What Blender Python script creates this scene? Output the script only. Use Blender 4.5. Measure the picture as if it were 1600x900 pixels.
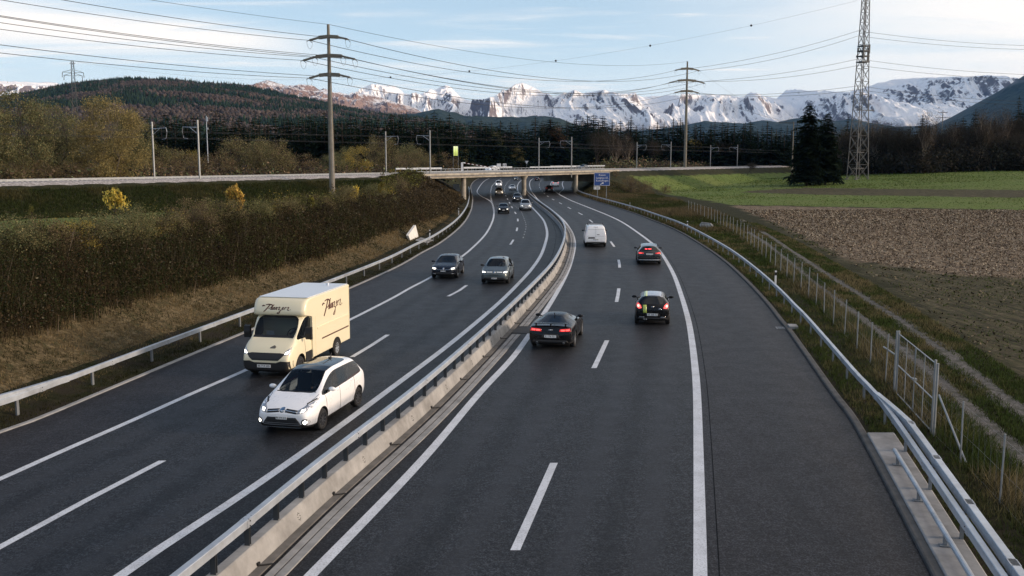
import bpy, bmesh, math, random
import numpy as np
from mathutils import Vector, Matrix
from mathutils.bvhtree import BVHTree

for _o in list(bpy.data.objects):
    bpy.data.objects.remove(_o)
SC = bpy.context.scene
COL = SC.collection
R = math.radians
random.seed(7)
RNG = np.random.default_rng(7)

# ------------------------------------------------------------------ camera
CAM_Z = 7.9
PITCH = math.atan(200.0 / 1500.0)
cd = bpy.data.cameras.new("camera")
cam = bpy.data.objects.new("camera", cd)
COL.objects.link(cam)
cam.location = (0, 0, CAM_Z)
cam.rotation_euler = (math.pi / 2 - PITCH, 0, 0)
cd.sensor_width = 36.0
cd.lens = 1500.0 / 1600.0 * 36.0
cd.clip_start = 0.2
cd.clip_end = 90000.0
SC.camera = cam

# ------------------------------------------------------------------ light
SUN_EL, SUN_AZ = 13.0, 97.0          # degrees; azimuth clockwise from +Y (view direction)
world = bpy.data.worlds.new("World")
SC.world = world
world.use_nodes = True
wn = world.node_tree
wn.nodes.clear()
def wnode(t, **k):
    n = wn.nodes.new(t)
    for a, b in k.items():
        setattr(n, a, b)
    return n
def wmath(op, a, b=None, c=None, clamp=False):
    n = wnode('ShaderNodeMath', operation=op, use_clamp=clamp)
    for i, v in enumerate((a, b, c)):
        if v is None:
            continue
        if isinstance(v, (int, float)):
            n.inputs[i].default_value = v
        else:
            wn.links.new(v, n.inputs[i])
    return n.outputs[0]
sky = wnode('ShaderNodeTexSky', sky_type='NISHITA', sun_disc=False)
sky.sun_elevation = R(SUN_EL)
sky.sun_rotation = R(SUN_AZ)
sky.altitude = 500
sky.air_density = 1.0
sky.dust_density = 0.25
sky.ozone_density = 2.2
# cirrus: thin ice clouds drawn out along the wind, in sky directions
tc = wnode('ShaderNodeTexCoord')
sep = wnode('ShaderNodeSeparateXYZ')
wn.links.new(tc.outputs['Generated'], sep.inputs[0])
dx, dy, dz = sep.outputs
zc = wmath('ADD', wmath('MAXIMUM', dz, 0.0), 0.06)
px_ = wmath('DIVIDE', dx, zc)
py_ = wmath('DIVIDE', dy, zc)
comb = wnode('ShaderNodeCombineXYZ')
wn.links.new(px_, comb.inputs[0]); wn.links.new(py_, comb.inputs[1])
def cnoise(scale, rot, stretch, detail=8, rough=0.6, dist=0.6, off=0.0):
    mp = wnode('ShaderNodeMapping')
    mp.inputs['Rotation'].default_value = (0, 0, R(rot))
    mp.inputs['Scale'].default_value = stretch
    mp.inputs['Location'].default_value = (off, off * .37, 0)
    wn.links.new(comb.outputs[0], mp.inputs[0])
    no = wnode('ShaderNodeTexNoise')
    no.inputs['Scale'].default_value = scale
    no.inputs['Detail'].default_value = detail
    no.inputs['Roughness'].default_value = rough
    no.inputs['Distortion'].default_value = dist
    wn.links.new(mp.outputs[0], no.inputs['Vector'])
    return no.outputs['Fac']
def wrange(v, a, b):
    n = wnode('ShaderNodeMapRange', interpolation_type='SMOOTHSTEP', clamp=True)
    wn.links.new(v, n.inputs[0])
    n.inputs[1].default_value = a; n.inputs[2].default_value = b
    return n.outputs[0]
n1 = cnoise(0.55, 12, (0.45, 1.3, 1), off=3.1)
n2 = cnoise(1.6, 20, (0.4, 1.6, 1), off=9.7)
# the long bright cirrus bank to the left, crossing high to low
az = wmath('DIVIDE', dx, wmath('MAXIMUM', dy, 0.05))
el = wmath('DIVIDE', dz, wmath('MAXIMUM', dy, 0.05))
line = wmath('SUBTRACT', el, wmath('ADD', wmath('MULTIPLY', az, -0.085), 0.0955))
line = wmath('ADD', line, wmath('MULTIPLY', wmath('SUBTRACT', n2, 0.5), 0.035))
thick = wmath('ADD', 0.014, wmath('MULTIPLY', wmath('MAXIMUM', wmath('MULTIPLY', wmath('ADD', az, 0.25), -1.0), 0.0), 0.045))
bank = wmath('DIVIDE', line, thick)
bank = wmath('POWER', 2.718, wmath('MULTIPLY', wmath('MULTIPLY', bank, bank), -1.0))
bank = wmath('MULTIPLY', bank, wrange(az, -0.14, -0.32))
bank = wmath('MULTIPLY', bank, wrange(n1, 0.12, 0.40))
wisps = wmath('MULTIPLY', wrange(n2, 0.46, 0.68), wrange(n1, 0.40, 0.60))
right = wmath('MULTIPLY', wrange(az, 0.05, 0.55), wrange(n1, 0.12, 0.6))
low = wmath('ADD', wmath('MULTIPLY', wrange(el, 0.20, 0.03), 0.30), wmath('MULTIPLY', wrange(el, 0.9, 0.1), 0.45))
cl = wmath('MAXIMUM', wmath('MULTIPLY', bank, 1.0), wmath('MULTIPLY', wisps, 0.75))
cl = wmath('MAXIMUM', cl, wmath('MULTIPLY', right, 0.92))
cl = wmath('MULTIPLY', cl, wrange(dz, -0.01, 0.03), clamp=True)
def wmix(f, a, col):
    x = wnode('ShaderNodeMix', data_type='RGBA')
    wn.links.new(f, x.inputs['Factor']); wn.links.new(a, x.inputs[6])
    x.inputs[7].default_value = (*col, 1)
    return x.outputs[2]
# thin high veil over the clear sky, thicker towards the horizon, then the cirrus
veil = wmix(low, sky.outputs[0], (4.4, 5.4, 6.25))
veil = wmix(wmath('MULTIPLY', wrange(el, 0.13, 0.03), 0.60), veil, (6.3, 6.5, 6.3))
skyc = wmix(cl, veil, (7.5, 6.9, 6.3))
bg = wnode('ShaderNodeBackground')
bg.inputs['Strength'].default_value = 0.13
wn.links.new(skyc, bg.inputs['Color'])
wo = wnode('ShaderNodeOutputWorld')
wn.links.new(bg.outputs[0], wo.inputs['Surface'])

sd = bpy.data.lights.new("sun", 'SUN')
sd.energy = 2.9
sd.angle = R(9.0)
sd.color = (1.0, 0.77, 0.57)
sun = bpy.data.objects.new("sun", sd)
COL.objects.link(sun)
_e, _a = R(SUN_EL), R(SUN_AZ)
_d = Vector((math.sin(_a) * math.cos(_e), math.cos(_a) * math.cos(_e), math.sin(_e)))
sun.rotation_euler = _d.to_track_quat('Z', 'Y').to_euler()
sun.location = (120, -20, 60)

SC.view_settings.view_transform = 'Standard'
SC.view_settings.look = 'None'
SC.view_settings.exposure = 0.42
SC.view_settings.gamma = 1.0
SC.render.engine = 'CYCLES'
SC.cycles.use_denoising = True
SC.cycles.max_bounces = 6
SC.cycles.volume_bounces = 0
SC.cycles.transparent_max_bounces = 10
SC.cycles.caustics_reflective = False
SC.cycles.caustics_refractive = False

# ------------------------------------------------------------------ helpers
class MB:
    """collects shapes and links them as ONE mesh object"""
    def __init__(s):
        s.v, s.f, s.m = [], [], []
        s.mi = 0
    def add(s, vs, fs, mi=None):
        o = len(s.v)
        s.v += [tuple(p) for p in vs]
        k = s.mi if mi is None else mi
        for f in fs:
            s.f.append([i + o for i in f]); s.m.append(k)
        return s
    def box(s, c, d, rot=None, mi=None):
        x, y, z = d[0] / 2, d[1] / 2, d[2] / 2
        P = [Vector((a * x, b * y, e * z)) for e in (-1, 1) for a, b in ((-1, -1), (1, -1), (1, 1), (-1, 1))]
        if rot is not None:
            M = rot if isinstance(rot, Matrix) else Matrix.Rotation(rot, 3, 'Z')
            P = [M @ p for p in P]
        c = Vector(c)
        return s.add([p + c for p in P], [(3, 2, 1, 0), (4, 5, 6, 7), (0, 1, 5, 4), (1, 2, 6, 5), (2, 3, 7, 6), (3, 0, 4, 7)], mi)
    def beam(s, a, b, w, h=None, mi=None, up=(0, 0, 1)):
        """box from a to b, w wide and h high"""
        h = h or w
        a, b = Vector(a), Vector(b)
        d = (b - a); L = d.length
        if L < 1e-6: return s
        d /= L
        u = Vector(up)
        if abs(d.dot(u)) > 0.98: u = Vector((1, 0, 0))
        r = d.cross(u).normalized(); u = r.cross(d)
        M = Matrix((r, d, u)).transposed()
        return s.box((a + b) / 2, (w, L, h), M, mi)
    def tube(s, pts, r, n=6, mi=None, cap=True):
        pts = [Vector(p) for p in pts]
        rs = r if isinstance(r, (list, tuple)) else [r] * len(pts)
        vs, fs = [], []
        for i, p in enumerate(pts):
            d = (pts[min(i + 1, len(pts) - 1)] - pts[max(i - 1, 0)]).normalized()
            u = Vector((0, 0, 1)) if abs(d.z) < 0.95 else Vector((0, 1, 0))
            a = d.cross(u).normalized(); b = a.cross(d)
            for k in range(n):
                t = 2 * math.pi * k / n
                vs.append(p + (a * math.cos(t) + b * math.sin(t)) * rs[i])
        for i in range(len(pts) - 1):
            for k in range(n):
                k2 = (k + 1) % n
                fs.append((i * n + k, i * n + k2, (i + 1) * n + k2, (i + 1) * n + k))
        if cap:
            fs.append(tuple(range(n - 1, -1, -1)))
            fs.append(tuple((len(pts) - 1) * n + k for k in range(n)))
        return s.add(vs, fs, mi)
    def lathe(s, prof, n=16, axis='Z', c=(0, 0, 0), mi=None, cap=True):
        """prof: (radius, height) pairs along the axis"""
        vs, fs = [], []
        for r, h in prof:
            for k in range(n):
                t = 2 * math.pi * k / n
                a, b = r * math.cos(t), r * math.sin(t)
                p = {'Z': (a, b, h), 'Y': (a, h, b), 'X': (h, a, b)}[axis]
                vs.append(Vector(p) + Vector(c))
        for i in range(len(prof) - 1):
            for k in range(n):
                k2 = (k + 1) % n
                fs.append((i * n + k, i * n + k2, (i + 1) * n + k2, (i + 1) * n + k))
        if cap:
            fs.append(tuple(range(n))); fs.append(tuple((len(prof) - 1) * n + k for k in range(n - 1, -1, -1)))
        return s.add(vs, fs, mi)
    def prism(s, poly, a, b, axis='X', mi=None):
        """poly extruded from a to b along axis; poly is in the other two coordinates"""
        n = len(poly)
        def P(q, h):
            return {'X': (h, q[0], q[1]), 'Y': (q[0], h, q[1]), 'Z': (q[0], q[1], h)}[axis]
        vs = [P(q, a) for q in poly] + [P(q, b) for q in poly]
        fs = [tuple(range(n)), tuple(range(2 * n - 1, n - 1, -1))]
        fs += [(i, i + n, (i + 1) % n + n, (i + 1) % n) for i in range(n)]
        return s.add(vs, fs, mi)
    def sweep(s, rows, closed=False, mi=None):
        """rows: list of equally long point lists -> quads"""
        n = len(rows[0])
        vs = [p for r in rows for p in r]
        fs = []
        for i in range(len(rows) - 1):
            for k in range(n if closed else n - 1):
                k2 = (k + 1) % n
                fs.append((i * n + k, i * n + k2, (i + 1) * n + k2, (i + 1) * n + k))
        if closed:
            fs.append(tuple(range(n - 1, -1, -1)))
            fs.append(tuple((len(rows) - 1) * n + k for k in range(n)))
        return s.add(vs, fs, mi)
    def mesh(s, name, mats, smooth=False, fix=True):
        me = bpy.data.meshes.new(name)
        me.from_pydata(s.v, [], s.f)
        for m in (mats if isinstance(mats, (list, tuple)) else [mats]):
            me.materials.append(m)
        me.polygons.foreach_set('material_index', s.m)
        if fix:
            bm = bmesh.new(); bm.from_mesh(me)
            bmesh.ops.recalc_face_normals(bm, faces=bm.faces)
            bm.to_mesh(me); bm.free()
        if smooth:
            me.polygons.foreach_set('use_smooth', [True] * len(me.polygons))
        me.update()
        return me
    def build(s, name, mats, parent=None, smooth=False, fix=True, loc=None):
        return link(name, s.mesh(name, mats, smooth, fix), parent, loc)

def link(name, data, parent=None, loc=None):
    o = bpy.data.objects.new(name, data)
    COL.objects.link(o)
    if parent: o.parent = parent
    if loc is not None: o.location = loc
    return o
def tag(o, label, cat, group=None, kind=None):
    if label: o['label'] = label
    if cat: o['category'] = cat
    if group: o['group'] = group
    if kind: o['kind'] = kind
    return o
def thing(name, label, cat, loc=(0, 0, 0), rz=0.0, group=None):
    o = bpy.data.objects.new(name, None)
    COL.objects.link(o)
    o.empty_display_size = 0.3
    o.location = loc
    o.rotation_euler = (0, 0, rz)
    return tag(o, label, cat, group)
def copy_thing(root, loc=None, rz=None, scale=None, label=None, group=None):
    r = root.copy(); COL.objects.link(r)
    if loc is not None: r.location = loc
    if rz is not None: r.rotation_euler = (0, 0, rz)
    if scale is not None: r.scale = scale
    if label: r['label'] = label
    if group: r['group'] = group
    for ch in list(root.children):
        c = ch.copy(); COL.objects.link(c); c.parent = r
        for g in list(ch.children):
            d = g.copy(); COL.objects.link(d); d.parent = c
    return r
def structure(o):
    o['kind'] = 'structure'
    return o

# ------------------------------------------------------------------ materials
def new_mat(name):
    m = bpy.data.materials.new(name); m.use_nodes = True
    nt = m.node_tree
    return m, nt, nt.nodes['Principled BSDF']
def plain(name, col, rough=0.5, metal=0.0, spec=0.5, coat=0.0, emit=None, estr=0.0):
    m, nt, p = new_mat(name)
    p.inputs['Base Color'].default_value = (*col, 1)
    p.inputs['Roughness'].default_value = rough
    p.inputs['Metallic'].default_value = metal
    p.inputs['Specular IOR Level'].default_value = spec
    p.inputs['Coat Weight'].default_value = coat
    p.inputs['Coat Roughness'].default_value = 0.05
    if emit:
        p.inputs['Emission Color'].default_value = (*emit, 1)
        p.inputs['Emission Strength'].default_value = estr
    return m
class NT:
    """small node-graph helper"""
    def __init__(s, m):
        s.nt = m.node_tree; s.p = s.nt.nodes['Principled BSDF']
        s._pos = None
    def n(s, t, **k):
        x = s.nt.nodes.new(t)
        for a, b in k.items(): setattr(x, a, b)
        return x
    def l(s, a, b): s.nt.links.new(a, b)
    def pos(s):
        if s._pos is None:
            s._pos = s.n('ShaderNodeNewGeometry').outputs['Position']
        return s._pos
    def objc(s):
        return s.n('ShaderNodeTexCoord').outputs['Object']
    def noise(s, scale, detail=4, rough=0.55, vec=None, stretch=None, dist=0.0, rot=0.0):
        v = vec if vec is not None else s.pos()
        if stretch or rot:
            mp = s.n('ShaderNodeMapping')
            mp.inputs['Scale'].default_value = stretch or (1, 1, 1)
            mp.inputs['Rotation'].default_value = (0, 0, rot)
            s.l(v, mp.inputs[0]); v = mp.outputs[0]
        x = s.n('ShaderNodeTexNoise')
        x.inputs['Scale'].default_value = scale; x.inputs['Detail'].default_value = detail
        x.inputs['Roughness'].default_value = rough; x.inputs['Distortion'].default_value = dist
        s.l(v, x.inputs['Vector'])
        return x.outputs['Fac']
    def ramp(s, v, stops, interp='LINEAR'):
        x = s.n('ShaderNodeValToRGB'); cr = x.color_ramp; cr.interpolation = interp
        while len(cr.elements) < len(stops): cr.elements.new(0.5)
        for e, (p, c) in zip(cr.elements, stops):
            e.position = p; e.color = (*c, 1) if len(c) == 3 else c
        s.l(v, x.inputs[0])
        return x.outputs['Color']
    def rng(s, v, a, b, c=0.0, d=1.0):
        x = s.n('ShaderNodeMapRange', clamp=True, interpolation_type='SMOOTHSTEP')
        s.l(v, x.inputs[0])
        for i, q in enumerate((a, b, c, d)): x.inputs[i + 1].default_value = q
        return x.outputs[0]
    def math(s, op, a, b=None, clamp=False):
        x = s.n('ShaderNodeMath', operation=op, use_clamp=clamp)
        for i, q in enumerate((a, b)):
            if q is None: continue
            if isinstance(q, (int, float)): x.inputs[i].default_value = q
            else: s.l(q, x.inputs[i])
        return x.outputs[0]
    def mix(s, f, a, b, blend='MIX'):
        x = s.n('ShaderNodeMix', data_type='RGBA', blend_type=blend)
        for q, i in ((f, 0), (a, 6), (b, 7)):
            if isinstance(q, (int, float)): x.inputs[i].default_value = q
            elif isinstance(q, tuple): x.inputs[i].default_value = (*q, 1) if len(q) == 3 else q
            else: s.l(q, x.inputs[i])
        return x.outputs[2]
    def col(s, c): s.l(c, s.p.inputs['Base Color'])
    def rough(s, c): s.l(c, s.p.inputs['Roughness'])
    def bump(s, h, strength=0.4, dist=0.02):
        b = s.n('ShaderNodeBump'); b.inputs['Strength'].default_value = strength
        b.inputs['Distance'].default_value = dist
        s.l(h, b.inputs['Height']); s.l(b.outputs[0], s.p.inputs['Normal'])
    def attr(s, name):
        a = s.n('ShaderNodeAttribute', attribute_name=name)
        return a
    def sepxyz(s, v):
        x = s.n('ShaderNodeSeparateXYZ'); s.l(v, x.inputs[0]); return x.outputs

def worn(name, col, var=0.25, scale=3.0, rough=0.6, metal=0.0, bump=0.0, dirt=None):
    """a base colour with blotches, optional dirt"""
    m, nt, p = new_mat(name); g = NT(m)
    n = g.noise(scale, 6, 0.65)
    lo = tuple(c * (1 - var) for c in col); hi = tuple(min(1, c * (1 + var)) for c in col)
    c = g.ramp(n, [(0.3, lo), (0.7, hi)])
    if dirt:
        d = g.rng(g.noise(scale * 0.35, 5, 0.7), 0.48, 0.7)
        c = g.mix(g.math('MULTIPLY', d, 0.6), c, dirt)
    g.col(c)
    p.inputs['Roughness'].default_value = rough; p.inputs['Metallic'].default_value = metal
    if bump: g.bump(g.noise(scale * 8, 4), bump, 0.01)
    return m

M = {}
def setup_mats():
    M['galv'] = worn('galvanised_steel', (0.42, 0.46, 0.51), 0.20, 1.6, 0.45, 0.35, 0, (0.24, 0.25, 0.26))
    M['galv_dark'] = worn('dull_steel', (0.22, 0.24, 0.26), 0.25, 2.0, 0.5, 0.4)
    M['concrete'] = worn('concrete', (0.280, 0.276, 0.268), 0.30, 1.3, 0.85, 0, 0.25, (0.12, 0.115, 0.108))
    M['concrete_grey'] = worn('grey_concrete', (0.27, 0.27, 0.27), 0.25, 1.5, 0.85, 0, 0.25, (0.12, 0.12, 0.12))
    M['concrete_bridge'] = worn('bridge_concrete', (0.36, 0.33, 0.275), 0.35, 0.6, 0.85, 0, 0.2, (0.11, 0.09, 0.065))
    M['concrete_pole'] = worn('pole_concrete', (0.17, 0.155, 0.125), 0.25, 1.2, 0.8, 0, 0.1)
    M['black'] = plain('black_plastic', (0.012, 0.012, 0.013), 0.55)
    M['rubber'] = plain('tyre_rubber', (0.015, 0.015, 0.016), 0.8)
    M['darksteel'] = plain('dark_steel', (0.035, 0.037, 0.04), 0.5, 0.3)
    M['post'] = plain('dark_post_steel', (0.05, 0.055, 0.06), 0.5, 0.3)
    M['fencewire'] = worn('fence_steel', (0.26, 0.28, 0.29), 0.2, 2.5, 0.5, 0.3)
    M['lattice'] = worn('lattice_steel', (0.075, 0.08, 0.085), 0.3, 0.6, 0.55, 0.3)
    M['wire'] = plain('cable', (0.02, 0.021, 0.024), 0.6)
    M['white_plastic'] = plain('white_plastic', (0.72, 0.73, 0.74), 0.45)
    M['white_conc'] = worn('pale_concrete', (0.62, 0.62, 0.60), 0.18, 2.2, 0.8, 0, 0.15, (0.35, 0.33, 0.28))
    # markings
    m, nt, p = new_mat('road_marking'); g = NT(m)
    w = g.rng(g.noise(22, 6, 0.85), 0.36, 0.50)
    w2 = g.rng(g.noise(1.3, 5, 0.7), 0.30, 0.62, 0.62, 1.0)
    g.col(g.mix(g.math('MULTIPLY', w, w2), (0.26, 0.27, 0.29), (0.64, 0.67, 0.72)))
    p.inputs['Roughness'].default_value = 0.6
    M['marking'] = m
    M['old_marking'] = plain('faded_marking', (0.30, 0.31, 0.31), 0.7)
setup_mats()
# ------------------------------------------------------------------ plan of the place
# Ground plan traced once from the photo's perspective (a flat motorway seen from
# a bridge 7.9 m above it): every curve below is stored as X(Y) in metres.
CP, SP = math.cos(PITCH), math.sin(PITCH)
def ray(px, py):
    a, b = px - 800.0, 450.0 - py
    return np.array([a, 1500 * CP + b * SP, -1500 * SP + b * CP])
def flat(px, py, z=0.0):
    d = ray(px, py); t = (z - CAM_Z) / d[2]
    return d * t + np.array([0, 0, CAM_Z])
def at_dist(px, py, Y):
    d = ray(px, py); t = Y / d[1]
    return Vector((d[0] * t, Y, CAM_Z + d[2] * t))
def px_height(px, Y, y0, y1):
    return at_dist(px, y0, Y).z - at_dist(px, y1, Y).z

def catmull(P, n=14):
    P = [np.array(p, float) for p in P]
    P = [2 * P[0] - P[1]] + P + [2 * P[-1] - P[-2]]
    out = []
    for i in range(1, len(P) - 2):
        p0, p1, p2, p3 = P[i - 1], P[i], P[i + 1], P[i + 2]
        for k in range(n):
            t = k / n
            out.append(0.5 * (2 * p1 + (p2 - p0) * t + (2 * p0 - 5 * p1 + 4 * p2 - p3) * t * t + (3 * p1 - p0 - 3 * p2 + p3) * t ** 3))
    out.append(P[-2])
    return np.array(out)

class Curve:
    def __init__(s, pix, tail_slope=None, sm=5):
        q = catmull(pix)
        k = np.hanning(2 * sm + 3)[1:-1]; k /= k.sum()
        for c in (0, 1):
            pad = np.pad(q[:, c], sm, mode='reflect', reflect_type='odd')
            q[:, c] = np.convolve(pad, k, 'valid')
        g = np.array([flat(a, b) for a, b in q])
        o = np.argsort(g[:, 1]); X, Y = g[o, 0], g[o, 1]
        Y = np.maximum.accumulate(Y + np.arange(len(Y)) * 1e-6)
        m = np.argmin(abs(Y - (Y[0] + 8)))
        s0 = (X[m] - X[0]) / (Y[m] - Y[0])
        # run on under the camera and on past the overpass
        Yn = np.array([-60.0]); Xn = X[0] + s0 * (Yn - Y[0])
        if tail_slope is None: tail_slope = 0.35
        Yf = Y[-1] + np.array([60.0, 300.0]); Xf = X[-1] + tail_slope * (Yf - Y[-1])
        s.Y = np.concatenate([Yn, Y, Yf]); s.X = np.concatenate([Xn, X, Xf])
        s.y0, s.y1 = Y[0], Y[-1]
    def __call__(s, y): return np.interp(y, s.Y, s.X)
    def slope(s, y):
        e = 0.8 + 0.012 * np.maximum(y, 0)
        return (s(y + e) - s(y - e)) / (2 * e)
    def off(s, y, d):
        """x of the curve pushed sideways by d metres (to the right)"""
        return s(y) + d * np.sqrt(1 + s.slope(y) ** 2)
    def head(s, y): return math.atan(float(s.slope(y)))

cLE = Curve([(0, 677), (62, 655), (175, 607.5), (300, 555), (386, 519), (460, 488), (540, 454), (620, 418), (660, 395), (687, 380.7), (713, 361), (728, 345), (736.5, 329), (738.5, 319), (739, 311), (737.5, 300), (736, 291), (741, 283), (751, 277.5)])
cL1 = Curve([(0, 748.5), (100, 703.7), (200, 660), (300, 615), (387, 577), (470, 537), (544, 501), (610, 467.5), (641, 450), (675, 432), (718.7, 403), (740, 385.5), (758.7, 366), (769, 347), (771.8, 334), (770.4, 322), (767.5, 315.8), (761.5, 311.3), (753, 307.2), (747.5, 303), (745.4, 299), (748, 293.7), (753.5, 286), (760, 280.8), (767, 277.5)], sm=3)
cL1b = Curve([(772, 330), (770.4, 322), (768.3, 315), (767, 308), (766.7, 300), (768.5, 291.5), (772, 287), (779, 281), (786, 277)])
cLD = Curve([(0, 855), (127, 786), (254, 720), (400, 643), (550, 558), (606, 523), (700, 463), (728, 447), (790, 389), (799, 380), (805, 368), (808.7, 353), (808.7, 340), (804.6, 331.7), (800.4, 324.6), (796.7, 318), (793, 311), (790, 305), (788.5, 300), (788.3, 294.7), (789.6, 290), (792.5, 285.4), (798, 280)])
cL2 = Curve([(188, 900), (250, 857), (383, 770), (517, 676), (620, 600), (700, 540), (775, 477.5), (815, 438), (832, 418.7), (845.3, 398.7), (852.7, 378), (855, 365), (852.7, 352.5), (847.3, 341.3), (830.7, 323.3), (822, 315.4), (816.7, 310.4), (810.6, 302), (808.6, 295), (809, 289), (812, 284), (819, 279)])
cMW = Curve([(393, 898), (517, 780), (650, 663), (740, 575), (800, 512), (850, 455), (872, 425), (884, 396), (887, 375), (884, 362), (876, 350), (862, 336.5), (848, 325.5), (838, 317.5), (829, 309), (824, 303), (821, 296), (820.5, 290), (824, 284), (832, 278)])
cR1 = Curve([(485, 900), (650, 730), (744, 620), (795, 566), (822.5, 530), (855, 482), (877.5, 444), (890.7, 415), (897.5, 388), (897.5, 377), (894, 364.5), (887.3, 353), (880.5, 344), (869.2, 333.8), (856.7, 324), (846.7, 317), (840, 311.5), (835.8, 306), (831, 300), (828, 292), (827.5, 286), (830, 281), (838, 276)])
cRD = Curve([(795, 880), (805, 860), (868, 718), (928, 575), (949, 531), (963, 473), (967, 451), (968.2, 420), (967, 408), (962, 390), (958.7, 384), (942, 362), (916.7, 340), (902.7, 331.8), (889.3, 324.9), (878, 318.8), (866.3, 312.8), (858, 308), (851, 303), (846.5, 298), (843.5, 293.6), (842.5, 289), (843.5, 285), (847, 281), (852, 277.5)])
cR2 = Curve([(1094, 900), (1094, 860), (1090, 640), (1085.5, 570), (1079, 518), (1073, 490), (1064, 460), (1054, 432), (1042, 409), (1030, 391.5), (1018, 379.5), (996.7, 363.5), (975.3, 349), (956.7, 339.4), (933.3, 329.6), (900, 316.5), (889, 311.7), (877.5, 305.8), (871, 301.8), (867.5, 299), (864.6, 296.2), (861.2, 291), (860.6, 287), (863, 283), (871, 276.7)])
cR2b = Curve([(873, 303), (875.5, 300), (879.5, 296.5), (880.5, 293.5), (879, 290), (878.8, 285.5), (882.5, 280.5), (890, 276)], sm=3)
cRE = Curve([(1457, 900), (1342, 678), (1300, 618), (1236, 525), (1217, 501), (1195, 472.5), (1160, 435), (1120, 400), (1062, 363), (1020, 345), (980, 330), (926.7, 313.5), (904, 305.5), (897, 301), (893, 296), (892, 290), (894, 284), (900, 277)])
cFence = Curve([(1597, 832), (1518, 745), (1455, 682), (1397, 617), (1350, 560), (1295, 501), (1259, 462), (1217, 425), (1179, 390), (1155, 371), (1115, 347), (1090, 337), (1046, 320), (1015, 309), (985, 301)], tail_slope=0.6)

# railway: a straight line on a bank, crossing the motorway at an angle
P1 = flat(735, 313)[:2]
RD = np.array([0.5, 0.866025]); RN = np.array([-0.866025, 0.5])
def rail_pt(t, n, z=0.0):
    q = P1 + RD * t + RN * n
    return Vector((q[0], q[1], z))
def rail_t_at(px, n):
    """distance along the railway where the line of sight px meets the line n metres in"""
    d = ray(px, 250.0)[:2]; o = P1 + RN * n
    A = np.array([[RD[0], -d[0]], [RD[1], -d[1]]])
    return float(np.linalg.solve(A, -o)[0])
RAIL_Z = 5.15

def sstep(a, b, v):
    t = np.clip((v - a) / (b - a), 0, 1)
    return t * t * (3 - 2 * t)
_gx = np.linspace(0, 1, 256)
_lat = RNG.random((256, 256))
def vnoise(x, y):
    xi = np.floor(x).astype(int); yi = np.floor(y).astype(int)
    fx = x - xi; fy = y - yi
    fx = fx * fx * (3 - 2 * fx); fy = fy * fy * (3 - 2 * fy)
    a = _lat[xi & 255, yi & 255]; b = _lat[(xi + 1) & 255, yi & 255]
    c = _lat[xi & 255, (yi + 1) & 255]; d = _lat[(xi + 1) & 255, (yi + 1) & 255]
    return (a * (1 - fx) + b * fx) * (1 - fy) + (c * (1 - fx) + d * fx) * fy
def fbm(x, y, o=5, g=0.5, ridged=False):
    s = 0.0; a = 1.0; n = 0.0; x = np.asarray(x, float); y = np.asarray(y, float)
    for i in range(o):
        v = vnoise(x + 17.3 * i, y - 9.1 * i)
        if ridged: v = 1 - abs(2 * v - 1)
        s = s + a * v; n += a; a *= g; x = x * 2.03; y = y * 2.03
    return s / n

_ys = np.arange(-60, 700, 1.0)
_edgeL = np.stack([cLE(_ys), _ys], 1); _edgeR = np.stack([cRE(_ys), _ys], 1)
def road_dist(x, y):
    """metres outside the road (left, right); negative inside"""
    sL = cLE.slope(y); sR = cRE.slope(y)
    dl = (cLE(y) - x) / np.sqrt(1 + sL ** 2)
    dr = (x - cRE(y)) / np.sqrt(1 + sR ** 2)
    return dl, dr
def Hgt(x, y):
    x = np.asarray(x, float); y = np.asarray(y, float)
    dl, dr = road_dist(x, y)
    t = (x - P1[0]) * RD[0] + (y - P1[1]) * RD[1]
    n = (x - P1[0]) * RN[0] + (y - P1[1]) * RN[1]
    out = np.maximum(dl, dr)
    # left cutting slope up to a meadow 3 m above the road
    left = 3.0 * sstep(0.4, 10.0, dl) - 0.85 * sstep(11.5, 17.0, dl)
    bumps = (fbm(x * 0.13, y * 0.13, 4) - 0.5)
    left = left + bumps * 0.35 * sstep(2, 9, dl)
    # right-hand fields rise away from the road
    right = 4.3 * sstep(40, 175, x) * sstep(100, 340, y) * (dr > 0) + bumps * 0.10 * sstep(1.5, 5, dr)
    h = np.where(dl > 0, left, right)
    # behind the railway everything lies about 3 m up
    back = 3.1 * sstep(14, 30, n) * sstep(2, 12, out)
    h = np.maximum(h, back)
    # railway bank
    top = 14.0 if False else 0.0
    dist = np.where(n < 0, -n, np.maximum(n - 21.0, 0))
    bank = 5.05 - np.maximum(dist - 0.2, 0) / 2.5
    bank = np.minimum(bank, 0.62 * (out - 2.0))
    h = np.maximum(h, np.where(y > 20, bank, -9))
    far = sstep(900, 2500, np.hypot(x, y))
    h = h * (1 - far) + 3.0 * far
    return np.where(out < 0.9, np.minimum(h, -0.08), h)
def H1(x, y): return float(Hgt(np.array([x]), np.array([y]))[0])
def hit(px, py, far=4000):
    d = ray(px, py)
    t = np.linspace(0, 1, 6000) ** 2 * far / d[1]
    P = d[None, :] * t[:, None] + np.array([0, 0, CAM_Z])
    b = P[:, 2] < Hgt(P[:, 0], P[:, 1])
    i = int(np.argmax(b)) if b.any() else len(t) - 1
    return Vector((P[i, 0], P[i, 1], H1(P[i, 0], P[i, 1])))
def ground_at(px, Y):
    d = ray(px, 250.0); x = d[0] / d[1] * Y
    return Vector((x, Y, H1(x, Y)))

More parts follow.
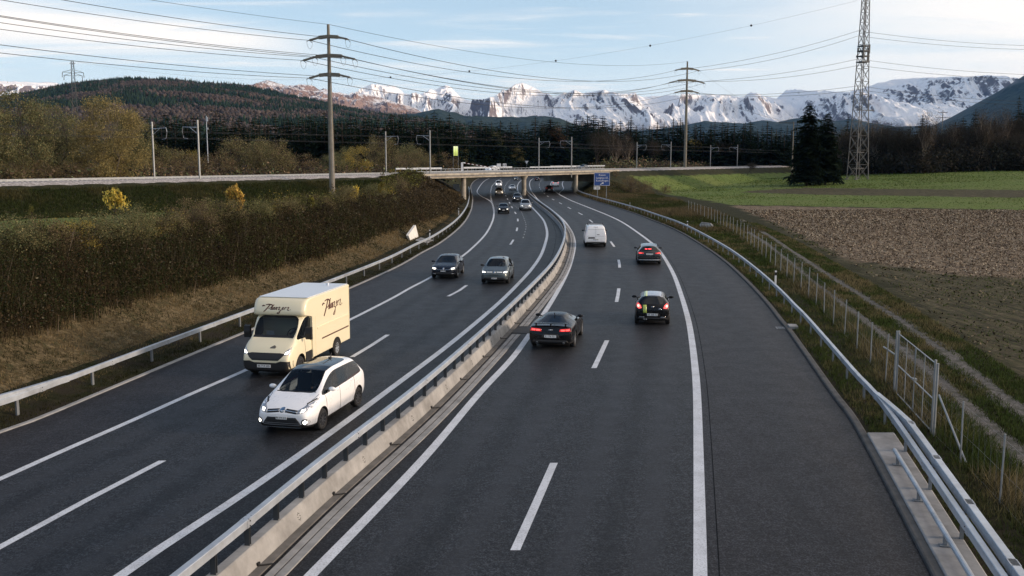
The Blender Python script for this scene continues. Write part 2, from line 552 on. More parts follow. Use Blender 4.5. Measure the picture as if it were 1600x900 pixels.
# ------------------------------------------------------------------ ground sheet
def ground_mat(name='grassland', zones=True):
    m, nt, p = new_mat(name); g = NT(m)
    big = g.noise(0.06, 4); mid = g.noise(0.7, 5, 0.6); fine = g.noise(7, 6, 0.75); vfine = g.noise(24, 3, 0.7)
    tuft = g.noise(2.2, 5, 0.7)
    base = g.ramp(mid, [(0.25, (0.0142, 0.0172, 0.0059)), (0.5, (0.0263, 0.0282, 0.0092)), (0.75, (0.0486, 0.0423, 0.0159))])
    base = g.mix(g.rng(fine, 0.40, 0.66, 0, 0.65), base, (0.0101, 0.0094, 0.0042))
    at = g.attr('zone'); z = g.sepxyz(at.outputs['Color']); za = at.outputs['Alpha']
    lush = g.ramp(tuft, [(0.25, (0.0612, 0.0986, 0.0221)), (0.5, (0.1054, 0.1598, 0.0340)), (0.8, (0.1870, 0.2295, 0.0578))])
    lush = g.mix(g.rng(big, 0.40, 0.62, 0, 0.5), lush, (0.1445, 0.1615, 0.0510))
    lush = g.mix(g.rng(fine, 0.42, 0.7, 0, 0.45), lush, (0.0306, 0.0476, 0.0136))
    dry = g.ramp(fine, [(0.28, (0.0270, 0.0210, 0.0120)), (0.48, (0.0780, 0.0600, 0.0315)), (0.75, (0.2250, 0.1725, 0.0930))])
    dry = g.mix(g.rng(tuft, 0.48, 0.68, 0, 0.75), dry, (0.0330, 0.0390, 0.0150))
    clod = g.noise(3.6, 6, 0.85); row = g.noise(0.9, 4, 0.7, stretch=(3.2, 0.25, 1), rot=0.62)
    tan = g.ramp(clod, [(0.33, (0.026, 0.018, 0.012)), (0.47, (0.105, 0.078, 0.054)), (0.58, (0.19, 0.145, 0.103)), (0.70, (0.45, 0.37, 0.28))])
    tan = g.mix(g.rng(row, 0.45, 0.62, 0, 0.35), tan, (0.0580, 0.0435, 0.0319))
    fr = g.ramp(row, [(0.36, (0.0160, 0.0128, 0.0096)), (0.50, (0.0640, 0.0512, 0.0336)), (0.66, (0.1200, 0.0960, 0.0576))])
    fr = g.mix(g.rng(clod, 0.44, 0.62, 0, 0.75), fr, (0.060, 0.074, 0.022))
    fr = g.mix(g.rng(vfine, 0.62, 0.72, 0, 0.5), fr, (0.2560, 0.2080, 0.1520))
    sp1 = g.noise(0.75, 4, 0.75, stretch=(1.5, .55, 1)); sp2 = g.noise(1.7, 3, 0.8)
    base = g.mix(g.rng(sp2, .50, .64, 0, .5), base, (.066, .060, .028)); base = g.mix(g.rng(sp1, .50, .60, 0, .5), base, (.012, .017, .006))
    tan = g.mix(g.rng(sp2, .50, .60, 0, .75), tan, (.38, .30, .205)); tan = g.mix(g.rng(sp1, .52, .60, 0, .6), tan, (.030, .022, .016))
    fr = g.mix(g.rng(sp2, .53, .64, 0, .5), fr, (.15, .125, .085)); fr = g.mix(g.rng(sp1, .50, .60, 0, .55), fr, (.016, .016, .008))
    lush = g.mix(g.rng(sp2, .50, .62, 0, .5), lush, (.17, .20, .065)); lush = g.mix(g.rng(sp1, .53, .62, 0, .5), lush, (.030, .044, .012))
    dry = g.mix(g.rng(sp2, .52, .62, 0, .5), dry, (.22, .17, .10))
    if not zones:
        dirt = g.mix(g.rng(mid, .40, .62), base, (.030, .025, .017)); g.col(dirt); p.inputs['Roughness'].default_value = 0.95; p.inputs['Specular IOR Level'].default_value = 0.1; g.bump(fine, .6, .06)
        return m
    c = g.mix(za, base, lush); c = g.mix(z[2], c, dry); c = g.mix(z[1], c, fr); c = g.mix(z[0], c, tan)
    g.col(c); p.inputs['Roughness'].default_value = 0.95; p.inputs['Specular IOR Level'].default_value = 0.12
    g.bump(g.math('ADD', fine, g.math('MULTIPLY', clod, 1.2)), 0.7, 0.10)
    return m
def axis(lo, mid0, mid1, hi, step, grow=1.10):
    a = list(np.arange(mid0, mid1, step))
    s = step; v = a[-1]
    while v < hi: s *= grow; v += s; a.append(v)
    s = step; v = a[0]; b = []
    while v > lo: s *= grow; v -= s; b.append(v)
    return np.array(b[::-1] + a)
ZONES = dict(
    tan=[(1145, 321), (1600, 329), (1750, 331), (1750, 450), (1600, 435), (1480, 428), (1330, 407), (1250, 365), (1190, 340)],
    furrow=[(1190, 341), (1250, 366), (1330, 408), (1480, 429), (1600, 436), (1900, 460), (1900, 900), (1780, 760), (1600, 596), (1500, 523), (1400, 452), (1330, 414), (1250, 376)],
    brown=[(1185, 297.5), (1260, 293.5), (1600, 297), (1900, 299), (1900, 312), (1600, 309), (1300, 304.5), (1150, 301)],
    lush=[(985, 276), (1240, 270), (1900, 255), (1900, 331), (1600, 328), (1145, 320), (1040, 303)])
def in_poly(px, py, poly):
    c = np.zeros(px.shape, bool); n = len(poly)
    for i in range(n):
        (x0, y0), (x1, y1) = poly[i], poly[(i + 1) % n]
        h = ((y0 > py) != (y1 > py)) & (px < (x1 - x0) * (py - y0) / ((y1 - y0) or 1e-9) + x0)
        c ^= h
    return c
def to_px(x, y, z):
    d = y * CP - (z - CAM_Z) * SP
    d = np.where(d > 0.5, d, 1e9)
    return 800 + 1500 * x / d, 450 - 1500 * (y * SP + (z - CAM_Z) * CP) / d
def zone_masks(x, y, z):
    dl, dr = road_dist(x, y)
    px, py = to_px(x, y, z)
    jx = (fbm(x * .5, y * .5, 3) - .5) * 6; jy = (fbm(x * .5 + 40, y * .5, 3) - .5) * 2.5
    onr = (dr > 4) & (y > 10) & (y < 420)
    R_ = {k: (in_poly(px + jx, py + jy, v) & onr).astype(float) for k, v in ZONES.items()}
    n = (x - P1[0]) * RN[0] + (y - P1[1]) * RN[1]
    dry = ((dl > 1.0) & (dl < 12.5) & (y < 230)).astype(float)
    bank = sstep(-13, -10, n) * (dl > 13)
    lush = np.maximum(R_['lush'], ((dl > 12.5) & (n < -11)).astype(float) * np.where((px < 250) & (py > 331), .9, .25))
    return np.stack([R_['tan'], np.maximum(R_['furrow'], R_['brown'] * 1.0), dry, lush], -1)
def build_ground():
    gx = axis(-26000, -75, 130, 26000, 1.3); gy = axis(-400, 0, 430, 26000, 1.5)
    X, Y = np.meshgrid(gx, gy); Z = Hgt(X, Y)
    nx, ny = len(gx), len(gy)
    me = bpy.data.meshes.new('ground')
    V = np.stack([X.ravel(), Y.ravel(), Z.ravel()], 1)
    i = np.arange(nx * ny).reshape(ny, nx)
    F = np.stack([i[:-1, :-1], i[:-1, 1:], i[1:, 1:], i[1:, :-1]], -1).reshape(-1, 4)
    set_mesh(me, V, F)
    ca = me.color_attributes.new('zone', 'FLOAT_COLOR', 'POINT')
    ca.data.foreach_set('color', zone_masks(V[:, 0], V[:, 1], V[:, 2]).astype(np.float32).ravel())
    me.materials.append(ground_mat())
    me.polygons.foreach_set('use_smooth', np.ones(len(F), bool))
    structure(link('ground', me))
def set_mesh(me, V, F):
    k = F.shape[1]
    me.vertices.add(len(V)); me.vertices.foreach_set('co', np.asarray(V, np.float32).ravel())
    me.loops.add(F.size); me.loops.foreach_set('vertex_index', np.asarray(F, np.int32).ravel())
    me.polygons.add(len(F)); me.polygons.foreach_set('loop_start', np.arange(0, F.size, k, dtype=np.int32))
    me.update(calc_edges=True); me.validate()
build_ground()

# ------------------------------------------------------------------ road
def yrows(a, b):
    out = [a]; 
    while out[-1] < b:
        out.append(out[-1] + (1.2 if out[-1] < 150 else 2.0))
    out[-1] = b
    return np.array(out)
def asphalt(name, tint, dark, uv=True):
    m, nt, p = new_mat(name); g = NT(m)
    pos = g.pos()
    grain = g.math('ADD', g.math('ADD', g.math('MULTIPLY', g.noise(24, 2, 0.8), .55), g.math('MULTIPLY', g.noise(9, 2, 0.8), .33)), g.math('MULTIPLY', g.noise(3.2, 2, 0.8), .12))
    mid = g.noise(1.1, 5, 0.65)
    streak = g.noise(1.0, 4, 0.6, stretch=(1.6, 0.05, 1), rot=-0.19)
    c = g.ramp(grain, [(0.42, tuple(t * 0.15 for t in tint)), (0.50, tint), (0.58, tuple(t * 3.2 for t in tint))])
    c = g.mix(g.rng(mid, 0.35, 0.7, 0, 0.18), c, dark)
    c = g.mix(g.rng(streak, 0.45, 0.7, 0, 0.35), c, tuple(d * 0.8 for d in dark))
    if uv:
        un = g.n('ShaderNodeUVMap', uv_map='lane'); ux = g.sepxyz(un.outputs[0])[0]
        ux = g.math('ADD', ux, g.math('MULTIPLY', g.math('SUBTRACT', mid, .5), .05))
        fr = g.math('SUBTRACT', g.math('FRACT', ux), .5)
        track = g.rng(g.math('ABSOLUTE', g.math('SUBTRACT', g.math('ABSOLUTE', fr), .22)), .13, .02)
        oil = g.rng(g.math('ABSOLUTE', fr), .11, .0)
        c = g.mix(g.math('MULTIPLY', track, .55), c, tuple(t * 1.65 for t in tint))
        c = g.mix(g.math('MULTIPLY', oil, .4), c, tuple(d * .6 for d in dark))
    spots = g.rng(g.noise(0.5, 6, 0.75), 0.68, 0.72)
    c = g.mix(g.math('MULTIPLY', spots, 0.4), c, tuple(d * 0.55 for d in dark))
    g.col(c)
    g.rough(g.rng(mid, 0.3, 0.7, 0.56, 0.62))
    p.inputs['Specular IOR Level'].default_value = 0.15
    p.inputs['Coat Weight'].default_value = 0.035; p.inputs['Coat Roughness'].default_value = 0.22; p.inputs['Coat IOR'].default_value = 1.4
    g.bump(grain, 0.35, 0.012)
    return m
M['asphalt'] = asphalt('lane_asphalt', (0.0196, 0.0212, 0.0248), (0.0140, 0.0152, 0.0180))
M['asphalt_sh'] = asphalt('shoulder_asphalt', (0.0180, 0.0178, 0.0208), (0.0122, 0.0121, 0.0142), False)
M['asphalt_dark'] = asphalt('median_asphalt', (0.014, 0.014, 0.016), (0.009, 0.009, 0.010), False)
def lane_uv(o):
    me = o.data; uv = me.uv_layers.new(name='lane')
    co = np.empty(len(me.vertices) * 3); me.vertices.foreach_get('co', co); co = co.reshape(-1, 3)
    vi = np.empty(len(me.loops), np.int32); me.loops.foreach_get('vertex_index', vi); x, y = co[vi, 0], co[vi, 1]
    e = [cL1(y), cLD(y), cL2(y), cR1(y), cRD(y), cR2(y)]
    u = np.full(len(x), -1.0)
    fid = np.repeat(np.arange(len(me.polygons)), 4); mi = np.empty(len(me.polygons), np.int32); me.polygons.foreach_get('material_index', mi)
    xm = np.bincount(fid, x)[fid] / 4; mi = mi[fid]
    left = xm < cMW(y)
    a = np.where(left, e[0], e[3]); b = np.where(left, e[1], e[4]); c = np.where(left, e[2], e[5])
    u = np.where(x <= b, (x - a) / (b - a), 1 + (x - b) / (c - b))
    out = np.stack([u, y / 10], 1).astype(np.float32); uv.data.foreach_set('uv', out.ravel())
def strip(mb, ca, da, cb, db, ys, z, mi=0):
    mb.sweep([[(float(ca.off(y, da)), y, z), (float(cb.off(y, db)), y, z)] for y in ys], mi=mi)
def build_road():
    ys = yrows(-40, 560)
    mb = MB()
    def zone(a, b, z, mi): strip(mb, a, 0, b, 0, ys, z, mi)
    zone(cLE, cL1, 0.0, 1); zone(cL1, cLD, 0.0, 0); zone(cLD, cL2, 0.0, 0); zone(cL2, cR1, 0.0, 2); zone(cR1, cRD, 0.0, 0); zone(cRD, cR2, 0.0, 0); zone(cR2, cRE, 0.0, 1)
    lane_uv(mb.build('road', [M['asphalt'], M['asphalt_sh'], M['asphalt_dark']], smooth=False)); structure(bpy.data.objects['road'])
    # painted lines
    mk = MB()
    def line(c, w, a, b):
        strip(mk, c, -w / 2, c, w / 2, yrows(a, b), 0.006)
    yL = cL1b.y0
    line(cL1, 0.22, -40, 420); line(cL2, 0.26, -40, 420); line(cR1, 0.26, -40, 420); line(cR2, 0.27, -40, 420)
    line(cR2b, 0.25, cR2b.y0, 420)
    def dashes(c, w, starts, ln, mi=0):
        for s in starts:
            n = max(3, int(ln / 1.5))
            strip(mk, c, -w / 2, c, w / 2, np.linspace(s, s + ln, n), 0.006, mi)
    y0 = float(flat(805, 860)[1])
    dashes(cRD, 0.20, [y0 + 17.3 * k for k in range(-3, 22)], 5.7)
    y0 = float(flat(550, 558)[1])
    yb = float(flat(254, 720)[1]); yc = float(flat(700, 463)[1])
    dashes(cLD, 0.20, [yb - 5.9 - 18 * k for k in range(3)], 5.9); dashes(cLD, 0.20, [y0, yc], 5.0); dashes(cLD, 0.20, [yc + 17.3 * k for k in range(1, 20)], 5.6)
    dashes(cL1b, 0.30, np.arange(cL1b.y0, 420, 5.5), 2.6)
    # a run of older, thinner dashes beside the lane line
    co = Curve([(801.7, 319.6), (812, 327.5), (815, 332), (820.7, 346.7), (822, 354), (820.7, 361), (817.3, 372)])
    dashes(co, 0.10, np.arange(co.y0, co.y1, 4.0), 1.6, 1)
    sm = MB()
    for c, d, w in ((cR2, .36, .022), (cL2, .95, .03)):
        strip(sm, c, d - w / 2, c, d + w / 2, yrows(-30, 200), 0.004)
    structure(sm.build('road_seam', plain('joint_sealant', (.010, .011, .013), .95, 0, .05)))
    structure(mk.build('road_marking', [M['marking'], M['old_marking']]))
    # kerbs
    for c, s in ((cLE, -1), (cRE, 1)):
        rows = []; kb = MB()
        for y in yrows(-40, 420):
            h = 0.035 if s < 0 else 0.10
            a = [(float(c.off(y, s * d)), y, z) for d, z in ((-0.02, -0.05), (-0.02, h - 0.02), (0.02, h), (0.16, h), (0.20, h - .02), (0.20, -0.1))]
            rows.append(a)
        kb.sweep(rows)
        structure(kb.build('kerb', M['concrete_grey'] if s < 0 else worn('dark_kerb', (0.075, 0.073, 0.072), .35, 2.5, .9, 0, .3)))
    # verges: strips that follow the kerbs and run into the ground sheet
    vb = MB()
    for c, s in ((cLE, -1), (cRE, 1)):
        rows = []
        for y in yrows(-40, 420):
            rr = []
            for d in (0.20, 0.5, 0.9, 1.5, 2.2, 2.8):
                x = float(c.off(y, s * d)); z = H1(x, y) + (0.05 if d < 2.5 else -0.06)
                rr.append((x, y, max(z, 0.03 + 0.02 * d) if d < 2.5 else z))
            rows.append(rr)
        vb.sweep(rows)
    structure(vb.build('verge', ground_mat('rough_verge', False), smooth=True))
build_road()

def build_track():
    ys = yrows(6, 150)
    cA = Curve([(1630, 742), (1595, 713), (1527, 652), (1478, 605), (1380, 524), (1340, 495), (1280, 450), (1240, 418), (1200, 384), (1150, 352), (1120, 338)])
    cB = Curve([(1640, 676), (1598, 644), (1551, 608), (1502, 571), (1453, 534), (1404, 500), (1350, 464), (1293, 430), (1243, 398), (1200, 368), (1150, 341), (1122, 331)])
    mb = MB()
    for c, w, s_ in ((cA, .34, 1.3), (cB, .30, 7.7)):
        rows = []
        for y in yrows(3, 128):
            k = w * (0.75 + 0.6 * float(fbm(np.array([y * .7 + s_]), np.array([s_]), 3)[0])); o = (float(fbm(np.array([y * .25]), np.array([s_ * 3]), 3)[0]) - .5) * .5
            rr = []
            for d in (-k - .25, -k, -.3 * k, .3 * k, k, k + .25):
                x = float(c.off(y, d + o)); e = abs(d) > k + .1
                rr.append((x, y, H1(x, y) + (-.02 if e else .035)))
            rows.append(rr)
        mb.sweep(rows)
    m, nt, p = new_mat('gravel_track'); g = NT(m)
    n = g.noise(11, 6, .8); t = g.noise(1.6, 5, .7)
    c = g.ramp(n, [(.3, (.035, .031, .027)), (.5, (.088, .080, .072)), (.72, (.24, .225, .21))])
    g.col(g.mix(g.rng(t, .46, .62, 0, .8), c, (.022, .026, .010))); p.inputs['Roughness'].default_value = .95
    g.bump(n, .6, .04)
    structure(mb.build('farm_track', m, smooth=True))
build_track()
# ------------------------------------------------------------------ barriers and rails
def box_rail(mb, pts, w, h, mi=0):
    """hollow-looking box beam along points (top centre line)"""
    rows = []
    for i, p in enumerate(pts):
        a = pts[max(i - 1, 0)]; b = pts[min(i + 1, len(pts) - 1)]
        d = Vector((b[0] - a[0], b[1] - a[1], 0)).normalized(); r = Vector((d.y, -d.x, 0))
        p = Vector(p)
        rows.append([p - r * (w / 2), p - r * (w / 2 - .012) + Vector((0, 0, .012)), p + r * (w / 2 - .012) + Vector((0, 0, .012)), p + r * (w / 2),
                     p + r * (w / 2) - Vector((0, 0, h)), p - r * (w / 2) - Vector((0, 0, h))])
    mb.sweep(rows, closed=True, mi=mi)
def build_median():
    th = thing('median_barrier', 'long concrete median wall topped by a steel box rail on dark posts', 'crash barrier', (float(cMW(20)), 20, 0))
    o = Vector(th.location)
    ys = yrows(-20, 300)
    # wall: foot on cMW, tapered section
    mb = MB()
    prof = [(-0.50, -0.05), (-0.48, 0.06), (-0.37, 0.40), (-0.34, 0.43), (-0.14, 0.43), (-0.11, 0.40), (0.0, 0.06), (0.0, -0.05)]
    mb.sweep([[Vector((float(cMW.off(y, d)), y, z)) - o for d, z in prof] for y in ys], closed=True)
    mb.build('concrete_wall', M['concrete'], th)
    mb = MB(); mb.sweep([[Vector((float(cMW.off(y, d)), y, z)) - o for d, z in ((.004, -.05), (.004, .045), (.19, .035), (.20, -.05))] for y in ys], closed=True); mb.build('footing', worn('shaded_footing', (.11, .105, .10), .35, 2.0, .9), th)  # ledge coloured dark: the shade at the wall's foot is in its colour
    rb = MB()
    box_rail(rb, [Vector((float(cMW.off(y, -0.24)), y, 0.97)) - o for y in ys], 0.155, 0.15)
    # joint sleeves and bolts along the beam
    for y in np.arange(-18, 120, 6.0):
        h = cMW.head(y)
        c = Vector((float(cMW.off(y, -0.24)), y, 0.895)) - o
        rb.box(c, (0.165, 0.34, 0.160), -h)
        for k in (-1, 1):
            for j in (-.05, .05):
                rb.box(c + Vector((0.084, k * .09, j)), (0.014, .022, .022), -h, mi=1)
                rb.box(c + Vector((j, k * .09, .083)), (.022, .022, .012), -h, mi=1)
    rb.build('rail', [M['galv'], M['darksteel']], th)
    # dark I-posts between wall and beam
    def post(mb, y):
        h = cMW.head(y); c = Vector((float(cMW.off(y, -0.24)), y, 0.62)) - o
        mb.box(c + Vector((0, -.045, 0)), (0.11, 0.012, 0.40), -h); mb.box(c + Vector((0, .045, 0)), (0.11, 0.012, 0.40), -h)
        mb.box(c, (0.014, 0.088, 0.40), -h)
    yp = np.arange(10.0, 290, 1.33)
    for y in yp[:96]:
        b = MB(); post(b, y); b.build('post', M['post'], th)
    b = MB()
    for y in list(yp[96:]) + list(np.arange(-18, 10, 1.33)): post(b, y)
    b.build('post', M['post'], th)['kind'] = 'stuff'
    # bolt clusters and straps on the wall's road face
    sb = MB()
    for k, y in enumerate(np.arange(8.0, 90, 4.0)):
        h = cMW.head(y)
        for j in range(8):
            a = j / 8 * 2 * math.pi
            z = 0.23 + 0.075 * math.sin(a); yy = y + 0.055 * math.cos(a)
            d = -0.11 + (0.40 - z) / 0.34 * 0.11
            sb.box(Vector((float(cMW.off(yy, d + .004)), yy, z)) - o, (.014, .016, .016), -h)
        y2 = y + 1.9
        sb.box(Vector((float(cMW.off(y2, 0.12)), y2, 0.055)) - o, (0.30, .035, .02), -h + 0.5)
        sb.box(Vector((float(cMW.off(y2, 0.0)), y2 - .05, 0.09)) - o, (0.04, .09, .06), -h)
    sb.build('fixing_bolt', M['black'], th)['kind'] = 'stuff'
    # slotted drain beside the wall, in two runs
    db = MB()
    yg = float(flat(812, 517)[1])
    for a, b in ((-20, yg - 1.0), (yg + 1.2, 150)):
        rr = yrows(a, b)
        for d0, d1 in ((0.30, 0.46), (0.50, 0.68)):
            db.sweep([[Vector((float(cMW.off(y, d)), y, z)) for d, z in ((d0, -.02), (d0, .03), (d1, .03), (d1, -.02))] for y in rr], closed=True)
    for y in np.arange(yg + 6, 130, 2.2):
        db.box((float(cMW.off(y, 0.49)), y, .036), (0.07, .25, .016), -cMW.head(y), mi=1)
    ob = db.build('slotted_drain', [M['concrete_grey'], M['black']])
    tag(ob, 'pale slotted drain channel in the asphalt beside the median wall', 'drain')
    # dark crossing patch between the drain runs and a cover
    pb = MB(); h = -cMW.head(yg)
    pb.box((float(cMW.off(yg, 0.62)), yg, .010), (1.0, 1.3, .012), h)
    structure(pb.build('road_patch', plain('dark_patch', (0.016, 0.014, 0.014), 0.7)))
build_median()

def guardrail(label, curve, off, a, b, step, top, double=None):
    th = thing('guardrail', label, 'guardrail', (float(curve.off(a, off)), a, 0))
    o = Vector(th.location)
    P = lambda y, d, z: Vector((float(curve.off(y, d)), y, z)) - o
    s = 1 if off > 0 else -1
    rb = MB()
    ys = yrows(a, b)
    box_rail(rb, [P(y, off, top) for y in ys], 0.13, 0.155)
    for y in np.arange(a + 2, min(b, 90), 4.0):
        rb.box(P(y, off, top - .085), (0.140, 0.24, 0.166), -curve.head(y))
        for j in (-.05, .05):
            for k in (-.07, .07):
                rb.box(P(y, off, top - .085) + Vector((-s * .073, k, j)), (.012, .02, .02), -curve.head(y), mi=1)
    rb.build('rail', [M['galv'], M['darksteel']], th)
    yp = np.arange(a + 1, b, step)
    for y in yp[:98]:
        q = MB(); z0 = -0.1
        q.box(P(y, off + s * .12, (top + z0) / 2 - .03), (0.06, 0.11, top - z0 - .1), -curve.head(y))
        q.box(P(y, off + s * .06, top - .10), (0.14, 0.05, 0.05), -curve.head(y))
        q.build('post', M['galv_dark'], th)
    if double:
        yA, dx_, rise = double
        r2 = MB()
        box_rail(r2, [P(y, off + s * dx_ * min(1, max(0.0, (yA - y) / 3.5)), top + 0.02 + rise * min(1, max(0.0, (yA - y) / 3.5))) for y in yrows(a, yA)], 0.16, 0.19)
        for y in np.arange(a + 1, yA - 3, 3.0):
            r2.box(P(y, off + s * dx_, top + .02 + rise - .09), (0.172, 0.30, 0.204), -curve.head(y))
            r2.box(P(y, off + s * dx_ / 2, top - .2), (dx_, .05, .08), -curve.head(y), mi=1)
        r2.build('upper_rail', [M['galv'], M['galv_dark']], th)
    return th, P
ySplitR = float(flat(1352, 668)[1])
gR, PR = guardrail('silver box-beam guardrail along the right shoulder, doubled near the bridge', cRE, 0.78, -12, 262, 3.0, 0.80, double=(ySplitR + 1.0, 0.235, 0.10))
ySplitL = float(flat(112, 622)[1])
gL, PL = guardrail('silver box-beam guardrail below the brown grass slope on the left', cLE, -0.72, -12, 262, 4.0, 0.74, double=(ySplitL, 0.10, 0.12))
# plinth with a low tube rail under the doubled guardrail
def build_plinth():
    th = thing('barrier_plinth', 'grey concrete plinth with low tube rail under the doubled guardrail', 'plinth', (float(cRE(15)), 15, 0))
    o = Vector(th.location)
    mb = MB(); ya = ySplitR - 1.0
    mb.sweep([[Vector((float(cRE.off(y, d)), y, z)) - o for d, z in ((0.17, 0), (0.18, .125), (0.21, .14), (0.92, .14), (0.95, .12), (0.95, 0))] for y in yrows(-12, ya)], closed=True)
    mb.build('slab', M['concrete_grey'], th)
    tb = MB()
    yb = ya - 2.6
    tb.tube([Vector((float(cRE.off(y, 0.46)), y, 0.42)) - o for y in yrows(-12, yb)] , 0.055, 10)
    for y in np.arange(-10, yb, 2.6):
        c = Vector((float(cRE.off(y, 0.50)), y, 0.16)) - o
        tb.box(c, (0.28, 0.16, 0.02), -cRE.head(y), mi=1)
        tb.box(c + Vector((-.03, 0, .13)), (0.07, 0.07, 0.26), -cRE.head(y), mi=1)
    tb.build('tube_rail', [M['galv'], M['galv_dark']], th, smooth=False)
build_plinth()

# gully inlet set in the right kerb
q = flat(1222, 513)
gi = MB(); h = -cRE.head(q[1])
gx0 = float(cRE(q[1]))
gi.box((gx0 - .18, q[1], .012), (0.50, 0.62, .016), h)
gi.box((gx0 - .18, q[1], .0215), (0.36, 0.44, .012), h, mi=1)
for k in range(4):
    gi.box((gx0 - .30 + .08 * k, q[1], .03), (0.03, 0.46, .012), h, mi=2)
gi.box((gx0 + .32, q[1] - .1, .10), (0.40, 0.75, .14), h)
tag(gi.build('gully_grate', [M['concrete_grey'], M['black'], M['galv_dark']]), 'small iron gully grate set into the right kerb', 'drain grate')

# reflector posts
def delineator(label, p, group='white reflector posts along the motorway'):
    th = thing('reflector_post', label, 'reflector post', p, 0, group)
    b = MB(); b.prism([(-.06, 0), (.06, 0), (.05, .05), (-.05, .05)], 0, .72, 'Z')
    b.prism([(-.06, 0), (.06, 0), (.05, .05), (-.05, .05)], .92, 1.02, 'Z'); b.build('post', M['white_plastic'], th)
    b = MB(); b.prism([(-.061, -.001), (.061, -.001), (.051, .051), (-.051, .051)], .72, .92, 'Z'); b.build('band', M['black'], th)
    return th
y = float(flat(1200, 449)[1]); delineator('white reflector post with black band nearest on the right verge', (float(cRE.off(y, 1.5)), y, 0.03))
y = float(flat(1067, 360)[1]); delineator('white reflector post on the right verge beside the grey culvert wall', (float(cRE.off(y, 1.3)), y, 0.03))
y = float(flat(990, 327)[1]); delineator('white reflector post on the right verge, short of the blue sign', (float(cRE.off(y, 1.4)), y, 0.03))
y = float(flat(686, 377)[1]); delineator('white reflector post behind the left guardrail beside the white slab', (float(cLE.off(y, -1.3)), y, 0.1))
y = float(flat(722, 338)[1]); delineator('white reflector post behind the left guardrail near the bridge pier', (float(cLE.off(y, -1.4)), y, 0.1))

# drainage headwall on the left slope with its concrete apron
def build_headwalls():
    a = hit(642, 376); b = hit(664, 366)
    th = thing('culvert_headwall', 'white slanted concrete slab on the left grass slope with grey apron', 'headwall', (a.x, a.y, a.z))
    d = Vector((b.x - a.x, b.y - a.y, 0)).normalized(); L = 4.4
    nrm = Vector((d.y, -d.x, 0))
    ang = math.atan2(d.y, d.x)
    mb = MB()
    pr = [(0, -.3), (L, -.3), (L + .1, 1.15), (0.0, 0.62), (-.55, .50)]
    vs = [d * u + Vector((0, 0, w)) - nrm * 0.25 * w for u, w in pr]
    vs += [v - nrm * 0.22 for v in vs]
    n = len(pr)
    mb.add(vs, [tuple(range(n)), tuple(range(2 * n - 1, n - 1, -1))] + [(i, (i + 1) % n, (i + 1) % n + n, i + n) for i in range(n)])
    mb.build('slab', M['white_conc'], th)
    ap = MB()
    for u in (0.6, 2.5):
        rows = []
        for k in range(14):
            rr = []
            for uu in (u, u + 1.5):
                c = d * uu + nrm * (0.3 + 0.3 * k); w = Vector(th.location) + c
                if road_dist(np.array([w.x]), np.array([w.y]))[0][0] < .95: continue
                rr.append(Vector((c.x, c.y, max(H1(w.x, w.y), 0.02) - th.location.z + 0.09)))
            if len(rr) < 2: break
            rows.append([rr[0] - Vector((0, 0, .2)), rr[0], rr[1], rr[1] - Vector((0, 0, .2))])
        if len(rows) > 1: ap.sweep(rows, closed=True)
    ap.build('apron', M['concrete_grey'], th)
    p = hit(1103, 357)
    t2 = thing('culvert_wall', 'small ribbed grey concrete culvert wall on the right verge by the fence', 'headwall', (p.x, p.y, p.z), R(-28))
    mb = MB(); mb.prism([(-.75, -.3), (.75, -.3), (.8, .40), (.5, .62), (-.55, .72), (-.8, .4)], 0, .18, 'Y'); mb.build('wall', M['concrete_grey'], t2)
    rb = MB()
    for k in range(8): rb.box((-.62 + .18 * k, -.03, .2), (.06, .05, .6))
    rb.build('rib', M['white_conc'], t2)['kind'] = 'stuff'
build_headwalls()
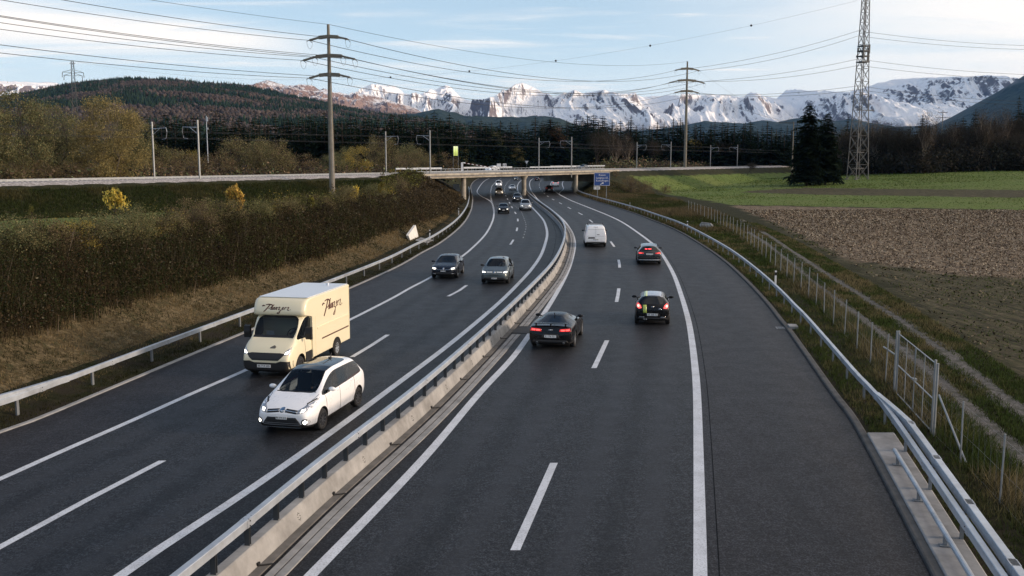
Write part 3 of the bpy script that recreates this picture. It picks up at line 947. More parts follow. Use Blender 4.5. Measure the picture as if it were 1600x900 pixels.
# ------------------------------------------------------------------ mountains and far hills
def prof_fn(pts, Y, extra=0.0):
    """skyline points (photo) -> crest height as a function of x at distance Y"""
    X = np.array([(p[0] - 800.0) / 1500.0 * Y / CP * 1.0 for p in pts])
    Z = []
    for a, b in pts:
        d = ray(a, b); Z.append(CAM_Z + d[2] / d[1] * Y)
    X = np.array([ray(a, b)[0] / ray(a, b)[1] * Y for a, b in pts])
    return X, np.array(Z) + extra
def mountain(name, pts, Y, depth, nx, ny, spur_len, spur_amp, rough, mat, base=0.0, back=0.35, power=1.15, curve=0.0, jag=0.0, fine=5, seed=0.0, ledge=0.0):
    X0, Z0 = prof_fn(pts, Y)
    x = np.linspace(X0[0], X0[-1], nx)
    v = np.concatenate([np.linspace(-back, 0, max(6, ny // 5), endpoint=False), np.linspace(0, 1, ny) ** 1.1])
    XX, T = np.meshgrid(x, v)
    crest_y = Y + curve * (x / Y) ** 2
    YY = crest_y[None, :] - T * depth
    L = spur_len
    # gullies and spurs run down from the crest; they bend a little on the way
    warp = (fbm(XX / L * 0.6 + seed, YY / L * 0.6, 3) - 0.5) * L * 0.9 * np.clip(T * 3, 0, 1)
    xs = XX + warp
    near = np.clip(np.abs(T) * 0.95, 0, 1)
    zc_sharp = np.interp(xs, X0, Z0)
    w = L * 0.8
    zc_soft = sum(np.interp(xs + k * w, X0, Z0) for k in (-1.5, -.75, 0, .75, 1.5)) / 5
    zc = zc_sharp * (1 - near) + zc_soft * near
    g = np.where(T >= 0, (1 - np.clip(T, 0, 1)) ** power, 1 + T * 0.9)
    H = base + (zc - base) * g
    sp = fbm(xs / L + seed * 3, T * 0.9 + seed, fine, 0.52, ridged=True) - 0.55
    sp2 = fbm(XX / L * 2.3 + seed, YY / L * 2.3, fine, 0.55, ridged=True) - 0.5
    env = np.clip(T * 2.2, 0, 1) * np.clip((1 - T) * 1.8, 0, 1) 
    amp = (zc_soft - base)
    H = H + amp * env * (spur_amp * sp * 1.6 + rough * sp2)
    cap = base + (np.interp(XX, X0, Z0) - base) * (1 - 0.30 * np.clip(T, 0, 1))
    H = np.where(T > 0, np.minimum(H, cap - 4 * fbm(XX / (L * .2), YY / (L * .2), 3)), H)
    if ledge:
        hh = H / ledge
        H = H * 0.55 + 0.45 * ledge * (np.floor(hh) + sstep(0.25, 0.95, hh - np.floor(hh)))
    if jag:
        H = H + jag * (fbm(XX / (L * .12), YY / (L * .12), 3) - 0.5) * (1 - near * 0.7) * np.clip(1 + T * 3, 0, 1)
    H = np.where(T >= 0.999, base - 40, H)
    V = np.stack([XX.ravel(), YY.ravel(), H.ravel()], 1)
    n0, n1 = XX.shape
    i = np.arange(n0 * n1).reshape(n0, n1)
    F = np.stack([i[:-1, :-1], i[1:, :-1], i[1:, 1:], i[:-1, 1:]], -1).reshape(-1, 4)
    me = bpy.data.meshes.new(name)
    set_mesh(me, V, F)
    me.materials.append(mat)
    bm = bmesh.new(); bm.from_mesh(me); bmesh.ops.recalc_face_normals(bm, faces=bm.faces)
    if sum(f.normal.z for f in list(bm.faces)[:200]) < 0: bmesh.ops.reverse_faces(bm, faces=bm.faces)
    bm.to_mesh(me); bm.free()
    me.polygons.foreach_set('use_smooth', np.zeros(len(F), bool))
    return structure(link(name, me))
def rock_snow(name, line, fade, rock, snow_amt, forest_z, scale):
    """snow lies on the gentler ground and above the snow line; forest below"""
    m, nt, p = new_mat(name); g = NT(m)
    geo = g.n('ShaderNodeNewGeometry')
    z = g.sepxyz(geo.outputs['Position'])[2]
    nz = g.sepxyz(geo.outputs['Normal'])[2]
    no = g.noise(scale, 6, 0.65); no2 = g.noise(scale * 4.5, 5, 0.7)
    zz = g.math('ADD', z, g.math('MULTIPLY', g.math('SUBTRACT', no, 0.5), fade * 1.6))
    sl = g.math('ADD', nz, g.math('MULTIPLY', g.math('SUBTRACT', no2, 0.5), 0.55))
    snow = g.math('MULTIPLY', g.rng(zz, line - fade, line + fade), g.rng(sl, snow_amt, snow_amt + 0.20))
    rk = g.ramp(no2, [(0.3, tuple(c * .55 for c in rock)), (0.7, tuple(c * 1.25 for c in rock))])
    fo = g.ramp(no2, [(0.3, (0.012, 0.022, 0.016)), (0.7, (0.035, 0.05, 0.03))])
    c = g.mix(g.rng(zz, forest_z - fade * .5, forest_z + fade * .5), fo, rk)
    c = g.mix(snow, c, (0.90, 0.90, 0.91))
    g.col(c); p.inputs['Roughness'].default_value = 0.8; p.inputs['Specular IOR Level'].default_value = 0.1
    return m
ALPS = [(-700, 150), (-500, 138), (-300, 142), (-150, 138), (-60, 143), (0, 142), (20, 137), (40, 135), (70, 133), (88, 134), (110, 139), (140, 138), (200, 142), (300, 147), (400, 150), (480, 152), (560, 153), (590, 151), (600, 144), (608, 140), (616, 138), (624, 141), (632, 147), (642, 149), (655, 149), (668, 150), (680, 144), (690, 139), (696, 136), (703, 138), (712, 146), (722, 153), (735, 156), (750, 156), (765, 156), (778, 153), (786, 146), (788.5, 143), (791, 146), (797, 142), (804, 138), (814, 135), (822, 135.5), (830, 139), (840, 143), (846, 146), (852, 150), (858, 155), (866, 152), (874, 149), (882, 145), (888, 147), (896, 150), (906, 148), (918, 145.5), (930, 149), (945, 150), (960, 149), (970, 147.5), (985, 150), (996, 148), (1004, 151), (1020, 150), (1036, 149), (1052, 150), (1070, 151), (1085, 151), (1098, 156), (1108, 154), (1116, 153), (1128, 159), (1136, 161), (1150, 157), (1160, 152), (1168, 147), (1174, 145), (1182, 146), (1190, 151), (1198, 150), (1206, 153), (1214, 153), (1222, 148), (1229, 142), (1238, 144), (1248, 147), (1262, 151), (1274, 156), (1288, 161), (1300, 160), (1312, 157), (1322, 149), (1330, 144), (1344, 142), (1358, 137), (1372, 134), (1386, 132), (1398, 129.5), (1410, 128.5), (1420, 131), (1432, 133), (1444, 128.5), (1455, 126), (1466, 129), (1476, 135), (1482, 134), (1488, 138), (1496, 145), (1510, 145), (1524, 139.5), (1534, 139), (1544, 144), (1552, 143), (1570, 147), (1620, 150), (1720, 142), (1900, 150), (2300, 155)]
ROCKS = [(-200, 190), (60, 175), (200, 160), (300, 147), (360, 138), (388, 133), (400, 129), (409, 126), (420, 125), (430, 127.5), (440, 130), (447, 134), (458, 133), (466, 133), (471, 131), (486, 132.5), (493, 137), (499, 140), (507, 138.5), (516, 140.5), (520, 143), (530, 142), (540, 146), (552, 147), (560, 146), (574, 146), (582, 149.5), (600, 154), (612, 157), (625, 160), (640, 166), (652, 170), (664, 176), (690, 186), (740, 200)]
BLUE = [(480, 215), (560, 186), (600, 180), (640, 178), (655, 176), (668, 172.5), (684, 170.5), (696, 173), (710, 176), (724, 180.5), (745, 181), (770, 183), (800, 183), (825, 182), (842, 181), (858, 182), (872, 184), (884, 189), (896, 194), (915, 198), (950, 204), (1010, 212)]
FORE = [(880, 215), (960, 206), (1030, 201), (1075, 194), (1100, 189), (1130, 191), (1160, 193), (1190, 188), (1215, 191), (1240, 185), (1258, 183), (1275, 185), (1300, 190), (1330, 186), (1360, 192), (1400, 198), (1450, 196), (1500, 202), (1600, 215)]
RIGHT = [(1400, 235), (1450, 205), (1490, 189), (1510, 180), (1530, 170), (1550, 156), (1566, 144), (1580, 131), (1590, 125), (1602, 117), (1640, 100), (1700, 88), (1800, 80), (1950, 95), (2200, 110)]
HILL = [(-600, 215), (-400, 190), (-200, 172), (-50, 160), (60, 152), (90, 143), (120, 135), (150, 127), (175, 123), (200, 120.5), (230, 121), (265, 121), (300, 125), (325, 128), (360, 129), (385, 132), (420, 139), (450, 147), (480, 152), (500, 157), (530, 164), (560, 170), (600, 177), (640, 182), (690, 190), (740, 198), (800, 212)]
mountain('snow_mountains', [(p[0], 149 + (p[1] - 149) * 1.28) for p in ALPS if -320 < p[0] < 1950], 15000, 5200, 1500, 190, 900, 1.0, 0.20, rock_snow('snow_and_rock', 360, 170, (0.175, 0.140, 0.128), 0.36, 300, 0.0026), base=60, jag=30, seed=2.3, power=0.85, fine=6)
mountain('rocky_range', ROCKS, 9500, 2600, 420, 80, 300, 0.30, 0.22, rock_snow('rock_with_snow_patches', 500, 120, (0.26, 0.18, 0.15), 0.80, 380, 0.0045), base=60, jag=22, seed=5.1, power=0.8, ledge=90)
mountain('wooded_foothills', FORE, 9000, 2500, 300, 50, 500, 0.25, 0.16, rock_snow('foothill_forest', 3000, 100, (0.05, 0.06, 0.05), 0.9, 1500, 0.004), base=40, jag=14, seed=8.2)
mountain('wooded_ridge', BLUE, 7000, 2200, 360, 60, 420, 0.2, 0.16, rock_snow('ridge_forest', 3000, 100, (0.05, 0.06, 0.05), 0.9, 1500, 0.006), base=30, jag=16, seed=1.7)
mountain('steep_mountain', RIGHT, 8000, 2600, 320, 70, 420, 0.24, 0.18, rock_snow('steep_forest_with_snow', 900, 320, (0.05, 0.05, 0.055), 0.45, 700, 0.006), base=40, jag=16, seed=4.4)

# near wooded hill: ground plus thousands of crowns
def build_hill():
    Y, depth = 3300.0, 1700.0
    m, nt, p = new_mat('hill_forest_floor'); g = NT(m)
    g.col(g.ramp(g.noise(0.02, 5), [(0.3, (0.020, 0.018, 0.014)), (0.7, (0.045, 0.035, 0.028))])); p.inputs['Roughness'].default_value = 1.0
    h = mountain('wooded_hill', [(a, b + 5.5) for a, b in HILL], Y, depth, 300, 90, 500, 0.14, 0.07, m, base=10, seed=6.6, power=0.75)
    me = h.data
    n = len(me.vertices); co = np.empty(n * 3, np.float32); me.vertices.foreach_get('co', co); co = co.reshape(-1, 3)
    nf = len(me.polygons); vi = np.empty(nf * 4, np.int32); me.loops.foreach_get('vertex_index', vi); vi = vi.reshape(-1, 4)
    q = co[vi]
    q = q[q.mean(1)[:, 1] > Y - depth * .97]
    area = np.linalg.norm(np.cross(q[:, 1] - q[:, 0], q[:, 3] - q[:, 0]), axis=1)
    vis = np.abs(q.mean(1)[:, 0]) < 2200
    pr = area * vis; pr /= pr.sum()
    K = 44000
    rs = np.random.default_rng(3)
    k = rs.choice(len(q), K, p=pr)
    u, v = rs.random((2, K, 1))
    P = q[k, 0] * (1 - u) * (1 - v) + q[k, 1] * u * (1 - v) + q[k, 2] * u * v + q[k, 3] * (1 - u) * v
    zone = fbm(P[:, 0] / 160, P[:, 1] / 160, 4) + 0.16 * (rs.random(K) - .5)
    con = zone > 0.53
    hgt = np.where(con, rs.uniform(12, 20, K), rs.uniform(8, 14, K)); rad = np.where(con, rs.uniform(2.6, 4.0, K), rs.uniform(3.6, 6.0, K))
    n = 6; a = np.arange(n) / n * 2 * math.pi
    V, F, Cc = [], [], []
    ring = np.stack([np.cos(a), np.sin(a)], 1)
    ph = rs.random(K) * 6.28
    c, s = np.cos(ph), np.sin(ph)
    rx = ring[None, :, 0] * c[:, None] - ring[None, :, 1] * s[:, None]; ry = ring[None, :, 0] * s[:, None] + ring[None, :, 1] * c[:, None]
    jit = rs.uniform(.7, 1.25, (K, n))
    lev = [(0.0, 1.0), (0.45, None), (1.0, 0.0)]
    r1 = np.where(con, 0.55, 1.15)
    verts = np.zeros((K, 2 * n + 1, 3))
    verts[:, :n, 0] = P[:, None, 0] + rx * rad[:, None] * jit; verts[:, :n, 1] = P[:, None, 1] + ry * rad[:, None] * jit; verts[:, :n, 2] = P[:, None, 2] + hgt[:, None] * 0.08
    j2 = rs.uniform(.7, 1.3, (K, n))
    verts[:, n:2 * n, 0] = P[:, None, 0] + rx * (rad * r1)[:, None] * j2; verts[:, n:2 * n, 1] = P[:, None, 1] + ry * (rad * r1)[:, None] * j2; verts[:, n:2 * n, 2] = P[:, None, 2] + hgt[:, None] * (0.55 + .12 * (j2 - 1))
    verts[:, 2 * n, :2] = P[:, :2] + rs.normal(0, .6, (K, 2)); verts[:, 2 * n, 2] = P[:, 2] + hgt
    f = []
    for i in range(n):
        j = (i + 1) % n
        f += [(i, j, n + j), (i, n + j, n + i), (n + i, n + j, 2 * n)]
    f = np.array(f)
    F = (f[None] + (np.arange(K) * (2 * n + 1))[:, None, None]).reshape(-1, 3)
    me2 = bpy.data.meshes.new('hill_woodland'); set_mesh(me2, verts.reshape(-1, 3), F)
    colr = np.where(con[:, None], np.array([[0.022, 0.036, 0.024]]) * rs.uniform(.6, 1.5, (K, 1)), np.array([[0.074, 0.060, 0.053]]) * rs.uniform(.55, 1.35, (K, 1)) + np.array([[.006, .003, 0.0]]) * rs.random((K, 1)))
    ca = me2.color_attributes.new('tint', 'FLOAT_COLOR', 'POINT')
    cc = np.ones((K, 2 * n + 1, 4), np.float32); cc[:, :, :3] = colr[:, None, :]
    ca.data.foreach_set('color', cc.ravel())
    me2.materials.append(tint_mat('woodland_crowns'))
    o = link('hill_woodland', me2)
    tag(o, 'dark brown and green woodland covering the far rounded hill', 'woodland', kind='stuff')
def tint_mat(name, rough=0.9, noise_scale=None, var=0.5, trans=0.0):
    """foliage colour carried leaf by leaf"""
    m, nt, p = new_mat(name); g = NT(m)
    c = g.attr('tint').outputs['Color']
    if noise_scale:
        n = g.noise(noise_scale, 3)
        c = g.mix(1.0, c, g.ramp(n, [(0.25, (1 - var,) * 3), (0.75, (1 + var,) * 3)]), 'MULTIPLY')
    nt.nodes.remove(p); o = nt.nodes['Material Output']
    d = g.n('ShaderNodeBsdfDiffuse'); t = g.n('ShaderNodeBsdfTranslucent'); x = g.n('ShaderNodeMixShader'); x.inputs[0].default_value = trans
    g.l(c, d.inputs[0]); g.l(c, t.inputs[0]); g.l(d.outputs[0], x.inputs[1]); g.l(t.outputs[0], x.inputs[2]); g.l(x.outputs[0], o.inputs['Surface'])
    return m
build_hill()

# the air: one closed box of thin haze round the whole place
def build_haze(density, col):
    mb = MB(); mb.box((0, 12000, 745), (60000, 66000, 1610))
    m = bpy.data.materials.new('haze'); m.use_nodes = True
    nt = m.node_tree; nt.nodes.clear()
    v = nt.nodes.new('ShaderNodeVolumePrincipled'); o = nt.nodes.new('ShaderNodeOutputMaterial')
    v.inputs['Color'].default_value = (*col, 1); v.inputs['Density'].default_value = density
    v.inputs['Anisotropy'].default_value = 0.0
    nt.links.new(v.outputs[0], o.inputs['Volume'])
    m.cycles.homogeneous_volume = True if hasattr(m.cycles, 'homogeneous_volume') else None
    ob = mb.build('haze', m)
    ob['kind'] = 'stuff'
    return ob
HAZE = build_haze(1.5e-5, (0.18, 0.46, 1.0))
# ------------------------------------------------------------------ vehicles
def paint(name, col, metal=0.0, rough=0.32, coat=0.7):
    m, nt, p = new_mat(name)
    p.inputs['Base Color'].default_value = (*col, 1)
    p.inputs['Metallic'].default_value = metal; p.inputs['Roughness'].default_value = rough
    p.inputs['Coat Weight'].default_value = coat; p.inputs['Coat Roughness'].default_value = 0.06
    g = NT(m)
    d = g.rng(g.noise(1.7, 5, 0.7, g.objc()), 0.35, 0.75, rough * 0.85, rough * 1.35); g.rough(d)
    # a film of road dirt low on the body
    z = g.sepxyz(g.objc())[2]
    f = g.math('MULTIPLY', g.rng(z, 0.62, 0.15, 0, 0.55), g.rng(g.noise(5, 5, 0.7, g.objc()), 0.25, 0.7))
    g.col(g.mix(f, tuple(col), tuple(min(a, b * 2.5 + .008) for a, b in zip((0.075, 0.070, 0.062), col))))
    if max(col) < .02: p.inputs['Specular IOR Level'].default_value = .3
    return m
def glass_mat(name, tint, alpha):
    m, nt, p = new_mat(name)
    nt.nodes.remove(p)
    o = nt.nodes['Material Output']
    tr = nt.nodes.new('ShaderNodeBsdfTransparent'); tr.inputs[0].default_value = (*tint, 1)
    dk = nt.nodes.new('ShaderNodeBsdfDiffuse'); dk.inputs[0].default_value = (0.006, 0.008, 0.010, 1)
    mx = nt.nodes.new('ShaderNodeMixShader'); mx.inputs[0].default_value = alpha
    nt.links.new(dk.outputs[0], mx.inputs[1]); nt.links.new(tr.outputs[0], mx.inputs[2])
    gl = nt.nodes.new('ShaderNodeBsdfGlossy'); gl.inputs['Roughness'].default_value = 0.03
    fr = nt.nodes.new('ShaderNodeFresnel'); fr.inputs[0].default_value = 1.48
    m2 = nt.nodes.new('ShaderNodeMixShader')
    nt.links.new(fr.outputs[0], m2.inputs[0]); nt.links.new(mx.outputs[0], m2.inputs[1]); nt.links.new(gl.outputs[0], m2.inputs[2])
    nt.links.new(m2.outputs[0], o.inputs['Surface'])
    return m
M['glass'] = plain('dark_car_glass', (0.006, 0.008, 0.010), 0.04, 0, 0.6)
M['glass_clear'] = glass_mat('car_glass', (0.55, 0.62, 0.66), 0.75)
M['chrome'] = plain('chrome', (0.65, 0.66, 0.68), 0.18, 1.0)
M['alloy'] = plain('alloy_wheel', (0.48, 0.49, 0.51), 0.3, 0.8)
M['alloy_dark'] = plain('dark_wheel', (0.10, 0.10, 0.105), 0.4, 0.5)
M['plastic'] = plain('trim_plastic', (0.014, 0.014, 0.015), 0.5)
M['lampglass'] = plain('lamp_housing', (0.42, 0.44, 0.47), 0.12, 0.4, 0.6, 1.0)
M['lamp_on'] = plain('headlamp_lit', (1, 1, 1), 0.3, emit=(1.0, 0.93, 0.80), estr=4.5)
M['lamp_on_far'] = plain('far_headlamp_lit', (1, 1, 1), 0.3, emit=(1.0, 0.95, 0.86), estr=10.0)
M['drl'] = plain('daytime_light', (1, 1, 1), 0.3, emit=(0.95, 0.97, 1.0), estr=.55)
M['tail'] = plain('tail_lamp', (0.30, 0.010, 0.012), 0.15, 0, 0.6, 1.0, emit=(1.0, 0.05, 0.05), estr=0.45)
M['tail_off'] = plain('unlit_tail_lamp', (0.22, 0.010, 0.012), 0.15, 0, 0.6, 1.0)
M['tail_on'] = plain('tail_lamp_lit', (0.6, 0.05, 0.05), 0.2, emit=(1.0, 0.10, 0.09), estr=1.5)
M['tail_core'] = plain('tail_lamp_core', (0.9, 0.5, 0.4), 0.2, emit=(1.0, 0.42, 0.34), estr=1.8)
M['plate'] = plain('number_plate', (0.74, 0.75, 0.75), 0.5)
M['ink'] = plain('plate_ink', (0.02, 0.02, 0.022), 0.6)
M['cabin'] = plain('cabin_trim', (0.022, 0.022, 0.024), 0.8)
M['skin'] = plain('skin', (0.46, 0.28, 0.20), 0.6)
M['seam'] = plain('panel_gap', (0.008, 0.008, 0.008), 0.9)
M['arch'] = plain('wheel_arch', (0.006, 0.006, 0.006), 0.95)

def ev_mesh(o):
    bpy.context.view_layer.update()
    dg = bpy.context.evaluated_depsgraph_get()
    return bpy.data.meshes.new_from_object(o.evaluated_get(dg), depsgraph=dg)

BODY, WIND, SIDE, REAR, ARCH, TRIM, ROOFG = range(7)
def car_shell(S):
    """one smooth shell from stations along the car; returns a mesh with a material index per region"""
    st = S['st']; NC = 10
    bm = bmesh.new(); cr = bm.edges.layers.float.new('crease_edge')
    rows = []
    for (x, zt, zb, w, wt, zl, kind) in st:
        if kind == 'c':
            half = [(0, zl), (w - .12, zl), (w - .03, zl + .10), (w, zl + .46 * (zb - zl)), (w - .012, zb - .13), (w - .05, zb),
                    (wt + .035, zt - .115), (wt - .055, zt - .040), (wt * .55, zt - .006), (0, zt)]
        else:
            half = [(0, zl), (w - .12, zl), (w - .03, zl + .10), (w, zl + .46 * (zt - zl)), (w - .015, zt - .15), (w - .055, zt - .065),
                    (w - .13, zt - .032), (wt, zt - .018), (wt * .55, zt - .004), (0, zt)]
        L = S['L'] / 2
        row = [bm.verts.new((L - x, y, z)) for y, z in half]
        row += [bm.verts.new((L - x, -y, z)) for y, z in half[-2:0:-1]]
        rows.append(row)
    n = len(rows[0])
    def reg(i, k):
        a, b = st[i], st[i + 1]
        kk = k if k < 9 else 17 - k          # mirrored column
        tags = S['reg'].get(i, {})
        if kk == 5: return tags.get('side', BODY)
        if kk in (7, 8): return tags.get('top', BODY)
        if kk == 6: return tags.get('pillar', BODY)
        if kk in (0, 1): return TRIM
        return BODY
    for i in range(len(rows) - 1):
        for k in range(n):
            k2 = (k + 1) % n
            f = bm.faces.new((rows[i][k], rows[i][k2], rows[i + 1][k2], rows[i + 1][k]))
            f.material_index = reg(i, k)
    for row, rev in ((rows[0], False), (rows[-1], True)):
        for a in range(9):
            b = 18 - a
            q = [row[a], row[a + 1], row[(b - 1) % n], row[b % n]]
            q = list(dict.fromkeys(q))
            if len(q) >= 3:
                f = bm.faces.new(q if rev else q[::-1]); f.material_index = BODY
    bmesh.ops.recalc_face_normals(bm, faces=bm.faces)
    bm.edges.ensure_lookup_table()
    for e in bm.edges:
        ms = {f.material_index for f in e.link_faces}
        if len(ms) > 1 and (ms & {WIND, SIDE, REAR, ROOFG}): e[cr] = 0.72
    for i, c in S.get('ring_crease', {}).items():
        for k in range(n):
            e = bm.edges.get((rows[i][k], rows[i][(k + 1) % n]))
            if e: e[cr] = max(e[cr], c)
    for k, c in S.get('long_crease', {}).items():
        for i in range(len(rows) - 1):
            for kk in {k, (18 - k) % n}:
                e = bm.edges.get((rows[i][kk], rows[i + 1][kk]))
                if e: e[cr] = max(e[cr], c)
    me = bpy.data.meshes.new('shell'); bm.to_mesh(me); bm.free()
    for m in range(7): me.materials.append(None)
    o = link('shell_work', me)
    s = o.modifiers.new('s', 'SUBSURF'); s.levels = S.get('sub', 2)
    cut = MB(); r = S['r'] + S.get('gap', .055)
    for x in (S['fo'], S['fo'] + S['wb']):
        for sy in (-1, 1):
            y0, y1 = sorted((sy * (S['W'] / 2 - .27), sy * (S['W'] / 2 + .3)))
            cut.lathe([(r, y0), (r, y1)], 28, 'Y', (S['L'] / 2 - x, 0, S['r'] + .01), mi=ARCH)
    c = cut.build('cutter_work', [None] * 7)
    b = o.modifiers.new('b', 'BOOLEAN'); b.operation = 'DIFFERENCE'; b.object = c; b.solver = 'EXACT'
    out = ev_mesh(o)
    for q in (o, c):
        d = q.data; bpy.data.objects.remove(q); bpy.data.meshes.remove(d)
    return out
def split_mesh(me, idx):
    bm = bmesh.new(); bm.from_mesh(me)
    bmesh.ops.delete(bm, geom=[f for f in bm.faces if f.material_index not in idx], context='FACES')
    for f in bm.faces: f.material_index = 0; f.smooth = True
    out = bpy.data.meshes.new('part'); bm.to_mesh(out); bm.free()
    return out
def islands(me):
    """one mesh per connected piece"""
    bm = bmesh.new(); bm.from_mesh(me); seen = set(); out = []
    groups = []
    for v in bm.verts:
        if v in seen: continue
        st, g = [v], []
        seen.add(v)
        while st:
            a = st.pop(); g.append(a.index)
            for e in a.link_edges:
                b = e.other_vert(a)
                if b not in seen: seen.add(b); st.append(b)
        groups.append(set(g))
    bm.free()
    for g in groups:
        b2 = bmesh.new(); b2.from_mesh(me)
        bmesh.ops.delete(b2, geom=[v for v in b2.verts if v.index not in g], context='VERTS')
        m = bpy.data.meshes.new('piece'); b2.to_mesh(m); b2.free()
        if len(m.polygons): out.append(m)
    return out
class Proj:
    """lays thin solid pieces (lamps, grilles, plates, seams) onto a body shell"""
    DIR = {'f': Vector((-1, 0, 0)), 'r': Vector((1, 0, 0)), 'l': Vector((0, -1, 0)), 'R': Vector((0, 1, 0)), 't': Vector((0, 0, -1))}
    def __init__(s, me, L, W, H):
        bm = bmesh.new(); bm.from_mesh(me); s.t = BVHTree.FromBMesh(bm); bm.free()
        s.L, s.W, s.H = L, W, H
    def start(s, v, a, b):
        if v == 'f': return Vector((s.L, a, b))
        if v == 'r': return Vector((-s.L, a, b))
        if v == 'l': return Vector((a, s.W * 2, b))
        if v == 'R': return Vector((a, -s.W * 2, b))
        return Vector((a, b, s.H * 2))
    def at(s, v, a, b, off=0.006):
        d = s.DIR[v]
        h, nrm, _, _ = s.t.ray_cast(s.start(v, a, b), d)
        if h is None:
            h, nrm, _, _ = s.t.find_nearest(s.start(v, a, b) + d * (s.L * 1.4 if v in 'fr' else s.W * 1.5))
        return h - d * off
    def patch(s, v, poly, off=0.006, step=0.05, thick=0.02):
        bm = bmesh.new()
        bm.faces.new([bm.verts.new((a, b, 0)) for a, b in poly])
        xs = [p[0] for p in poly]; ys = [p[1] for p in poly]
        for lo, hi, ax in ((min(xs), max(xs), 0), (min(ys), max(ys), 1)):
            k = max(1, int((hi - lo) / step))
            for i in range(1, k):
                c = lo + (hi - lo) * i / k
                bmesh.ops.bisect_plane(bm, geom=bm.verts[:] + bm.edges[:] + bm.faces[:], plane_co=(c, c, 0), plane_no=(1, 0, 0) if ax == 0 else (0, 1, 0))
        bmesh.ops.triangulate(bm, faces=[f for f in bm.faces if len(f.verts) > 4])
        for q in bm.verts: q.co = s.at(v, q.co.x, q.co.y, off)
        d = s.DIR[v]
        bound = [e for e in bm.edges if e.is_boundary]
        r = bmesh.ops.extrude_edge_only(bm, edges=bound)
        for q in r['geom']:
            if isinstance(q, bmesh.types.BMVert): q.co += d * thick
        bmesh.ops.recalc_face_normals(bm, faces=bm.faces)
        me = bpy.data.meshes.new('patch'); bm.to_mesh(me); bm.free()
        return me
    def seam(s, v, pts, w=0.012, off=0.0015):
        mb = MB()
        P = []
        for i in range(len(pts) - 1):
            k = max(2, int(math.dist(pts[i], pts[i + 1]) / .05))
            for j in range(k): P.append((pts[i][0] + (pts[i + 1][0] - pts[i][0]) * j / k, pts[i][1] + (pts[i + 1][1] - pts[i][1]) * j / k))
        P.append(pts[-1])
        Q = [s.at(v, a, b, off) for a, b in P]
        mb.tube(Q, w / 2, 4)
        return mb
def join_meshes(name, ms):
    bm = bmesh.new()
    for m in ms: bm.from_mesh(m)
    me = bpy.data.meshes.new(name); bm.to_mesh(me); bm.free()
    return me
def mirror_poly(p): return [(-a, b) for a, b in p][::-1]

def make_wheel(parent, x, y, r, w, spokes, rim_m, sy, rim_r=None):
    t = MB(); rr = rim_r or r * 0.68; h = w / 2
    t.lathe([(rr, -h), (r - .03, -h), (r - .005, -h + .03), (r, -h + .06), (r, h - .06), (r - .005, h - .03), (r - .03, h), (rr, h), (rr, -h)], 28, 'Y', cap=False)
    o = t.build('wheel', M['rubber'], parent, smooth=False, loc=(x, y, r))
    b = MB(); f = sy * (h - .012)
    b.lathe([(rr + .004, f - sy * .10), (rr + .004, f), (rr - .022, f + sy * .004), (rr - .03, f - sy * .06)] if sy > 0 else [(rr - .03, f + .06), (rr - .022, f - .004), (rr + .004, f), (rr + .004, f + .10)], 28, 'Y')
    b.lathe([(.01, f - sy * .01), (.065, f - sy * .01), (.07, f - sy * .06), (.01, f - sy * .06)], 14, 'Y')
    for k in range(spokes):
        a = k / spokes * 2 * math.pi
        for da in ((-.11, .11) if spokes <= 5 else (0,)):
            p0 = Vector((math.cos(a) * .05, f - sy * .02, math.sin(a) * .05)); p1 = Vector((math.cos(a + da) * (rr - .015), f - sy * .012, math.sin(a + da) * (rr - .015)))
            b.beam(p0, p1, .034, .03, up=(0, 1, 0))
    b.build('rim', rim_m, o)
    d = MB(); d.lathe([(.01, f - sy * .075), (rr, f - sy * .075), (rr, f - sy * .10), (.01, f - sy * .10)], 20, 'Y'); d.build('brake_disc', M['alloy_dark'], o)
    return o
def letters(body, size, depth=0.004):
    c = bpy.data.curves.new('lettering', 'FONT'); c.body = body; c.size = size; c.extrude = depth
    c.align_x = 'CENTER'; c.align_y = 'CENTER'; c.resolution_u = 3
    o = link('lettering_work', c); me = ev_mesh(o)
    bpy.data.objects.remove(o); bpy.data.curves.remove(c)
    return me
def put_letters(me, name, mat, parent, origin, right, up):
    right, up = Vector(right).normalized(), Vector(up).normalized()
    n = right.cross(up)
    me.transform(Matrix.Translation(origin) @ Matrix((right, up, n)).transposed().to_4x4())
    me.materials.clear(); me.materials.append(mat)
    return link(name, me, parent)

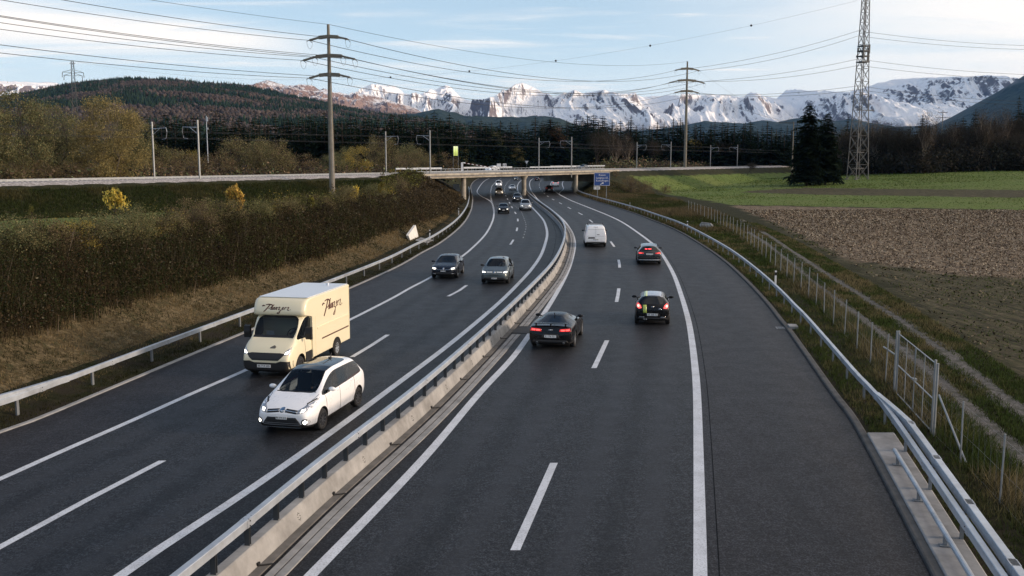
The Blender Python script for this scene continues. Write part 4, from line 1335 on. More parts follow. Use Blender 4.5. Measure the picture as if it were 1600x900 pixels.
def make_car(name, label, cat, S, loc, rz, group=None):
    """S: stations and details; the car's nose points along local +X"""
    th = thing(name, label, cat, loc, rz, group)
    L, W, H = S['L'], S['W'], S['H']
    sh = car_shell(S)
    pr = Proj(sh, L, W, H)
    def part(nm, idx, mat, par=th):
        me = split_mesh(sh, idx)
        if len(me.polygons) == 0: return None
        me.materials.append(mat)
        return link(nm, me, par)
    body = part('body', (BODY,), S['paint'])
    part('underbody', (ARCH, TRIM), M['arch'])
    gl = S.get('glass', M['glass'])
    part('windshield', (WIND,), gl); part('rear_window', (REAR,), S.get('rglass', M['glass']))
    for me in islands(split_mesh(sh, (SIDE,))):
        me.materials.append(gl); link('side_window', me, th)
    part('glass_roof', (ROOFG,), M['glass'])
    wy = W / 2 - .125
    for x in (S['fo'], S['fo'] + S['wb']):
        for sy in (-1, 1):
            make_wheel(th, L / 2 - x, sy * wy, S['r'], .215, S.get('spokes', 5), S.get('rim', M['alloy']), sy)
    for d in S.get('det', []):
        nm, v, poly, mat = d[:4]
        kw = d[4] if len(d) > 4 else {}
        kw = dict(kw); mir = kw.pop('mirror', False); par = kw.pop('on', None)
        kind = kw.pop('one', True)
        polys = [poly] + ([mirror_poly(poly)] if mir else [])
        for q in polys:
            vv = v
            me = pr.patch(vv, q, **kw); me.materials.append(mat)
            me.polygons.foreach_set('use_smooth', [True] * len(me.polygons))
            p = th
            if par:
                cands = [c for c in th.children if c.name.split('.')[0] == par]
                cy = sum(a for a, _ in q) / len(q)
                if cands: p = min(cands, key=lambda c: abs(sum(w.co.y for w in c.data.vertices) / len(c.data.vertices) - cy)) if v in 'fr' else cands[0]
            link(nm, me, p)
    for nm, v, poly, mat in S.get('sides', []):
        for vv in ('l', 'R'):
            me = pr.patch(vv, poly, .005, .06); me.materials.append(mat); link(nm, me, th)
    if S.get('seams'):
        mb = MB()
        for v, pts in S['seams']:
            for vv in (('l', 'R') if v == 's' else (v,)):
                q = pr.seam(vv, pts); mb.add(q.v, q.f)
        mb.build('panel_gap', M['seam'], body)
    if S.get('handles'):
        for hx, hz in S['handles']:
            for vv, sy in (('l', 1), ('R', -1)):
                p = pr.at(vv, hx, hz, .012); q = pr.at(vv, hx - .2, hz + .005, .012)
                b = MB(); b.beam(p, q, .03, .032); b.build('door_handle', S.get('handle_m', S['paint']), th)
    # mirrors
    mx, mz, mw = S['mir']
    for sy in (-1, 1):
        p = pr.at('l' if sy > 0 else 'R', mx, mz, 0)
        b = MB()
        q = p + Vector((-.02, sy * .15, .055))
        prof = [(0.0, -.10), (.05, -.09), (.075, -.03), (.08, .05), (.06, .095), (0.0, .10)]
        bmx = bmesh.new(); bmesh.ops.create_uvsphere(bmx, u_segments=12, v_segments=8, radius=1)
        for vv in bmx.verts:
            vv.co = Vector((vv.co.x * (.075 if vv.co.x > 0 else .03), vv.co.y * .125, vv.co.z * .068)) + q
        me = bpy.data.meshes.new('mirror'); bmx.to_mesh(me); bmx.free(); me.materials.append(S.get('mirror_m', S['paint']))
        me.polygons.foreach_set('use_smooth', [True] * len(me.polygons))
        mo = link('wing_mirror', me, th)
        b.beam(p + Vector((0, -sy * .03, .01)), q + Vector((0, -sy * .06, -.03)), .05, .04); b.build('mirror_arm', M['plastic'], mo)
    # plates
    for v, z, text in S.get('plates', []):
        p = pr.at(v, 0, z, .014); u = pr.at(v, 0, z + .05, .014) - pr.at(v, 0, z - .05, .014)
        fx = 1 if v == 'f' else -1
        u = Vector((u.x * .4, 0, u.z)).normalized(); rr = Vector((0, 1, 0)) * fx; nn = rr.cross(u)
        b = MB(); w2 = S.get('plate_w', .17 if v == 'f' else .25)
        b.box((0, 0, 0), (2 * w2, .085 if v == 'f' else .11, .014)); me = b.mesh('plate', M['plate'])
        me.transform(Matrix.Translation(p) @ Matrix((rr, u, nn)).transposed().to_4x4())
        po = link('number_plate', me, th)
        if text: put_letters(letters(text, .07 if v == 'f' else .105, .002), 'plate_text', M['ink'], po, p + nn * .009, rr, u)
    if S.get('cabin'):
        b = MB(); x0, x1, zf, bw = S['cabin']      # nose side, tail side, belt height, half width
        b.box(((x0 + x1) / 2, 0, zf - .30), (x0 - x1, 2 * bw, .04)); b.build('cabin_floor', M['cabin'], th)
        b = MB(); b.prism([(x0 + .05, zf - .3), (x0 + .08, zf - .02), (x0 - .18, zf + .02), (x0 - .36, zf - .05), (x0 - .36, zf - .3)], -bw, bw, 'Y')
        # prism along Y expects (x, z)
        b.build('dashboard', M['cabin'], th)
        for i, (sx, ys) in enumerate(S['seats']):
            for y in ys:
                b = MB(); b.prism([(sx + .22, zf - .28), (sx + .22, zf - .18), (sx - .20, zf - .20), (sx - .34, zf + .30), (sx - .44, zf + .29), (sx - .32, zf - .28)], y - .23, y + .23, 'Y')
                b.prism([(sx - .36, zf + .33), (sx - .37, zf + .50), (sx - .45, zf + .49), (sx - .44, zf + .33)], y - .12, y + .12, 'Y')
                b.build('seat', M['cabin'], th)
        b = MB(); wx, wy_, wz = S['wheel_at']
        ring = [Vector((wx + .17 * math.sin(a) * -.35, wy_ + .18 * math.cos(a), wz + .18 * math.sin(a))) for a in np.linspace(0, 2 * math.pi, 17)]
        b.tube(ring, .014, 6, cap=False); b.beam(ring[0], ring[8], .03, .03); b.build('steering_wheel', M['cabin'], th)
    bpy.data.meshes.remove(sh)
    return th, pr

# --- people behind the wheel ---------------------------------------------------
def make_driver(label, parent_thing, seat, wheel, shirt, hair):
    """seated figure (one skinned body) with both hands on the wheel rim, in the vehicle's own axes"""
    Mw = parent_thing.matrix_basis.copy()
    sx, sy, sz = seat; wx, wy, wz = wheel
    V, E, Rr = [], [], []
    def j(p, r, par=None):
        V.append(Vector(p)); Rr.append(r)
        if par is not None: E.append((par, len(V) - 1))
        return len(V) - 1
    pel = j((sx, sy, sz + .10), .14)
    bel = j((sx - .06, sy, sz + .28), .135, pel); ch = j((sx - .12, sy, sz + .46), .15, bel); up = j((sx - .13, sy, sz + .56), .10, ch)
    nk = j((sx - .12, sy, sz + .64), .055, up); hd0 = j((sx - .10, sy, sz + .72), .078, nk); hd1 = j((sx - .10, sy, sz + .82), .088, hd0); j((sx - .10, sy, sz + .90), .06, hd1)
    for s in (-1, 1):
        sh = j((sx - .12, sy + s * .18, sz + .53), .062, up)
        el = j((sx + .08, sy + s * .26, sz + .34), .046, sh)
        hw = Vector((wx - .02, wy + s * .17, wz + .03))
        wr = j(hw + Vector((-.09, s * .01, -.01)), .030, el)
        pm = j(hw + Vector((-.03, 0, 0)), .030, wr)
        for k, ln in enumerate((.050, .058, .054, .042)):
            b = hw + Vector((-.005, 0, .028 - .018 * k))
            a = j(b, .009, pm); c = j(b + Vector((.028, -s * .006, 0)), .008, a); j(b + Vector((.026, -s * (.006 + ln * .6), 0)), .007, c)
        tb = j(hw + Vector((-.03, -s * .03, .022)), .010, pm); j(hw + Vector((-.005, -s * .05, .03)), .009, tb)
        th_ = j((sx + .10, sy + s * .10, sz + .09), .085, pel); kn = j((sx + .46, sy + s * .14, sz + .13), .06, th_); an = j((sx + .66, sy + s * .13, sz - .16), .042, kn); j((sx + .80, sy + s * .13, sz - .17), .035, an)
    me = bpy.data.meshes.new('person'); me.from_pydata([tuple(v) for v in V], E, [])
    o = link('person_work', me)
    o.modifiers.new('k', 'SKIN'); sv = me.skin_vertices[0].data
    for i, r in enumerate(Rr): sv[i].radius = (r, r)
    sv[0].use_root = True
    u = o.modifiers.new('u', 'SUBSURF'); u.levels = 1
    out = ev_mesh(o); bpy.data.objects.remove(o); bpy.data.meshes.remove(me)
    out.materials.clear(); out.materials.append(shirt); out.materials.append(M['skin']); out.materials.append(M['cabin'])
    zz = sz + .62
    for p in out.polygons:
        c = p.center
        hand = (c - Vector((wx, wy, wz))).length < .24 and c.x > wx - .13
        p.material_index = 1 if (c.z > zz or hand) else (2 if c.z < sz + .2 and c.x > sx - .05 else 0)
        p.use_smooth = True
    # nose and ears pulled out of the head itself
    hc = Vector((sx - .10, sy, sz + .82))
    for v in out.vertices:
        d = v.co - hc
        if d.length < .13:
            if d.x > .05 and abs(d.y) < .025 and -.04 < d.z < .02: v.co.x += .022
            if abs(d.y) > .06 and abs(d.x) < .03 and abs(d.z) < .03: v.co.y += .018 * (1 if d.y > 0 else -1)
    pe = link('person', out); pe.matrix_basis = Mw
    tag(pe, label, 'person')
    bmx = bmesh.new(); bmesh.ops.create_uvsphere(bmx, u_segments=14, v_segments=10, radius=.105)
    for v in list(bmx.verts):
        if v.co.z < -.02 or (v.co.x > .045 and v.co.z < .05): v.co *= .86
        v.co.z *= 1.05
        v.co += hc + Vector((-.012, 0, .03))
    hm = bpy.data.meshes.new('hair'); bmx.to_mesh(hm); bmx.free(); hm.materials.append(hair); link('hair', hm, pe)
    bmx = bmesh.new()
    for s in (-1, 1):
        bmesh.ops.create_uvsphere(bmx, u_segments=8, v_segments=6, radius=.012, matrix=Matrix.Translation(hc + Vector((.078, s * .032, .012))))
    bmesh.ops.create_cube(bmx, size=1, matrix=Matrix.Translation(hc + Vector((.078, 0, -.055))) @ Matrix.Diagonal((.012, .045, .008, 1)))
    em = bpy.data.meshes.new('face'); bmx.to_mesh(em); bmx.free(); em.materials.append(M['ink']); link('eyes_and_mouth', em, pe)
    return pe

# --- body shapes: (x from nose, z top, z belt, half width, half width of roof or bonnet edge, z low, kind)
def hatch(L=4.28, W=1.79, H=1.47, cowl=1.18, hood=0.93, hdr=1.98, rend=3.78, belt=0.93, tail=1.05, rr=.60, nose=.70, r=.32, fo=.87, wb=2.62, glass_end=3.62, slope=.0):
    w = W / 2
    st = [(0.00, nose - .10, 0, w - .26, w - .45, .30, 'h'), (0.05, nose, 0, w - .15, w - .36, .22, 'h'), (0.30, hood - .10, 0, w - .05, w - .30, .19, 'h'),
          (0.62, hood - .01, 0, w - .005, w - .26, .18, 'h'), (cowl, hood + .085, 0, w, w - .235, .18, 'h'),
          (hdr, H - .055, belt, w, rr, .18, 'c'), (hdr + .42, H - .005, belt + .01, w, rr + .01, .18, 'c'), (hdr + .50, H, belt + .01, w, rr + .01, .18, 'c'),
          (glass_end - .28, H - .03, belt + .05, w, rr - .01, .18, 'c'), (glass_end, H - .06, belt + .08, w - .005, rr - .02, .19, 'c'),
          (rend, H - .085 - slope, belt + .10, w - .01, rr - .04, .20, 'c'),
          (L - .16, tail, 0, w - .04, w - .27, .24, 'h'), (L - .05, tail - .12, 0, w - .09, w - .33, .26, 'h'), (L, tail - .30, 0, w - .19, w - .42, .34, 'h')]
    reg = {4: {'top': WIND, 'side': SIDE}, 5: {'side': SIDE}, 7: {'side': SIDE}, 8: {'side': SIDE}, 10: {'top': REAR}}
    return dict(L=L, W=W, H=H, st=st, reg=reg, r=r, fo=fo, wb=wb, mir=(L / 2 - cowl - .42, hood + .08, .2))
# ------------------------------------------------------------------ traffic
def fwd_at(curve, y, oncoming):
    s = float(curve.slope(y)); d = Vector((s, 1, 0)).normalized()
    return -d if oncoming else d
def place(px, py, S, axle, sy, curve, oncoming, turn=0.0):
    """ground position of the vehicle centre from where one wheel (sy=+-1) or an axle centre (sy=0) meets the road"""
    p = flat(px, py); f = fwd_at(curve, p[1], oncoming)
    if turn: f = Matrix.Rotation(turn, 3, 'Z') @ f
    l = Vector((-f.y, f.x, 0))
    ax = S['L'] / 2 - (S['fo'] if axle == 'f' else S['fo'] + S['wb'])
    c = Vector((p[0], p[1], 0)) - f * ax - l * (sy * (S['W'] / 2 - .05))
    return Vector((c.x, c.y, 0.004)), math.atan2(f.y, f.x)
def circ(cx, cy, r, n=12, ry=None):
    ry = ry or r
    return [(cx + r * math.cos(2 * math.pi * k / n), cy + ry * math.sin(2 * math.pi * k / n)) for k in range(n)]
def door_seams(S, xs, zlo, zhi):
    L = S['L'] / 2
    out = [('s', [(L - x, zlo), (L - x, zhi)]) for x in xs]
    out.append(('s', [(L - xs[0], zlo), (L - xs[-1], zlo)]))
    return out

WHITE = paint('white_paint', (0.86, 0.87, 0.89), 0, .3)
CREAM = paint('cream_paint', (0.82, 0.75, 0.54), 0, .38)
BLACKP = paint('black_paint', (0.004, 0.004, 0.005), 0, .28, .18)
NAVY = paint('blue_black_paint', (0.005, 0.006, 0.013), 0.1, .28, .4)
GREY = paint('grey_green_metallic', (0.095, 0.118, 0.125), 0.35, .35)
DARKG = paint('dark_grey_metallic', (0.022, 0.025, 0.03), 0.4, .3)
SILVER = paint('silver_metallic', (0.34, 0.35, 0.36), 0.6, .32)
BEIGE = paint('beige_metallic', (0.40, 0.36, 0.30), 0.4, .32)
ROSE = paint('pale_rose_paint', (0.62, 0.50, 0.50), 0.1, .32)

# ---- white MPV
S = hatch(4.46, 1.80, 1.62, cowl=1.00, hood=.97, hdr=1.92, rend=4.08, belt=1.00, tail=1.16, rr=.60, nose=.74, r=.32, fo=.92, wb=2.78, glass_end=3.92)
S['reg'][5]['top'] = ROOFG; S['reg'][6] = {'top': ROOFG, 'side': SIDE}; S['reg'][7]['top'] = ROOFG; S['reg'][9] = {'side': SIDE}
S.update(paint=WHITE, glass=M['glass_clear'], spokes=10, rim=M['alloy_dark'], sub=3,
  det=[('headlight', 'f', [(.47, .665), (.62, .69), (.80, .80), (.875, .93), (.80, .94), (.64, .86), (.48, .76)], M['lampglass'], dict(mirror=True)),
       ('lamp_unit', 'f', [(.56, .70), (.655, .73), (.67, .79), (.57, .77)], M['lamp_on'], dict(mirror=True, off=.010, on='headlight')),
       ('lamp_eyebrow', 'f', [(.62, .87), (.78, .945), (.86, .96), (.83, .985), (.74, .97), (.60, .895)], M['plastic'], dict(mirror=True, on='headlight')),
       ('grille', 'f', [(.09, .70), (.46, .665), (.47, .755), (.11, .785)], M['plastic'], dict(mirror=True)),
       ('grille_bar', 'f', [(.09, .735), (.46, .70), (.46, .722), (.09, .757)], M['chrome'], dict(mirror=True, off=.013, on='grille')),
       ('emblem', 'f', circ(0, .755, .088, 16, .062), M['chrome'], dict(off=.012)),
       ('air_intake', 'f', [(-.60, .285), (.60, .285), (.55, .42), (.44, .56), (-.44, .56), (-.55, .42)], M['black'], dict(off=.010)),
       ('intake_bar', 'f', [(-.55, .335), (.55, .335), (.545, .343), (-.545, .343)], M['galv_dark'], dict(off=.016, on='air_intake')),
       ('intake_bar', 'f', [(-.53, .385), (.53, .385), (.525, .392), (-.525, .392)], M['galv_dark'], dict(off=.016, on='air_intake')),
       ('lip', 'f', [(-.58, .225), (.58, .225), (.56, .262), (-.56, .262)], M['alloy']),
       ('fog_light', 'f', circ(.70, .43, .050), M['lamp_on'], dict(mirror=True, off=.012)),
       ('fog_surround', 'f', circ(.70, .43, .10), M['plastic'], dict(mirror=True, off=.004)),
       ('wiper', 'f', [(-.62, 1.065), (.05, 1.06), (.62, 1.075), (.62, 1.09), (.05, 1.085), (-.62, 1.085)], M['plastic']),
       ('taillight', 'r', [(.60, .92), (.82, .90), (.84, 1.12), (.70, 1.14)], M['tail_off'], dict(mirror=True))],
  sides=[('pillar_trim', 'l', [(.92, 1.02), (.99, 1.02), (.40, 1.45), (.36, 1.43)], M['plastic'])] if False else [],
  seams=[('s', [(1.02, .34), (1.06, .98)]), ('s', [(.02, .30), (.02, 1.00)]), ('s', [(1.02, .34), (.9, .30), (-.95, .30), (-1.16, .52), (-1.15, 1.06)]), ('t', [(1.95, .62), (1.24, .74)]), ('t', [(1.95, -.62), (1.24, -.74)])],
  handles=[(.20, .93), (-.86, .98)], plates=[('f', .545, 'BE 574 213')],
  cabin=(1.15, -1.5, 1.02, .72), seats=[(.15, (-.36, .36)), (-.85, (-.36, .36))], wheel_at=(.62, .36, 1.02))
loc, rz = place(504, 671, S, 'f', 1, cLD, True)
MPV, _ = make_car('white_mpv', 'white people carrier with glass roof beside the median, nearest oncoming vehicle', 'car', S, loc, rz)
b = MB(); b.tube([(-1.30, 0, 1.60), (-1.42, 0, 1.72)], .012, 5); b.box((-1.29, 0, 1.605), (.14, .06, .03)); b.build('antenna', M['plastic'], MPV)
DARKCLOTH = plain('dark_cloth', (0.03, 0.035, 0.05), 0.9); HAIR = plain('brown_hair', (0.025, 0.017, 0.012), 0.7); LIGHTCLOTH = plain('pale_cloth', (0.35, 0.36, 0.38), 0.9)
make_driver('person in dark top driving the white people carrier', MPV, (.08, .36, .62), (.62, .36, 1.02), DARKCLOTH, HAIR)

# ---- grey electric hatch
S = hatch(4.26, 1.81, 1.56, cowl=.92, hood=.98, hdr=1.80, rend=3.90, belt=.98, tail=1.10, rr=.58, nose=.76, r=.35, fo=.82, wb=2.77, glass_end=3.62)
S.update(paint=GREY, glass=M['glass_clear'], spokes=5, rim=M['alloy_dark'], mirror_m=M['plastic'],
  det=[('headlight', 'f', [(.50, .74), (.82, .74), (.88, .83), (.80, .87), (.56, .82)], M['lampglass'], dict(mirror=True)),
       ('lamp_unit', 'f', [(.58, .755), (.78, .755), (.80, .82), (.62, .81)], M['lamp_on'], dict(mirror=True, off=.010, on='headlight')),
       ('light_bar', 'f', [(.14, .783), (.50, .775), (.50, .795), (.14, .80)], M['drl'], dict(mirror=True)),
       ('emblem', 'f', circ(0, .79, .062), M['chrome']),
       ('lower_grille', 'f', [(-.66, .24), (.66, .24), (.72, .38), (.58, .46), (-.58, .46), (-.72, .38)], M['plastic']),
       ('air_intake', 'f', [(-.30, .60), (.30, .60), (.27, .635), (-.27, .635)], M['plastic']),
       ('taillight', 'r', [(.50, .92), (.80, .92), (.80, 1.04), (.54, 1.04)], M['tail_off'], dict(mirror=True)),
       ],
  seams=door_seams(S, (1.15, 2.15, 3.2), .34, .98), handles=[(.05, .93), (-.92, .95)], plates=[('f', .40, 'BE 80 466')],
  cabin=(1.05, -1.4, 1.0, .72), seats=[(.10, (-.36, .36)), (-.80, (-.36, .36))], wheel_at=(.55, .36, 1.0))
loc, rz = place(795, 442.5, S, 'f', 1, cLD, True)
IDC, _ = make_car('grey_hatchback', 'grey-green electric hatchback with lit lamps in the lane beside the median', 'car', S, loc, rz)
make_driver('person in pale top driving the grey-green hatchback', IDC, (.05, .36, .60), (.55, .36, 1.0), LIGHTCLOTH, HAIR)

# ---- dark hatch with chrome line
S = hatch(4.26, 1.79, 1.46, cowl=1.18, hood=.90, hdr=1.98, rend=3.78, belt=.92, tail=1.02, nose=.68, r=.315, fo=.85, wb=2.63, glass_end=3.55)
S.update(paint=NAVY, spokes=5,
  det=[('headlight', 'f', [(.44, .64), (.78, .66), (.86, .78), (.76, .79), (.46, .73)], M['lampglass'], dict(mirror=True)),
       ('lamp_unit', 'f', [(.52, .655), (.74, .67), (.76, .745), (.54, .72)], M['lamp_on'], dict(mirror=True, off=.010, on='headlight')),
       ('grille', 'f', [(-.44, .62), (.44, .62), (.45, .72), (-.45, .72)], M['plastic']),
       ('grille_bar', 'f', [(-.44, .622), (.44, .622), (.44, .645), (-.44, .645)], M['chrome'], dict(off=.012, on='grille')),
       ('emblem', 'f', circ(0, .695, .06), M['chrome'], dict(off=.014)),
       ('lower_grille', 'f', [(-.70, .25), (.70, .25), (.74, .36), (.58, .44), (-.58, .44), (-.74, .36)], M['plastic']),
       ('bumper_trim', 'f', [(.52, .345), (.74, .36), (.74, .385), (.52, .37)], M['chrome'], dict(mirror=True, off=.012)),
       ('taillight', 'r', [(.50, .82), (.80, .82), (.80, .98), (.54, .98)], M['tail_off'], dict(mirror=True))],
  seams=door_seams(S, (1.25, 2.2, 3.2), .32, .92), handles=[(.02, .88), (-.92, .90)], plates=[('f', .53, 'BE 319 706')])
loc, rz = place(715, 434, S, 'f', 1, cLD, True)
make_car('dark_hatchback', 'blue-black hatchback with chrome grille line, passing left of the grey-green hatchback', 'car', S, loc, rz)

# ---- black sports coupe seen from behind
def coupe():
    L, W, H = 4.78, 1.90, 1.34; w = W / 2
    st = [(0.0, .60, 0, w - .30, w - .45, .28, 'h'), (.05, .70, 0, w - .18, w - .40, .2, 'h'), (.35, .80, 0, w - .05, w - .34, .16, 'h'), (.95, .90, 0, w, w - .28, .16, 'h'),
          (1.72, 1.0, 0, w - .01, w - .30, .16, 'h'), (2.36, H - .05, .96, w - .02, .50, .16, 'c'), (2.78, H, .97, w - .02, .51, .16, 'c'), (2.86, H, .97, w - .02, .51, .16, 'c'),
          (3.05, H - .005, .99, w, .50, .16, 'c'), (3.32, H - .03, 1.02, w + .01, .49, .17, 'c'), (3.44, H - .06, 1.03, w + .015, .48, .17, 'c'),
          (4.22, 1.05, 0, w + .01, w - .34, .20, 'h'), (4.60, 1.03, 0, w - .03, w - .30, .24, 'h'), (4.70, .98, 0, w - .06, w - .28, .26, 'h'), (L, .62, 0, w - .10, w - .28, .32, 'h')]
    return dict(L=L, W=W, H=H, st=st, reg={4: {'top': WIND, 'side': SIDE}, 5: {'side': SIDE}, 6: {'side': SIDE}, 7: {'side': SIDE}, 8: {'side': SIDE}, 10: {'top': REAR}},
                r=.345, fo=.92, wb=2.81, mir=(.40, 1.0, .2))
S = coupe()
S.update(paint=BLACKP, spokes=10, sub=3, ring_crease={12: .35, 13: .3},
  det=[('taillight', 'r', [(.38, .80), (.86, .82), (.87, .92), (.80, .935), (.40, .90)], M['tail'], dict(mirror=True)),
       ('lamp_unit', 'r', [(.44, .825), (.60, .83), (.60, .885), (.45, .88)], M['tail_on'], dict(mirror=True, off=.011, on='taillight')),
       ('lamp_core', 'r', [(.64, .835), (.78, .845), (.78, .90), (.64, .89)], M['tail_on'], dict(mirror=True, off=.011, on='taillight')),
       ('emblem', 'r', [(-.10, .855), (-.03, .855), (-.03, .84), (.03, .84), (.03, .855), (.10, .855), (.10, .875), (.03, .875), (.03, .89), (-.03, .89), (-.03, .875), (-.10, .875)], M['chrome']),
       ('plate_recess', 'r', [(-.40, .50), (.40, .50), (.32, .70), (-.32, .70)], M['plastic']),
       ('diffuser', 'r', [(-.78, .28), (.78, .28), (.70, .44), (-.70, .44)], M['plastic'], dict(off=.01)),
       ('exhaust', 'r', circ(.56, .33, .05), M['galv_dark'], dict(mirror=True, off=.02))],
  seams=[('s', [(1.0, .32), (.95, .95)]), ('s', [(-.42, .32), (-.40, .98)]), ('s', [(1.0, .32), (-.42, .32)]), ('t', [(-1.80, -.62), (-1.80, .62)])],
  handles=[(-.25, .90)], plates=[('r', .60, 'JE 176 721')])
loc, rz = place(865, 540.5, S, 'r', 0, cRD, False)
CP_, prc = make_car('black_coupe', 'black sports coupe with rear spoiler and lit red tail lamps', 'car', S, loc, rz)
b = MB()
b.prism([(-2.06, 1.115), (-2.30, 1.12), (-2.34, 1.145), (-2.30, 1.15), (-2.08, 1.135)], -.70, .70, 'Y')
for y in (-.62, 0, .62): b.box((-2.19, y, 1.07), (.16, .05, .12))
b.build('rear_spoiler', BLACKP, CP_)
b = MB(); b.prism([(-.95, 1.325), (-1.10, 1.32), (-1.11, 1.40), (-1.06, 1.39)], -.018, .018, 'Y'); b.build('antenna', M['plastic'], CP_)

# ---- small black hatch with lime stripe
S = hatch(3.95, 1.72, 1.47, cowl=1.12, hood=.94, hdr=1.80, rend=3.52, belt=.97, tail=1.06, rr=.55, nose=.72, r=.32, fo=.80, wb=2.45, glass_end=3.30)
S['st'][10] = (3.50, 1.40, 1.06, .84, .53, .20, 'c')
S['st'][11] = (3.80, 1.03, 0, .81, .55, .24, 'h')
LIME = plain('lime_stripe', (0.42, 0.52, 0.10), 0.35, 0, .5, .8)
ROOF_SHEEN = paint('roof_sky_sheen', (0.42, 0.44, 0.50), 0.3, .3)  # pale reflection on the black roof, painted as a grey sheet
S.update(paint=BLACKP, spokes=10, rim=M['alloy_dark'],
  det=[('taillight', 'r', [(.52, .85), (.66, .83), (.77, .93), (.78, 1.06), (.68, 1.08), (.56, .97)], M['tail_on'], dict(mirror=True)),
       ('lamp_core', 'r', circ(.675, .955, .055), M['tail_core'], dict(mirror=True, off=.012, on='taillight')),
       ('tail_stripe', 'r', [(.27, .62), (.44, .62), (.46, 1.00), (.29, 1.00)], LIME),
       ('emblem', 'r', [(-.07, .90), (.07, .90), (.05, .93), (-.05, .93)], M['chrome']),
       ('badge', 'r', [(-.40, .80), (-.28, .80), (-.30, .84), (-.40, .85)], M['chrome']),
       ('plate_recess', 'r', [(-.34, .46), (.34, .46), (.30, .62), (-.30, .62)], M['plastic']),
       ('rear_bumper_trim', 'r', [(-.72, .26), (.72, .26), (.68, .40), (-.68, .40)], M['plastic']),
       ('bumper_highlight', 'r', [(.38, .41), (.62, .42), (.62, .44), (.38, .43)], M['chrome'], dict(mirror=True, off=.012)),
       ('exhaust', 'r', circ(.40, .29, .045), M['chrome'], dict(off=.02)), ('exhaust', 'r', circ(.29, .29, .045), M['chrome'], dict(off=.02)),
       ('roof_panel', 't', [(.02, -.50), (.02, .50), (-1.40, .49), (-1.52, .42), (-1.55, 0), (-1.52, -.42), (-1.40, -.49)], ROOF_SHEEN, dict(off=.004, step=.12)),
       ('roof_stripe', 't', [(.02, .26), (.02, .42), (-1.50, .42), (-1.53, .26)], LIME, dict(off=.009, step=.12))],
  seams=[('s', [(.80, .34), (.78, .95)]), ('s', [(-.42, .32), (-.42, 1.0)])], handles=[(-.22, .92)], plates=[('r', .545, 'BE 208 76')])
loc, rz = place(1019, 505.5, S, 'r', 0, cR2, False)
make_car('striped_hatchback', 'small black hatchback with lime green stripe over roof and tailgate', 'car', S, loc, rz)

# ---- dark estate with a red sign in the rear window
S = hatch(4.76, 1.86, 1.50, cowl=1.35, hood=.92, hdr=2.12, rend=4.36, belt=.95, tail=1.06, rr=.57, nose=.70, r=.34, fo=.90, wb=2.82, glass_end=4.10)
LEDM = plain('red_led_sign', (0.2, 0.01, 0.01), .4, emit=(1.0, .07, .08), estr=3.5)
S.update(paint=DARKG, spokes=5,
  det=[('taillight', 'r', [(.42, .86), (.86, .86), (.89, .98), (.80, 1.00), (.44, .93)], M['tail'], dict(mirror=True)),
       ('lamp_unit', 'r', [(.56, .88), (.80, .885), (.82, .94), (.58, .91)], M['tail_on'], dict(mirror=True, off=.011, on='taillight')),
       ('plate_recess', 'r', [(-.30, .76), (.30, .76), (.30, .90), (-.30, .90)], M['plastic']),
       ('bumper_insert', 'r', [(-.62, .52), (.62, .52), (.66, .62), (-.66, .62)], M['plastic']),
       ('skid_strip', 'r', [(-.80, .36), (.80, .36), (.82, .41), (-.82, .41)], M['chrome']),
       ('rear_diffuser', 'r', [(-.74, .26), (.74, .26), (.74, .34), (-.74, .34)], M['plastic'])],
  seams=[('s', [(.2, .34), (.2, .95)]), ('s', [(-.85, .34), (-.85, .98)])], handles=[(-.05, .88), (-1.05, .92)], plates=[('r', .83, 'BE 60 318')])
loc, rz = place(1013.7, 412, S, 'r', 0, cR2, False)
EST, pre = make_car('dark_estate', 'dark grey estate with silver roof rails and red lit sign in its rear window', 'car', S, loc, rz)
for sy in (-1, 1):
    b = MB(); pts = [Vector((x, sy * .56, pre.at('t', x, sy * .56).z + h)) for x, h in ((.15, .0), (.05, .045), (-.8, .05), (-1.7, .05), (-1.85, .0))]
    b.tube(pts, .022, 6); b.build('roof_rail', M['chrome'], EST)
b = MB()
rs = random.Random(4)
for k, u in enumerate([.30, .255, .21, .165, .06, .015, -.03, -.075, -.12]):
    p = pre.at('r', u + .03, 1.235, .012); q = pre.at('r', u + .03, 1.175, .012)
    b.beam(p, q, .012, .01)
    p2 = pre.at('r', u, 1.235, .012); q2 = pre.at('r', u, 1.175, .012)
    if k % 3 != 1: b.beam(p2, q2, .012, .01)
    for z in (1.235, 1.205, 1.175):
        if (k + int(z * 1000)) % 2: b.beam(pre.at('r', u, z, .012), pre.at('r', u + .03, z, .012), .012, .01)
b.build('lit_sign', LEDM, EST)

